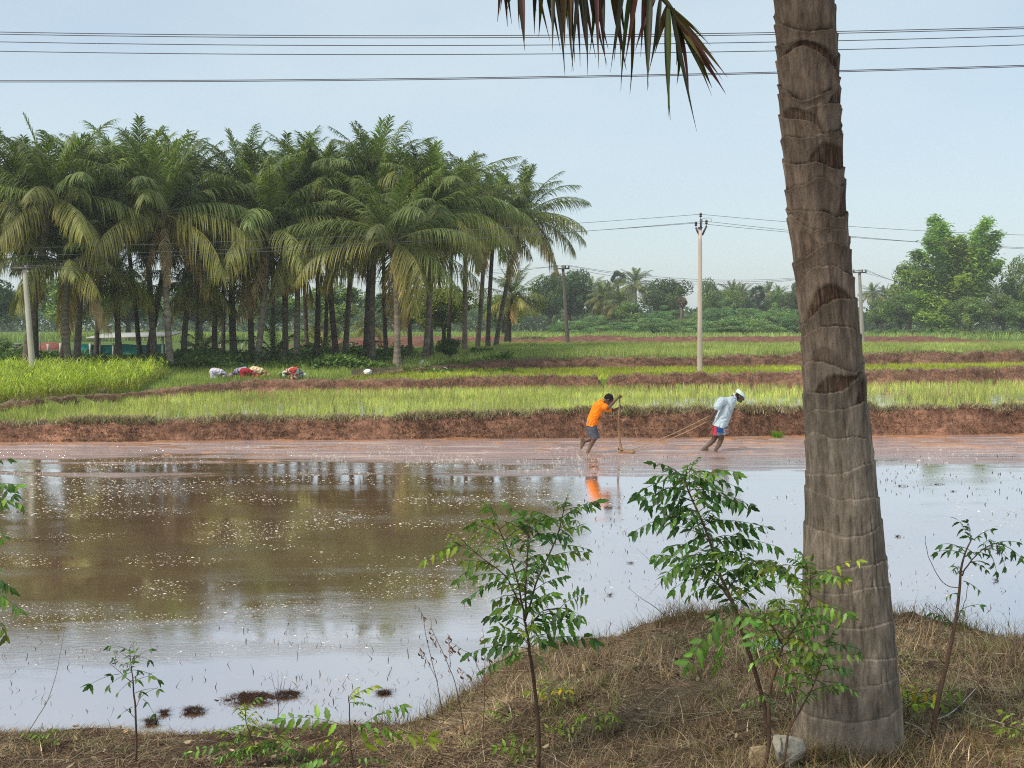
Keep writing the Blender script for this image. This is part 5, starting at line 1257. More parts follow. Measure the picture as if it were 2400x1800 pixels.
# pale blue plastic sheet behind the sapling
p = at(1800, 1462, 7.2); p[2] = float(bank_z(p[0], 7.2)); g = np.linspace(-1, 1, 26); A, B_ = np.meshgrid(g, g, indexing='ij')
Zp = .10 * np.clip(1 - A ** 2 - .6 * B_ ** 2, 0, 1) + .03 * fbm(A * 2.5, B_ * 2.5, 4, 3) + .01
mb = MB(); v, q = grid(A * .13, B_ * .09, Zp * .6); mb.add(v, q, (.30, .46, .49)); o = mb.build('plastic_sheet', M_PLAST); o.location = p
sm = o.modifiers.new('thick', 'SOLIDIFY'); sm.thickness = .004
tag(o, 'crumpled pale blue plastic sheet lying behind the sapling left of the big trunk', 'plastic sheet')

# ------------------------------------------------------------------ mud clumps and litter in the water
def clump(label, u, v, w, hgt, seed, straw=900):
    p = on(u, v, 0.0); g = np.linspace(-1, 1, 60); A, B_ = np.meshgrid(g, g, indexing='ij'); rr = A ** 2 + B_ ** 2
    Zp = hgt * (np.clip(.85 - rr + .7 * fbm(A * 2.2 + seed, B_ * 2.2, 1, 3), -.4, 1) * (.55 + .9 * fbm(A * 3.5 + seed, B_ * 3.5, 2, 4))) - .016
    mb = MB(); vv, q = grid(A * w, B_ * w * .6, Zp); mb.add(vv, q, vary((.06, .035, .024), len(vv), .2))
    n = straw; a = rng.normal(0, .36, (n, 2)); a = a[(a ** 2).sum(1) < .8]; n = len(a)
    zz = hgt * np.clip(1 - (a ** 2).sum(1), 0, 1) * .7
    mb.add(*blades(np.stack([a[:, 0] * w, a[:, 1] * w * .6, zz - .005], -1), rng.uniform(.01, .04, n), rng.uniform(.8, 3.5, n), .0045, vary((.075, .045, .032), n, .35), 3, droop=.4))
    o = mb.build('mud_clump', M_BANK); o.location = p; tag(o, label, 'mud clump', 'clumps of mud and rotten straw in the water')
for i, (u, v, w, h_, lab) in enumerate([(590, 1640, .32, .10, 'largest straw covered mud clump in the near water'), (672, 1630, .16, .06, 'mud clump joined to the right end of the largest one'), (455, 1668, .13, .06, 'small dark mud clump left of the largest one'),
   (355, 1695, .09, .06, 'mud lump at the shore right of the small dark sapling'), (385, 1672, .05, .04, 'knotted mud bit right of the small dark sapling'), (900, 1625, .10, .03, 'mud bit at the shore left of the dry stalks'),
   (2115, 1140, .16, .06, 'reddish mud lump in the bright water right of the big trunk, leftmost'), (2200, 1135, .14, .04, 'reddish mud lump farther right in the bright water'), (2235, 1152, .10, .03, 'flat reddish mud bit right in the bright water, lower'), (2105, 1258, .08, .04, 'dark mud lump close to the right side of the big trunk'), (2335, 1362, .05, .05, 'small dark upright lump in the water behind the sparse sapling'),
   (1365, 1312, .08, .03, 'reddish mud lump right of the middle sapling crown'), (1478, 1320, .08, .03, 'reddish mud lump left of the tallest sapling'), (1430, 1395, .04, .03, 'small mud lump below two others in front of the tallest sapling'), (1640, 1150, .10, .02, 'reddish mud patch behind the top of the tallest sapling')]):
    clump(lab, u, v, w * (.72 if w < .12 else 1), h_ * .5, i * 3.3, int(250 + 2600 * w) if v > 1500 else 60)
# stubble and straw bits sticking out of the water
n = 48000
u = rng.uniform(-30, 2430, n); v = 1070 + (1700 - 1070) * rng.random(n) ** 1.1
wgt = np.clip(.14 + .9 * sstep(u, 1150, 1700) * (1 - .5 * sstep(v, 1350, 1500)) + .45 * sstep(v, 1400, 1600), 0, 1) * np.clip(.5 + fbm(u * .004, v * .02, 4, 3), .05, 1)
k = rng.random(n) < wgt; u, v = u[k], v[k]
P = np.array([on(a, b_, -.01) for a, b_ in zip(u, v)]); n = len(P)
inw = P[:, 1] > np.interp(P[:, 0], _xe, _ye) + .5
P = P[inw]; n = len(P); flat = rng.random(n) < .8
bb = MB(); bb.add(*blades(P, np.where(flat, rng.uniform(.008, .02, n), rng.uniform(.02, .085, n)), np.where(flat, rng.uniform(3, 9, n), rng.uniform(.1, 1.2, n)), rng.uniform(.006, .014, n) * np.clip(P[:, 1] / 11, 1, 2.2), vary((.085, .062, .05), n, .45), 3, droop=np.where(flat, .6, .3), jag=.1))
stuff(bb.build('stubble', M_DRY), 'dark rice stubble and straw bits poking out of the shallow water', 'stubble')
# foam and floating scraps: small wet domes that catch the sky
n = 70000
u = rng.uniform(-40, 2440, n); v = 1045 + (1600 - 1045) * rng.random(n) ** 1.15
d = np.clip(.18 + 1.5 * fbm(u * .005, v * .035, 2, 5), 0, 1) * (1 - .75 * sstep(u, 1250, 1500)) * (1 - .7 * sstep(v, 1480, 1560)) + .6 * (np.exp(-((v - 1128) / 6) ** 2)) * (u < 1300)
k = rng.random(n) < d; u, v = u[k], v[k]
P = np.array([on(a, b_, 0) for a, b_ in zip(u, v)]); n = len(P)
s = (.0018 + .0045 * rng.random(n) ** 4) * np.clip(P[:, 1] / 11, .9, 1.9)
ang = np.linspace(0, 2 * np.pi, 6, endpoint=False)
ring = np.stack([np.cos(ang), np.sin(ang), np.zeros(6)], -1)
el = rng.uniform(1, 3.4, (n, 1, 1)) * np.array([1, 0, 0]) + np.array([0, 1, 1])
V = np.concatenate([ring * 1.0, ring * .6 + [0, 0, .5], [[0, 0, .65]]])[None] * s[:, None, None] * el + P[:, None]
base = np.arange(n)[:, None] * 13
q4 = np.concatenate([base + np.array([i, (i + 1) % 6, 6 + (i + 1) % 6, 6 + i]) for i in range(6)]); q3 = np.concatenate([base + np.array([6 + i, 6 + (i + 1) % 6, 12]) for i in range(6)])
bb = MB(); bb.add(V.reshape(-1, 3), [q4, q3], np.repeat(vary((.42, .36, .30), n, .35, .05), 13, 0))
M_FOAM = surf('foam', namp=.1, rough=.3, spec=.6)
stuff(bb.build('foam', M_FOAM), 'whitish specks of foam and floating scraps on the muddy water', 'foam')
# a bunch of rice seedlings lying in the water near the far bank
p = on(1820, 1025, 0.0); n = 260; r0 = rng.normal(0, .06, (n, 3)); r0[:, 2] = 0
bb = MB(); bb.add(*blades(r0, rng.uniform(.12, .28, n), rng.uniform(.2, 1.2, n), .014, vary((.16, .30, .03), n, .25), 3, droop=.3)); o = bb.build('rice_seedlings', M_GRASS); o.location = p
tag(o, 'bright green bunch of rice seedlings dropped in the mud beside the big trunk', 'seedlings')
# ------------------------------------------------------------------ poles and wires
def gz(p): return float(height(p[0], p[1]))
WIREM = surf('wire', namp=0, rough=.5, spec=.4)
def wire(label, pts, r=.006, group=None, name='power_line', sag=0.0, col=(.055, .05, .055)):
    P = np.array(pts, float)
    if len(P) == 2 and sag:
        t = np.linspace(0, 1, 40)[:, None]; P = P[0] * (1 - t) + P[1] * t; P[:, 2] -= (4 * sag * t * (1 - t))[:, 0]
    p = P[0].copy(); mb = MB(); mb.add(*tube(P - p, r, 5, col)); o = mb.build(name, WIREM); o.location = p
    tag(o, label, 'wire', group); return o
# near wires crossing the sky: left, middle, right v values
for i, (vl, vm, vr, lab) in enumerate([(75, 83, 63, 'uppermost power line crossing the whole sky'), (80, 88, 67, 'second power line, a hair below the uppermost'), (98, 106, 84, 'third power line crossing the sky, alone'), (120, 127, 105, 'fourth power line crossing the sky, alone'), (189, 181, 153, 'upper of the lowest close pair of power lines in the sky'), (192, 184, 156, 'lowest power line crossing the sky')]):
    Yw = 13.0; us = np.linspace(-1500, 3900, 60); k = np.polyfit([0, 1180, 2400], [vl, vm, vr], 2)
    wire(lab, [at(u_, np.polyval(k, u_), Yw) for u_ in us], .0048, 'near power lines across the sky', col=(.06, .05, .06))

def cyl(p0, p1, r0, r1=None, n=10, col=(1, 1, 1)): return tube([p0, (np.array(p0) + np.array(p1)) / 2, p1], np.linspace(r0, r1 if r1 is not None else r0, 3), n, col)
def insulator(mb, o, s=1.0):
    prof = [(0, .018), (.02, .05), (.05, .055), (.07, .035), (.09, .05), (.12, .052), (.15, .035), (.17, .025)]
    P = np.array([(0, 0, z * s) for z, _ in prof]) + o; mb.add(*tube(P, [r_ * s for _, r_ in prof], 10, (.045, .03, .03)))
# central concrete pole
pc = ground_point(1640, 873); Yp = pc[1]
po = empty('utility_pole', pc, 'slim concrete utility pole with three insulators, in the middle of the field', 'utility pole')
topc = at(1641, 536, Yp) - pc
mb = MB()
hx0, hx1, H = .115, .075, topc[2]
def taper_box(h, a, b_, lean=(0, 0), seg=14, ch=.2):
    z = np.linspace(-.3, h, seg); w = np.interp(z, [0, h], [a, b_])
    oc = [(-1, -1 + ch), (-1 + ch, -1), (1 - ch, -1), (1, -1 + ch), (1, 1 - ch), (1 - ch, 1), (-1 + ch, 1), (-1, 1 - ch)]
    V = np.concatenate([[(x_ * ww + lean[0] * zz / h, y_ * ww + lean[1] * zz / h, zz) for x_, y_ in oc] for zz, ww in zip(z, w)])
    i = np.arange(seg - 1)[:, None] * 8; j = np.arange(8)[None]; k = (j + 1) % 8
    q = np.stack([i + j, i + k, i + 8 + k, i + 8 + j], -1).reshape(-1, 4)
    return V, [q, np.array([[(seg - 1) * 8 + t for t in range(8)]])]
v, f = taper_box(H, hx0, hx1, (topc[0], 0)); mb.add(v, f, (.52, .43, .36)); mb.build('pole', M_CONC, po)
pxm = Yp / F
P_ = lambda x, y: at(1580 + x / 10.37, 480 + y / 10.37, Yp) - pc
mb = MB(); mb.add(*cyl(P_(650, 570), P_(648, 340), .05, n=6, col=(.06, .045, .045))); mb.add(*box(*P_(630, 560), .2, .24, .06), (.05, .04, .04)); mb.build('top_bracket', M_METAL, po)
mb = MB(); mb.add(*cyl(P_(590, 700), P_(525, 550), .045, n=6, col=(.06, .045, .045))); mb.build('left_arm', M_METAL, po)
mb = MB(); mb.add(*cyl(P_(590, 720), P_(700, 720), .06, n=6, col=(.05, .04, .04))); mb.add(*cyl(P_(690, 725), P_(790, 510), .05, n=6, col=(.05, .04, .04))); mb.build('right_arm', M_METAL, po)
ins = [(645, 335), (530, 550), (785, 505)]
for x_, y_ in ins:
    mb = MB(); o = P_(x_, y_); mb.add(*cyl(o, o + [0, 0, .1], .014, n=6, col=(.06, .05, .05))); insulator(mb, o + np.array([0, 0, .06]), 1.25); mb.build('insulator', M_METAL, po)
mb = MB(); q0 = [P_(690, 430), P_(692, 335), P_(780, 322), P_(900, 322), P_(905, 405)]; mb.add(*tube(q0, .01, 5, (.08, .07, .07))); mb.build('jumper_wire', WIREM, po)
tops = [P_(x_, y_ - 105) + pc for x_, y_ in ins]
GW = 'power lines of the central concrete pole'
# left ends reach far behind the camera's left; right ends far right
for (tp, (lu, lv, lY), (ru, rv, rY), n_) in [(tops[0], (-500, 590, 46), (3000, 552, 60), 'top'), (tops[1], (-500, 607, 45.5), (3000, 588, 59.5), 'left'), (tops[2], (-500, 628, 46.5), (3000, 598, 60.5), 'right')]:
    wire('power line running left from the %s insulator of the central pole across the grove' % n_, [tp, at(lu, lv, lY)], .010, GW, sag=.35, col=(.10, .10, .095))
    wire('power line running right from the %s insulator of the central pole' % n_, [tp, at(ru, rv, rY)], .010, GW, sag=.45, col=(.10, .10, .095))
# leaning pale pole at left
pl = ground_point(77, 893); pl = at(79, 905, 44.5); pl[2] = gz(pl)
pt = at(57, 622, 44.5)
lp = empty('utility_pole', pl, 'pale pole leaning left, standing behind the tall fodder grass', 'utility pole')
mb = MB(); v, f = taper_box(pt[2] - pl[2], .105, .07, (pt[0] - pl[0], 0)); mb.add(v, f, (.50, .46, .38)); mb.build('pole', M_CONC, lp)
o = pt - pl; mb = MB(); mb.add(*box(o[0], -.12, o[2] - .12, .9, .06, .07), (.10, .09, .08)); mb.build('crossarm', M_METAL, lp)
for dx in (-.4, 0, .4):
    mb = MB(); insulator(mb, o + np.array([dx, -.12, -.09]), .7); mb.build('insulator', M_METAL, lp)
# the two far poles
def tpole(label, ub, vb, ut, vt, Y, tone):
    p = at(ub, vb, Y); p[2] = gz(p); t = at(ut, vt, Y); r = empty('utility_pole', p, label, 'utility pole')
    h = t[2] - p[2]; mb = MB(); v, f = taper_box(h, .16, .10, (t[0] - p[0], 0)); mb.add(v, f, tone); mb.build('pole', M_CONC, r)
    o = t - p; mb = MB(); w = 31 * Y / F; mb.add(*box(o[0], -.14, o[2] - .25, w, .08, .1), (.09, .08, .075)); mb.build('crossarm', M_METAL, r)
    e = []
    for dx in (-w / 2 + .05, w * .18, w / 2 - .05):
        mb = MB(); insulator(mb, o + np.array([dx, -.14, -.22]), 1.2); mb.build('insulator', M_METAL, r); e.append(p + o + np.array([dx, -.14, .0]))
    return e
e1 = tpole('dark far pole with a crossarm beside the rightmost palms', 1331, 820, 1319, 622, 84, (.16, .14, .12))
e2 = tpole('grey far pole with a crossarm just right of the big trunk', 2022, 800, 2014, 632, 95, (.36, .34, .30))
for k in range(3):
    nm = ['left', 'middle', 'right'][k]
    wire('sagging power line between the two far poles, on their %s insulators' % nm, [e1[k], e2[k]], .014, 'power lines of the far poles', sag=[1.35, 1.15, 1.0][k], col=(.11, .11, .11))
    wire('power line leaving the grey far pole to the right from its %s insulator' % nm, [e2[k], at(2120 + 60, 676 + 6 * k, 112)], .014, 'power lines of the far poles', sag=.1, col=(.11, .11, .11))
    wire('power line from the leaning pale pole to the dark far pole, on its %s insulator' % nm, [pt + np.array([[-.4, 0, .4][k], -.12, 0]), e1[k]], .009, 'power lines of the far poles', sag=.95 - .25 * k, col=(.11, .11, .10))
    wire('power line leaving the leaning pale pole to the left from its %s insulator' % nm, [pt + np.array([[-.4, 0, .4][k], -.12, 0]), at(-300, 618 + 8 * k, 40)], .009, 'power lines of the far poles', sag=.1, col=(.11, .11, .10))

# ------------------------------------------------------------------ shed, hut, fence posts
Ys = 68.0
z0 = 1.1
S = lambda u, v, Y=Ys: at(u, v, Y)
b0 = S(290, 832); sh = empty('shed', (b0[0], Ys, z0), 'open shed with a thin flat roof and a green shade net, seen behind the palms', 'shed'); so = np.array([b0[0], Ys, z0])
mb = MB(); a, c = S(205, 791) - so, S(395, 788) - so
mb.add(np.array([[a[0], -.3, a[2]], [c[0], -.3, c[2]], [c[0], 3.2, c[2] + .25], [a[0], 3.2, a[2] + .25], [a[0], -.3, a[2] - .06], [c[0], -.3, c[2] - .06], [c[0], 3.2, c[2] + .19], [a[0], 3.2, a[2] + .19]]), np.array([[0, 1, 2, 3], [7, 6, 5, 4], [0, 4, 5, 1], [1, 5, 6, 2], [2, 6, 7, 3], [3, 7, 4, 0]]), (.36, .35, .34)); mb.build('roof', M_METAL, sh)
for u_, vt, vb in [(212, 805, 832), (234, 792, 834), (266, 804, 832), (326, 790, 832), (382, 790, 832)]:
    t, b_ = S(u_ - 1, vt) - so, S(u_, vb) - so; mb = MB(); mb.add(*tube([(b_[0], 0, -.2), ((b_[0] + t[0]) / 2, 0, t[2] / 2), (t[0], 0, t[2])], .075, 8, (.55, .52, .46))); mb.build('post', M_CONC, sh)
xa, xb = (S(188, 820) - so)[0], (S(385, 820) - so)[0]; zt, zb = (S(200, 806) - so)[2], -.02
x = np.linspace(xa, xb, 120); zz = np.linspace(0, 1, 10); Xg, Tg = np.meshgrid(x, zz, indexing='ij')
Zg = zb + (zt - .07 * np.abs(np.sin(Xg * 1.3)) - zb) * Tg; Yg = .12 + .07 * fbm(Xg * 2.2, Tg * 2, 1, 3)
mb = MB(); v, q = grid(Xg, Yg, Zg); mb.add(v, q, (.02, .20, .17)); mb.build('shade_net', M_CLOTH, sh)
mb = MB(); 
Yh = 78.0; hb = at(104, 834, Yh); hu = empty('hut', (hb[0], Yh, 1.1), 'small red tiled hut at the left behind the palms', 'hut'); ho = np.array([hb[0], Yh, 1.1])
Hh = lambda u, v: at(u, v, Yh) - ho
w0, w1, wt = Hh(84, 820)[0], Hh(124, 820)[0], Hh(100, 818)[2]
mb = MB(); mb.add(*box((w0 + w1) / 2, 1.0, wt / 2, w1 - w0, 2.0, wt), (.16, .09, .07)); mb.build('wall', M_PLASTER, hu)
mb = MB(); e0, e1_, rz_ = w0 - .25, w1 + .45, Hh(105, 803)[2]; ez = wt - .05
mb.add([[e0, -.3, ez], [e1_, -.3, ez], [e1_, 2.3, ez], [e0, 2.3, ez], [e0 + .4, 1, rz_], [e1_ - .6, 1, rz_], [e0, -.3, ez - .07], [e1_, -.3, ez - .07], [e1_, 2.3, ez - .07], [e0, 2.3, ez - .07]], [np.array([[0, 1, 5, 4], [2, 3, 4, 5], [0, 6, 7, 1], [1, 7, 8, 2], [2, 8, 9, 3], [3, 9, 6, 0], [9, 8, 7, 6]]), np.array([[1, 2, 5], [3, 0, 4]])], (.25, .085, .06)); mb.build('roof', M_EARTH, hu)
mb = MB(); mb.add(*box(w0 + .7, -.03, wt * .42, .5, .06, wt * .8), (.04, .03, .03)); mb.build('door', M_WOOD, hu)
# walled pen at far left
pw = at(42, 834, 74); ow = empty('pen_wall', (pw[0], 74, 1.1), 'low grey block wall at far left beside the hut', 'wall'); mb = MB(); wdt = 14 * 74 / F; hgt = at(42, 808, 74)[2] - 1.1
mb.add(*box(0, 0, hgt / 2, wdt, .25, hgt), (.28, .26, .24)); mb.build('wall', M_PLASTER, ow)
mb = MB(); mb.add(*box(0, 0, hgt + .035, wdt + .1, .32, .07), (.32, .30, .28)); mb.build('coping', M_PLASTER, ow)
for i, (u_, vt, vb, Y_, lab) in enumerate([(33, 807, 833, 72, 'pale fence post at the far left end'), (113, 806, 832, 72, 'pale fence post in front of the hut, left one'), (142, 804, 830, 72, 'pale fence post with a dark lower half right of the hut'), (95, 778, 833, 72, 'thin tall bare pole in front of the hut'),
   (449, 806, 830, 76, 'grey fence post right of the tall front palm'), (473, 810, 829, 76, 'faint fence post right of the grey one'), (519, 806, 826, 80, 'pale fence post behind the woman in white'), (568, 805, 826, 80, 'pale fence post behind the woman in red'), (724, 806, 826, 80, 'fence post seen between the trunks right of the striped woman'), (750, 805, 824, 80, 'fence post beside it nearer the middle of the grove'), (823, 804, 822, 82, 'fence post seen above the white bundle')]):
    b_, t = at(u_, vb, Y_), at(u_, vt, Y_); b_[2] = gz(b_); mb = MB(); mb.add(*tube([[0, 0, -.2], [0.01, 0, (t[2] - b_[2]) / 2], [0, 0, t[2] - b_[2]]], .03 if i == 3 else .09, 8, (.50, .48, .43) if i not in (3,) else (.3, .28, .25)))
    o = mb.build('fence_post', M_CONC); o.location = b_; tag(o, lab, 'fence post', 'fence posts behind the grove')
# white standpipe, pale pole on the ground, white bundles
p = ground_point(985, 872); mb = MB(); q_ = [at(985, 873, p[1]) - p, at(984, 862, p[1]) - p, at(986, 853, p[1]) - p, at(990, 848, p[1]) - p, at(993, 846, p[1]) - p]; q_[0][2] = -.1
mb.add(*tube(curve(q_, 20), .085, 10, (.72, .70, .66))); o = mb.build('standpipe', M_PLASTER); o.location = p; tag(o, 'white bent standpipe at the foot of the coconut bearing palm', 'pipe')
p = ground_point(1012, 868); e = ground_point(1048, 855) - p; mb = MB(); mb.add(*tube([[0, 0, .08], e / 2 + [0, 0, .1], e + [0, 0, .12]], .05, 8, (.5, .46, .4))); o = mb.build('fallen_pole', M_CONC); o.location = p; tag(o, 'pale pipe lying on the dry bank right of the standpipe', 'pipe')
def bundle(label, u, v, w, h, col, Y=None):
    p = ground_point(u, v); V, q = sphere((0, 0, 0), 1, 32, 20); d = 1 + .25 * fbm(V[:, 0] * 1.8 + u, V[:, 1] * 1.8, V[:, 2] * 1.8, 4)
    s = p[1] / F; V = V * d[:, None] * [w * s / 2, w * s / 2.5, h * s / 2] + [0, 0, h * s * .42]; V[:, 0] += .35 * V[:, 2]
    mb = MB(); mb.add(V, q, np.array(col) * np.exp(.12 * fbm(V[:, 0] * 9, V[:, 1] * 9, V[:, 2] * 9, 3))[:, None]); o = mb.build('bundle', M_CLOTH); o.location = p; tag(o, label, 'bundle', 'cloth bundles in the meadow')
bundle('white cloth bundle standing in the meadow left of the standpipe', 858, 884, 22, 17, (.72, .71, .70)); bundle('small white cloth lying left of the white bundle', 829, 886, 12, 5, (.6, .58, .55)); bundle('pinkish sack at the foot of the fodder grass', 240, 936, 16, 16, (.45, .36, .34))

# ------------------------------------------------------------------ people
DG = lambda: bpy.context.evaluated_depsgraph_get()
def capsule(mb, p0, p1, r0, r1, n=14):
    p0, p1 = np.asarray(p0, float), np.asarray(p1, float); d = p1 - p0; L = np.linalg.norm(d)
    if L < 1e-6: d = UP; L = 1e-6
    d = d / max(np.linalg.norm(d), 1e-9)
    k = np.linspace(0, np.pi / 2, 5)
    ts, rs = [], []
    for a in k: ts.append(-r0 * math.cos(a)); rs.append(r0 * math.sin(a))
    for a in k: ts.append(L + r1 * math.sin(a)); rs.append(r1 * math.cos(a))
    rs = np.maximum(rs, 1e-4)
    P = p0 + np.array(ts)[:, None] * d
    ref = UP if abs(d[2]) < .9 else np.array([1.0, 0, 0]); N = np.cross(ref, d); N /= np.linalg.norm(N); B = np.cross(d, N)
    a = np.linspace(0, 2 * np.pi, n, endpoint=False)
    V = (P[:, None] + np.array(rs)[:, None, None] * (np.cos(a)[None, :, None] * N + np.sin(a)[None, :, None] * B)).reshape(-1, 3)
    m = len(P); i = np.arange(m - 1)[:, None] * n; j = np.arange(n)[None]; kk = (j + 1) % n
    q = np.stack([i + j, i + kk, i + n + kk, i + n + j], -1).reshape(-1, 4)
    mb.add(V, [q, np.arange(n)[None, ::-1], (m - 1) * n + np.arange(n)[None]])
def ell(mb, c, r, rot=None):
    V, q = sphere((0, 0, 0), r, 18, 12)
    if rot is not None: V = V @ np.array(rot).T
    mb.add(V + c, q[:, ::-1])
def solid(name, mb, mat, parent, voxel=.012, smooth=3, colfn=None, cuts=(), fold=0.0, fax=(.4, 0, .9)):
    """fuse the shapes into one continuous skin, smooth it and colour it"""
    me = mb.mesh(name + '_raw'); bm_ = bmesh.new(); bm_.from_mesh(me); bmesh.ops.recalc_face_normals(bm_, faces=bm_.faces); bm_.to_mesh(me); bm_.free()
    o = link(name + '_raw', me); m = o.modifiers.new('r', 'REMESH'); m.mode = 'VOXEL'; m.voxel_size = voxel
    s = o.modifiers.new('s', 'SMOOTH'); s.iterations = smooth; s.factor = .5
    out = bpy.data.meshes.new_from_object(o.evaluated_get(DG())); bpy.data.objects.remove(o); bpy.data.meshes.remove(me)
    if cuts:
        bm_ = bmesh.new(); bm_.from_mesh(out)
        for co, no in cuts:
            g = bmesh.ops.bisect_plane(bm_, geom=bm_.verts[:] + bm_.edges[:] + bm_.faces[:], plane_co=co, plane_no=no, clear_outer=True)
            ed = [e for e in g['geom_cut'] if isinstance(e, bmesh.types.BMEdge)]
            try: bmesh.ops.holes_fill(bm_, edges=ed, sides=0)
            except Exception: pass
        bm_.to_mesh(out); bm_.free()
    n = len(out.vertices); co = np.empty(n * 3); out.vertices.foreach_get('co', co); co = co.reshape(-1, 3)
    c = colfn(co) if colfn else np.ones((n, 3))
    if fold:
        nr = np.empty(n * 3); out.vertices.foreach_get('normal', nr); nr = nr.reshape(-1, 3); fa = norm(np.array(fax)); fb_ = norm(np.cross(fa, [0, 1, 0])); a_ = co @ fa; b2_ = co @ fb_
        w_ = fbm(a_ * 13 + 3 * vnoise(co[:, 0] * 5, co[:, 1] * 5, co[:, 2] * 5), b2_ * 4.5, co[:, 1] * 6, 3)
        co = co + nr * (fold * (1 - 2 * np.abs(w_)))[:, None]; out.vertices.foreach_set('co', co.ravel()); out.update()
    for a in list(out.color_attributes): out.color_attributes.remove(a)
    ca = out.color_attributes.new('col', 'FLOAT_COLOR', 'POINT'); ca.data.foreach_set('color', np.concatenate([np.clip(c, .002, 1), np.ones((n, 1))], 1).astype(np.float32).ravel())
    out.polygons.foreach_set('use_smooth', np.ones(len(out.polygons), bool)); out.name = name
    out.materials.clear()
    return link(name, out, mat, parent)
def hand(mb, w, d, nrm, curl, s=1.0, thumb=1):
    """palm + five separate fingers; d = hand direction, nrm = side the fingers close towards"""
    w = np.asarray(w, float); d = norm(np.asarray(d, float)); nrm = np.asarray(nrm, float); nrm = norm(nrm - d * d.dot(nrm)); sd = np.cross(d, nrm)
    for k, (off, ln) in enumerate([(-.032, .9), (-.011, 1.0), (.011, .95), (.031, .78)]):
        b_ = w + d * .085 * s + sd * off * s; capsule(mb, w + d * .01 * s + sd * off * .6 * s, b_, .015 * s, .013 * s, 8)
        a = 0; p = b_
        for j, sl in enumerate((.042, .028, .022)):
            a += curl * (.9 + .12 * k * .3); q_ = p + (d * math.cos(a) + nrm * math.sin(a)) * sl * ln * s; capsule(mb, p, q_, (.0100 - .0012 * j) * s, (.0092 - .0012 * j) * s, 7); p = q_
    t0 = w + d * .025 * s - sd * .025 * thumb * s; t1 = t0 + (d * .6 - sd * .8 * thumb + nrm * .4) * .04 * s; t2 = t1 + (d * .6 + nrm * .9 - sd * .05 * thumb) * .03 * s; t3 = t2 + (d * .3 + nrm * .9 + sd * .3 * thumb) * .022 * s
    for a_, b_, r_ in ((t0, t1, .014), (t1, t2, .0115), (t2, t3, .010)): capsule(mb, a_, b_, r_ * s, r_ * .92 * s, 8)
def foot(mb, an, d, s=1.0, pitch=0.0):
    d = norm(np.asarray(d, float)); sd = norm(np.cross(d, UP if abs(d[2]) < .9 else np.array([1., 0, 0]))); up = np.cross(sd, d)
    hl = an - d * .05 * s - up * .045 * s; ball = an + d * .13 * s - up * .055 * s
    capsule(mb, an, hl, .04 * s, .034 * s); capsule(mb, an, ball, .042 * s, .03 * s); capsule(mb, hl, ball, .033 * s, .03 * s)
    for k, (o_, l_) in enumerate([(-.034, .062), (-.016, .058), (0, .052), (.015, .046), (.029, .038)]):
        a_ = ball + sd * o_ * s; capsule(mb, a_ - d * .02 * s, a_ + d * l_ * s - up * .005, (.015 if k == 0 else .011) * s, (.012 if k == 0 else .009) * s, 8)
def head(mb, c, fw, up_, s=1.0):
    """skull, jaw, nose, ears; fw = where the face looks"""
    fw = norm(np.asarray(fw, float)); up_ = np.asarray(up_, float); up_ = norm(up_ - fw * fw.dot(up_)); sd = np.cross(fw, up_); M = np.stack([fw, sd, up_], 1)
    c = np.asarray(c, float); T = lambda x_, y_, z_: c + M @ (np.array([x_, y_, z_]) * s)
    ell(mb, T(-.005, 0, .02), np.array([.098, .076, .095]) * s, M); ell(mb, T(.02, 0, -.045), np.array([.07, .058, .07]) * s, M)
    capsule(mb, T(.045, 0, -.085), T(.07, 0, -.095), .03 * s, .022 * s)
    capsule(mb, T(.085, 0, .012), T(.112, 0, -.028), .010 * s, .017 * s, 8); capsule(mb, T(.082, -.03, .028), T(.082, .03, .028), .014 * s, .014 * s, 8)
    capsule(mb, T(.086, -.018, -.062), T(.086, .018, -.062), .011 * s, .011 * s, 8); capsule(mb, T(.07, -.04, -.025), T(.07, -.035, -.01), .02 * s, .02 * s, 8); capsule(mb, T(.07, .04, -.025), T(.07, .035, -.01), .02 * s, .02 * s, 8)
    for e in (-1, 1): ell(mb, T(-.008, .078 * e, -.005), np.array([.02, .011, .032]) * s, M)
    return T
def skincol(base, T, feet_z=.25, mud=(.20, .12, .08)):
    def fn(co):
        c = np.tile(np.array(base), (len(co), 1)) * np.exp(.06 * fbm(co[:, 0] * 20, co[:, 1] * 20, co[:, 2] * 20, 2))[:, None]
        for e in (-1, 1):
            d = np.linalg.norm(co - T(.092, .032 * e, .012), axis=1); c[d < .013] = (.30, .27, .25); c[d < .0075] = (.01, .008, .006)
            d = np.linalg.norm(co - T(.096, .032 * e, .034), axis=1); c[d < .014] = (.01, .008, .007)
        d = np.linalg.norm((co - T(.094, 0, -.062)) * 1.0, axis=1); c[d < .018] = np.array(base) * np.array([1.15, .75, .75])
        m = (1 - sstep(co[:, 2] + .04 * fbm(co[:, 0] * 9, co[:, 1] * 9, co[:, 2] * 9, 3), feet_z - .08, feet_z + .06))[:, None] * .5
        return c * (1 - m) + np.array(mud) * m
    return fn

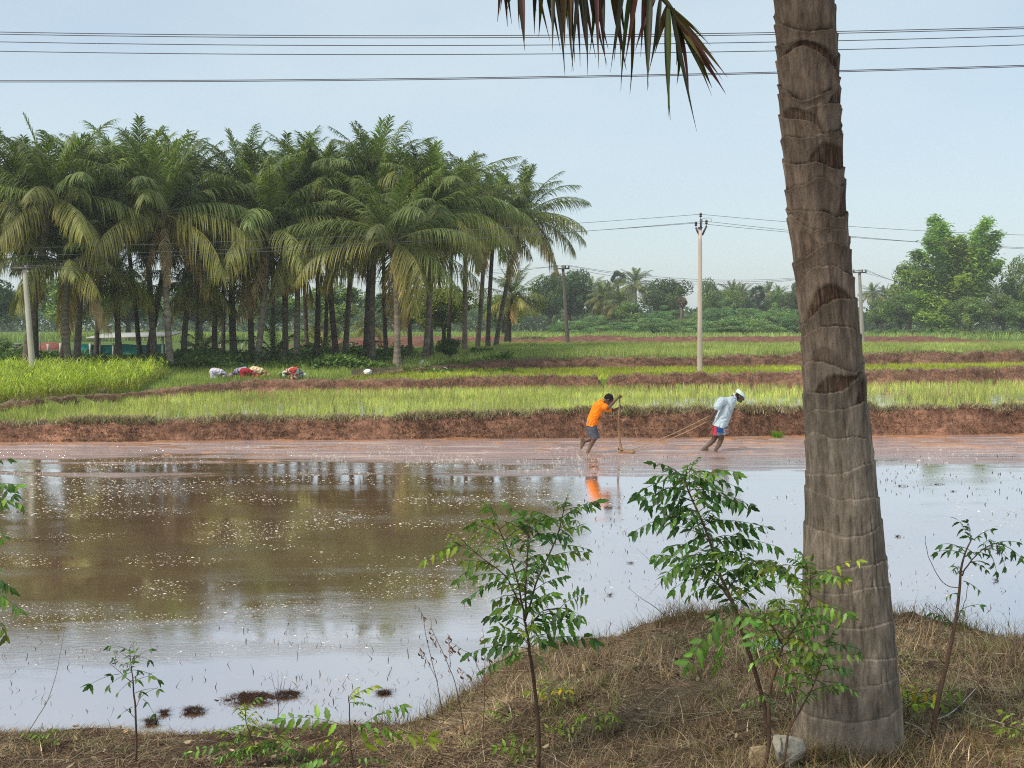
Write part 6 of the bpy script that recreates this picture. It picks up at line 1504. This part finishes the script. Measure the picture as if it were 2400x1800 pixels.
# --- the young man in the orange shirt
PB = on(1388, 1061, 0.0); YA = PB[1]
person = empty('person', PB, 'barefoot person in an orange t-shirt and grey shorts pushing a wooden tool through the mud', 'person')
c6 = lambda x, y, dy=0: at(1350 + x / 8.295, 880 + y / 8.295, YA + dy) - PB
SKIN = (.115, .060, .038)
mb = MB()
hd = c6(632, 480); T = head(mb, hd, (.62, -.12, -.72), (.75, .05, .6), 1.12)
neck, chest, belly, pel = c6(505, 520), c6(430, 620), c6(360, 800), c6(295, 985)
capsule(mb, neck, hd - [.02, 0, 0], .058, .06)
for e in (-1, 1):
    y_ = np.array([0, .09 * e, 0]); capsule(mb, chest + y_, belly + y_ * .8, .105, .095); capsule(mb, belly + y_ * .8, pel + y_ * .75, .095, .105)
capsule(mb, chest, neck, .10, .06)
shN, elN, haN = c6(500, 580, -.17), c6(618, 640, -.24), c6(812, 440, -.10); shF, elF, haF = c6(520, 600, .17), c6(740, 685, .22), c6(838, 628, .06)
capsule(mb, chest + [0, -.08, .02], shN, .08, .062); capsule(mb, shN, elN, .055, .043); capsule(mb, elN, haN, .043, .028)
capsule(mb, chest + [0, .08, .02], shF, .08, .062); capsule(mb, shF, elF, .055, .043); capsule(mb, elF, haF, .043, .028)
tp = [c6(850, 345), c6(845, 470), c6(850, 640), c6(825, 830), c6(824, 1000), c6(842, 1200), c6(868, 1380), c6(890, 1440)]
hand(mb, haN, c6(848, 385) - haN + [0, .06, 0], (.5, .8, .2), .95, 1.1, 1); hand(mb, haF, c6(862, 590) - haF + [.03, -.02, 0], (.3, -.9, .1), .95, 1.1, -1)
hipF, knF, anF = c6(310, 1010, -.09), c6(375, 1205, -.12), c6(222, 1500, -.10)     # leg carrying the weight
hipB, knB, anB = c6(300, 1010, .09), c6(345, 1205, .10), c6(150, 1285, .10)        # lifted rear leg
capsule(mb, hipF, knF, .088, .062); capsule(mb, knF, c6(300, 1330, -.12), .060, .056); capsule(mb, c6(300, 1330, -.12), anF, .056, .038)
capsule(mb, hipB, knB, .088, .060); capsule(mb, knB, c6(250, 1250, .1), .058, .054); capsule(mb, c6(250, 1250, .1), anB, .054, .038)
foot(mb, anB + [0.01, 0, 0], c6(140, 1440, .1) - anB, 1.1); foot(mb, anF + [0.02, 0, -.04], (.95, 0, -.3), 1.05)
solid('body', mb, M_SKIN, person, .0085, 3, skincol(SKIN, T, .22))
mb = MB()
for e in (-1, 1):
    y_ = np.array([0, .092 * e, 0]); capsule(mb, chest + y_ + [0, 0, .0], belly + y_ * .85, .128, .125); capsule(mb, belly + y_ * .85, c6(290, 990) + y_ * .8, .125, .138)
capsule(mb, chest, c6(490, 530), .125, .085)
capsule(mb, shN - [.04, -.05, 0], shN + (elN - shN) * .55, .088, .078); capsule(mb, shF - [.04, .05, 0], shF + (elF - shF) * .55, .088, .078)
capsule(mb, chest + [-.02, -.06, .02], shN, .10, .085); capsule(mb, chest + [-.02, .06, .02], shF, .10, .085)
hem0, hem1 = c6(155, 945), c6(440, 1030); hd_ = hem1 - hem0; hn = norm(np.array([hd_[2], 0, -hd_[0]])); hn = hn if hn[2] < 0 else -hn
ax = norm(chest - pel); sideax = norm(np.cross(ax, [0, 1, 0]))
sideax = sideax if sideax[0] > 0 else -sideax
def shirtcol(co):
    c = np.tile(np.array([.86, .21, .012]), (len(co), 1))
    r_ = co - (chest * .55 + belly * .45); a_ = r_ @ ax; s_ = r_ @ sideax
    lines = np.sin(a_ * 150 + 5 * vnoise(co[:, 0] * 18, co[:, 1] * 18, co[:, 2] * 18)) > .1
    m = (np.abs(a_ + .02) < .16) & (s_ > .045) & (s_ < .19) & (np.abs(co[:, 1]) < .15) & (vnoise(co[:, 0] * 25, co[:, 1] * 25, co[:, 2] * 30) > -.35) & (lines | (vnoise(co[:, 0] * 9, 2.0, co[:, 2] * 9) > 0))
    c[m] = (.05, .018, .015); return c
solid('shirt', mb, M_CLOTH, person, .011, 3, shirtcol, fold=.014, fax=(.75, 0, .65), cuts=[(tuple(hem0), tuple(hn)), (tuple(shN + (elN - shN) * .50), tuple(norm(elN - shN))), (tuple(shF + (elF - shF) * .62), tuple(norm(elF - shF)))] if False else [(tuple(hem0), tuple(hn))])
mb = MB()
for h_, k_ in ((hipF, knF), (hipB, knB)): capsule(mb, h_, k_ + (k_ - h_) * .02, .125, .10)
capsule(mb, pel + [0, -.07, 0], pel + [0, .07, 0], .128, .128); capsule(mb, pel + [-.02, -.06, .05], pel + [-.02, .06, .05], .12, .12)
solid('shorts', mb, M_CLOTH, person, .011, 3, lambda co: np.where((co[:, 2] < min(knF[2], knB[2]) + .0)[:, None], np.array([.22, .05, .05]), np.array([.085, .09, .115])), fold=.009, fax=(.6, 0, .8), cuts=[(tuple(knF + np.array([0, 0, -.045])), tuple(norm(knF - hipF)))])
mb = MB(); V, q = sphere((0, 0, 0), (.112, .098, .110), 30, 20); fw = norm(np.array([.62, -.12, -.72])); up_ = np.array([.75, .05, .6]); up_ = norm(up_ - fw * fw.dot(up_)); M_ = np.stack([fw, np.cross(fw, up_), up_], 1)
msk = ~((V[:, 0] > .045) & (V[:, 2] < .055)) & (V[:, 2] > -.065)
V2 = V * (1 + .07 * fbm(V[:, 0] * 35, V[:, 1] * 35, V[:, 2] * 35, 3))[:, None]; V2 = V2
mb.add(V2 @ M_.T + hd + M_ @ np.array([-.030, 0, .040]), q, (.012, .010, .010)); mb.build('hair', M_HAIR, person)

# --- the wooden levelling tool he leans on, and the ropes
tb = c6(890, 1455) + PB; tool = empty('leveling_tool', tb, 'crooked wooden pole fixed to a short muddy board, pushed by the person in orange', 'farm tool')
P = curve(tp, 40) + PB - tb; mb = MB(); P = P + .006 * np.stack([vnoise(np.arange(len(P)) * .3, 1.), vnoise(np.arange(len(P)) * .3, 5.), 0 * P[:, 0]], -1); rr = np.linspace(.019, .026, len(P)) * (1 + .12 * vnoise(np.arange(len(P)) * .5, 9.)); rr[-6:] = np.linspace(.03, .055, 6)
mb.add(*tube(P, rr, 10, (.27, .16, .09))); mb.build('pole', M_WOOD, tool)
e0, e1, e2_ = c6(835, 1475, .10) + PB - tb, c6(1020, 1520, -.10) + PB - tb, c6(1140, 1490, -.12) + PB - tb
dl = e2_ - e0; L_ = np.linalg.norm(dl); dl /= L_; wv = norm(np.cross(dl, UP)); mb = MB()
R3 = np.stack([dl, wv, np.cross(dl, wv)], 1)
m_ = 40; V, q = sphere((0, 0, 0), 1.0, 28, 18); V = np.sign(V) * np.abs(V) ** .45; V = V * [L_ / 2, .075, .035] * (1 + .06 * fbm(V[:, 0] * 4, V[:, 1] * 2, V[:, 2] * 2, 3))[:, None]
mb.add(V @ R3.T + (e0 + e2_) / 2 + [0, 0, .005], q, (.27, .165, .09)); mb.build('board', M_WOOD, tool)
mb = MB(); mb.add(*tube([e0 + [0, 0, .03], e0 + [-.02, 0, .09]], .016, 8, (.16, .10, .06))); mb.build('peg', M_WOOD, tool)

# --- the man in the white shirt pulling the ropes
PW = on(1678, 1057, 0.0); YW = PW[1]
man = empty('person', PW, 'person in a pale shirt, checked lungi and turban leaning forward, pulling ropes behind the back', 'person')
w7 = lambda x, y, dy=0: at(1600 + x / 8.295, 880 + y / 8.295, YW + dy) - PW
SKW = (.075, .040, .027)
mb = MB(); hd2 = w7(1112, 415); FW2, UP2 = (.86, -.15, -.42), (.45, 0, .9); T2 = head(mb, hd2, FW2, UP2, 1.08)
nk, ch, be, pe = w7(985, 420), w7(890, 540), w7(790, 800), w7(720, 1000)
capsule(mb, nk, hd2 + [-.02, 0, -.02], .062, .06); capsule(mb, ch, nk, .10, .066)
for e in (-1, 1):
    y_ = np.array([0, .095 * e, 0]); capsule(mb, ch + y_, be + y_ * .85, .11, .11); capsule(mb, be + y_ * .85, pe + y_ * .75, .11, .11)
sN, eN, hN = w7(740, 500, -.19), w7(625, 720, -.21), w7(545, 850, -.10); sF, eF, hF = w7(760, 500, .19), w7(640, 700, .22), w7(560, 800, .08)
for s_, e_, h_ in ((sN, eN, hN), (sF, eF, hF)): capsule(mb, s_, e_, .060, .048); capsule(mb, e_, h_, .047, .031)
capsule(mb, ch + [-.03, -.08, .02], sN, .085, .065); capsule(mb, ch + [-.03, .08, .02], sF, .085, .065)
hand(mb, hN, (-.45, .2, -.75), (-.75, .3, .5), 1.05, 1.1, -1); hand(mb, hF, (-.55, -.2, -.6), (-.75, -.3, .5), 1.05, 1.1, 1)
hpF, kF, aF = w7(770, 1040, -.08), w7(745, 1250, -.10), w7(635, 1455, -.08); hpB, kB, aB = w7(710, 1040, .08), w7(600, 1260, .09), w7(420, 1420, .08)
capsule(mb, hpF, kF, .092, .064); capsule(mb, kF, w7(705, 1350, -.1), .062, .058); capsule(mb, w7(705, 1350, -.1), aF, .058, .040)
capsule(mb, hpB, kB, .090, .060); capsule(mb, kB, w7(540, 1320, .09), .058, .056); capsule(mb, w7(540, 1320, .09), aB, .056, .038)
foot(mb, aB, w7(290, 1470, .08) - aB, 1.1); foot(mb, aF + [0, 0, -.05], (.95, 0, -.25), 1.05)
solid('body', mb, M_SKIN, man, .0085, 3, skincol(SKW, T2, .25, (.15, .095, .065)))
mb = MB()
for e in (-1, 1):
    y_ = np.array([0, .10 * e, 0]); capsule(mb, ch + y_, be + y_ * .9, .128, .140); capsule(mb, be + y_ * .9, w7(715, 1000) + y_ * .85, .140, .162)
capsule(mb, ch, w7(985, 455), .125, .085)
capsule(mb, sN + [.03, .03, 0], sN + (eN - sN) * .5, .092, .090); capsule(mb, sF + [.03, -.03, 0], sF + (eF - sF) * .5, .092, .090)
capsule(mb, ch + [-.03, -.08, .02], sN + [.02, .02, -.01], .11, .092); capsule(mb, ch + [-.03, .08, .02], sF + [.02, -.02, -.01], .11, .092)
h0, h1 = w7(535, 945), w7(900, 1050); dd = h1 - h0; hn2 = norm(np.array([dd[2], 0, -dd[0]])); hn2 = hn2 if hn2[2] < 0 else -hn2
solid('shirt', mb, M_CLOTH, man, .011, 3, lambda co: np.tile(np.array([.40, .48, .53]), (len(co), 1)) * np.exp(.05 * fbm(co[:, 0] * 8, co[:, 1] * 8, co[:, 2] * 8, 3))[:, None], fold=.016, fax=(.25, 0, .97), cuts=[(tuple(h0), tuple(hn2))])
mb = MB(); col0 = w7(985, 395); capsule(mb, w7(1000, 370, -.05), w7(1045, 490, -.045), .022, .02); capsule(mb, w7(1000, 370, .05), w7(1045, 490, .045), .022, .02); capsule(mb, w7(995, 362, -.05), w7(995, 362, .05), .022, .022)
solid('collar', mb, M_CLOTH, man, .011, 2, lambda co: np.tile(np.array([.60, .67, .70]), (len(co), 1)))
mb = MB()
for e in (-1, 1):
    y_ = np.array([0, .085 * e, 0]); capsule(mb, w7(725, 980) + y_, w7(690, 1190) + y_ * .9, .150, .135); capsule(mb, w7(745, 1000) + y_, w7(790, 1200) + y_ * .9, .145, .125)
def lungi(co):
    x_ = (co[:, 0] - w7(545, 1000)[0]) / .44; z_ = (co[:, 2] - w7(0, 1190)[2]) / .28
    c = np.tile(np.array([.10, .14, .19]), (len(co), 1))
    c[x_ < .06] = (.5, .5, .48); c[(x_ >= .06) & (x_ < .26)] = (.42, .045, .06); c[(x_ >= .26) & (x_ < .58) & (z_ > .42)] = (.012, .07, .25); c[(x_ >= .60) & (x_ < .97) & (z_ > .2) & (z_ < .8)] = (.34, .30, .32); c[(x_ >= .66) & (x_ < .9) & (z_ > .42) & (z_ < .62)] = (.45, .13, .12)
    c[np.abs((z_ * 3.2) % 1 - .5) < .06] = (.06, .07, .09); c[np.abs((x_ * 3) % 1 - .8) < .05] *= .6
    return c
zl = w7(0, 1190); solid('lungi', mb, M_CLOTH, man, .010, 2, lungi, fold=.012, fax=(1, 0, .1), cuts=[(tuple(w7(545, 1165)), tuple(norm(np.array([.12, 0, -1]))))])
FWn = norm(np.array(FW2)); u2 = np.array(UP2); u2 = norm(u2 - FWn * FWn.dot(u2)); M2 = np.stack([FWn, np.cross(FWn, u2), u2], 1)
T_ = lambda x_, y_, z_: hd2 + M2 @ (np.array([x_, y_, z_]) * 1.08)
mb = MB()
for k in range(4):
    a = np.linspace(0, 2 * np.pi, 25); P = np.array([T_(-.005 + .108 * math.cos(t), .088 * math.sin(t), .045 + .018 * k + .012 * math.sin(t + k * 1.6) - .018 * math.cos(t)) for t in a])
    for i in range(24): capsule(mb, P[i], P[i + 1], .017, .017, 8)
ell(mb, T_(-.01, 0, .085), np.array([.09, .075, .035]), M2); capsule(mb, T_(-.09, 0, .09), T_(-.085, .0, .155), .026, .014); capsule(mb, T_(-.09, 0, .07), T_(-.12, -.02, .10), .025, .02)
solid('turban', mb, M_CLOTH, man, .009, 1, lambda co: np.where((np.sin((co - hd2) @ M2[:, 2] * 190 + 2 * ((co - hd2) @ M2[:, 0]) * 9) > .55)[:, None], np.array([.30, .46, .42]), np.array([.60, .74, .66])))
mb = MB(); V, q = sphere((0, 0, 0), (.104, .083, .10), 24, 16); k_ = (V[:, 0] > .01); V = np.where(k_[:, None], V * .8, V); mb.add((V * 1.03) @ M2.T + T_(-.012, 0, .0), q, (.012, .011, .011)); mb.build('hair', M_HAIR, man)

# ropes from the hands to the board
for i, (hh, ee, lab) in enumerate([(w7(525, 780, .05) + PW, e0 + tb + np.array([.3, .02, .03]), 'upper taut rope from the pulling hands to the muddy board'), (w7(490, 890, -.08) + PW, e2_ + tb + np.array([.0, 0, .02]), 'lower taut rope from the pulling hands to the end of the board')]):
    P = hh + (ee - hh) * np.linspace(0, 1, 30)[:, None]; P[:, 2] -= .05 * 4 * np.linspace(0, 1, 30) * (1 - np.linspace(0, 1, 30)); p = P[0].copy()
    mb = MB(); mb.add(*tube(P - p, .009, 6, (.36, .24, .15))); o = mb.build('rope', M_WOOD); o.location = p; tag(o, lab, 'rope', 'ropes pulling the board')

# --- women bending in the meadow
def bender(label, u, v, flip, sari, cloth2, headc, skin=(.09, .05, .035), s=1.0, facing=1, parts=True, dv=0):
    s = s * .88
    p = ground_point(u, v); p[2] -= .22; r = empty('person', p, label, 'person', 'people bending over in the meadow'); f = facing
    mb = MB(); X = lambda x_, y_, z_: np.array([x_ * f, y_, z_]) * s
    hip, sh_, hd_ = X(-.18, 0, .62), X(.26, 0, .52), X(.44, 0, .36)
    T = head(mb, hd_, (.35 * f, -.2, -.9), (.8 * f, 0, .5), s); capsule(mb, sh_, hd_, .06 * s, .055 * s)
    for e in (-1, 1):
        capsule(mb, hip + [0, .08 * e, 0], sh_ + [0, .11 * e, 0], .12 * s, .10 * s); capsule(mb, hip + [0, .08 * e, 0], X(-.08, .1 * e, .32), .10 * s, .07 * s); capsule(mb, X(-.08, .1 * e, .32), X(-.16, .1 * e, .03), .065 * s, .04 * s)
        w = X(.36, .12 * e, .06); capsule(mb, sh_ + [0, .16 * e * s, 0], X(.34, .18 * e, .28), .05 * s, .04 * s); capsule(mb, X(.34, .18 * e, .28), w, .04 * s, .028 * s); hand(mb, w, (.2 * f, 0, -1), (.6 * f, 0, -.3), .5, s, e)
        foot(mb, X(-.16, .1 * e, .04), (f, 0, -.1), s)
    solid('body', mb, M_SKIN, r, .014, 2, skincol(skin, T, -1))
    mb = MB()
    for e in (-1, 1):
        capsule(mb, hip + [-.02 * f, .09 * e, .02], X(.10, .10 * e, .60), .175 * s, .15 * s); capsule(mb, hip + [-.02 * f, .09 * e, 0], X(-.14, .1 * e, .2), .17 * s, .15 * s)
    solid('sari', mb, M_CLOTH, r, .018, 2, fold=.02, colfn=lambda co: np.where((np.sin(co[:, 0] * 26 / s + 4 * vnoise(co[:, 0] * 5, co[:, 1] * 5, co[:, 2] * 5)) > .72)[:, None], np.array(cloth2), np.array(sari)))
    mb = MB(); capsule(mb, X(.10, -.08, .58), sh_ + [0, -.09 * s, 0], .135 * s, .125 * s); capsule(mb, X(.10, .08, .58), sh_ + [0, .09 * s, 0], .135 * s, .125 * s); capsule(mb, sh_, X(.30, -.18, .42), .1 * s, .075 * s); capsule(mb, sh_, X(.30, .18, .42), .1 * s, .075 * s)
    solid('blouse', mb, M_CLOTH, r, .018, 2, lambda co: np.tile(np.array(cloth2), (len(co), 1)))
    mb = MB(); ell(mb, hd_ + X(-.01, 0, .045), np.array([.135, .125, .125]) * s)
    solid('headcloth' if headc[0] > .05 else 'hair', mb, M_CLOTH, r, .016, 1, lambda co: np.tile(np.array(headc), (len(co), 1)))
bender('person in a pale lavender and white sari bending over, alone at the left', 512, 891, 1, (.58, .54, .60), (.40, .36, .48), (.30, .17, .11), facing=1, s=1.0)
bender('person in grey and purple cloth bending to the left, leftmost of the trio', 563, 888, 1, (.33, .35, .43), (.12, .05, .16), (.30, .32, .38), facing=-1, s=1.0)
bender('person in a dark red sari bending in the middle of the trio', 582, 890, 1, (.30, .025, .035), (.38, .05, .06), (.45, .05, .05), facing=1, s=.98)
bender('person with a cream cloth over the back, rightmost of the trio', 606, 889, 1, (.70, .56, .36), (.36, .23, .11), (.38, .25, .13), facing=1, s=1.05)
bender('person in red and white stripes bending left with a dark head, right group', 682, 889, 1, (.48, .07, .06), (.55, .62, .55), (.03, .02, .02), facing=-1, s=1.02)
bender('person in dark cloth with a white and blue headcloth bending right beside the striped one', 694, 886, 1, (.12, .13, .17), (.16, .18, .25), (.58, .64, .72), facing=1, s=.92)
# ------------------------------------------------------------------ air, sky, sun, camera
def haze(density):
    v, f = box(0, 320, 14, 1420, 780, 31); mb = MB(); mb.add(v, f, (1, 1, 1))
    m, nt, out = nmat('haze_air'); vol = nd(nt, 'ShaderNodeVolumePrincipled'); vol.inputs['Color'].default_value = (.92, .97, 1.0, 1); vol.inputs['Density'].default_value = density; vol.inputs['Anisotropy'].default_value = .0
    nt.links.new(vol.outputs[0], out.inputs['Volume'])
    o = mb.build('haze', m, smooth=False); o['kind'] = 'stuff'; return o
HAZE = .0006
if HAZE: haze(HAZE)
SUN_AZ, SUN_EL = R(-122), R(52)      # azimuth measured from +Y (view direction), negative = left
d = Vector((math.sin(SUN_AZ) * math.cos(SUN_EL), math.cos(SUN_AZ) * math.cos(SUN_EL), math.sin(SUN_EL)))
sl = bpy.data.lights.new('sun', 'SUN'); sl.energy = 3.7; sl.angle = R(11); sl.color = (1, .92, .78)
so_ = bpy.data.objects.new('sun', sl); COL.objects.link(so_); so_.rotation_euler = d.to_track_quat('Z', 'Y').to_euler(); so_.location = (0, 0, 60)
w = bpy.data.worlds.new('World'); scene.world = w; w.use_nodes = True; nt = w.node_tree
bg = nt.nodes['Background']; sky = nt.nodes.new('ShaderNodeTexSky'); sky.sky_type = 'NISHITA'; sky.sun_disc = False
sky.sun_elevation = SUN_EL; sky.sun_rotation = SUN_AZ; sky.air_density = 1.0; sky.dust_density = 1.3; sky.ozone_density = 1.2; sky.altitude = 0
veil = nt.nodes.new('ShaderNodeMix'); veil.data_type = 'RGBA'; veil.inputs[0].default_value = .6; veil.inputs[7].default_value = (4.3, 5.05, 5.35, 1)   # thin high overcast
tcw = nt.nodes.new('ShaderNodeTexCoord'); mpw = nt.nodes.new('ShaderNodeMapping'); mpw.inputs['Scale'].default_value = (1.6, 1.6, 5.0); nzw = nt.nodes.new('ShaderNodeTexNoise'); nzw.inputs['Scale'].default_value = 1.4; nzw.inputs['Detail'].default_value = 5
nt.links.new(tcw.outputs['Generated'], mpw.inputs[0]); nt.links.new(mpw.outputs[0], nzw.inputs['Vector']); rgw = nt.nodes.new('ShaderNodeMapRange'); nt.links.new(nzw.outputs['Fac'], rgw.inputs[0])
for i_, x_ in ((1, .3), (2, .7), (3, .45), (4, .82)): rgw.inputs[i_].default_value = x_
nt.links.new(rgw.outputs[0], veil.inputs[0])
nt.links.new(sky.outputs[0], veil.inputs[6]); nt.links.new(veil.outputs[2], bg.inputs[0]); bg.inputs[1].default_value = .15
cam = bpy.data.cameras.new('Camera'); co_ = bpy.data.objects.new('Camera', cam); COL.objects.link(co_); scene.camera = co_
cam.sensor_fit = 'HORIZONTAL'; cam.sensor_width = 36; cam.lens = 36 * F / 2400; cam.clip_start = .05; cam.clip_end = 3000
co_.location = (0, 0, HC); co_.rotation_euler = (R(90) - PITCH, 0, 0)
scene.view_settings.view_transform = 'Standard'; scene.view_settings.look = 'None'; scene.view_settings.exposure = .15; scene.view_settings.gamma = 1
scene.render.engine = 'CYCLES'
c = scene.cycles; c.max_bounces = 6; c.diffuse_bounces = 3; c.glossy_bounces = 3; c.transmission_bounces = 4; c.transparent_max_bounces = 6; c.volume_bounces = 0
c.use_denoising = False; c.pixel_filter_type = 'BLACKMAN_HARRIS'; c.filter_width = 1.1; c.use_adaptive_sampling = False
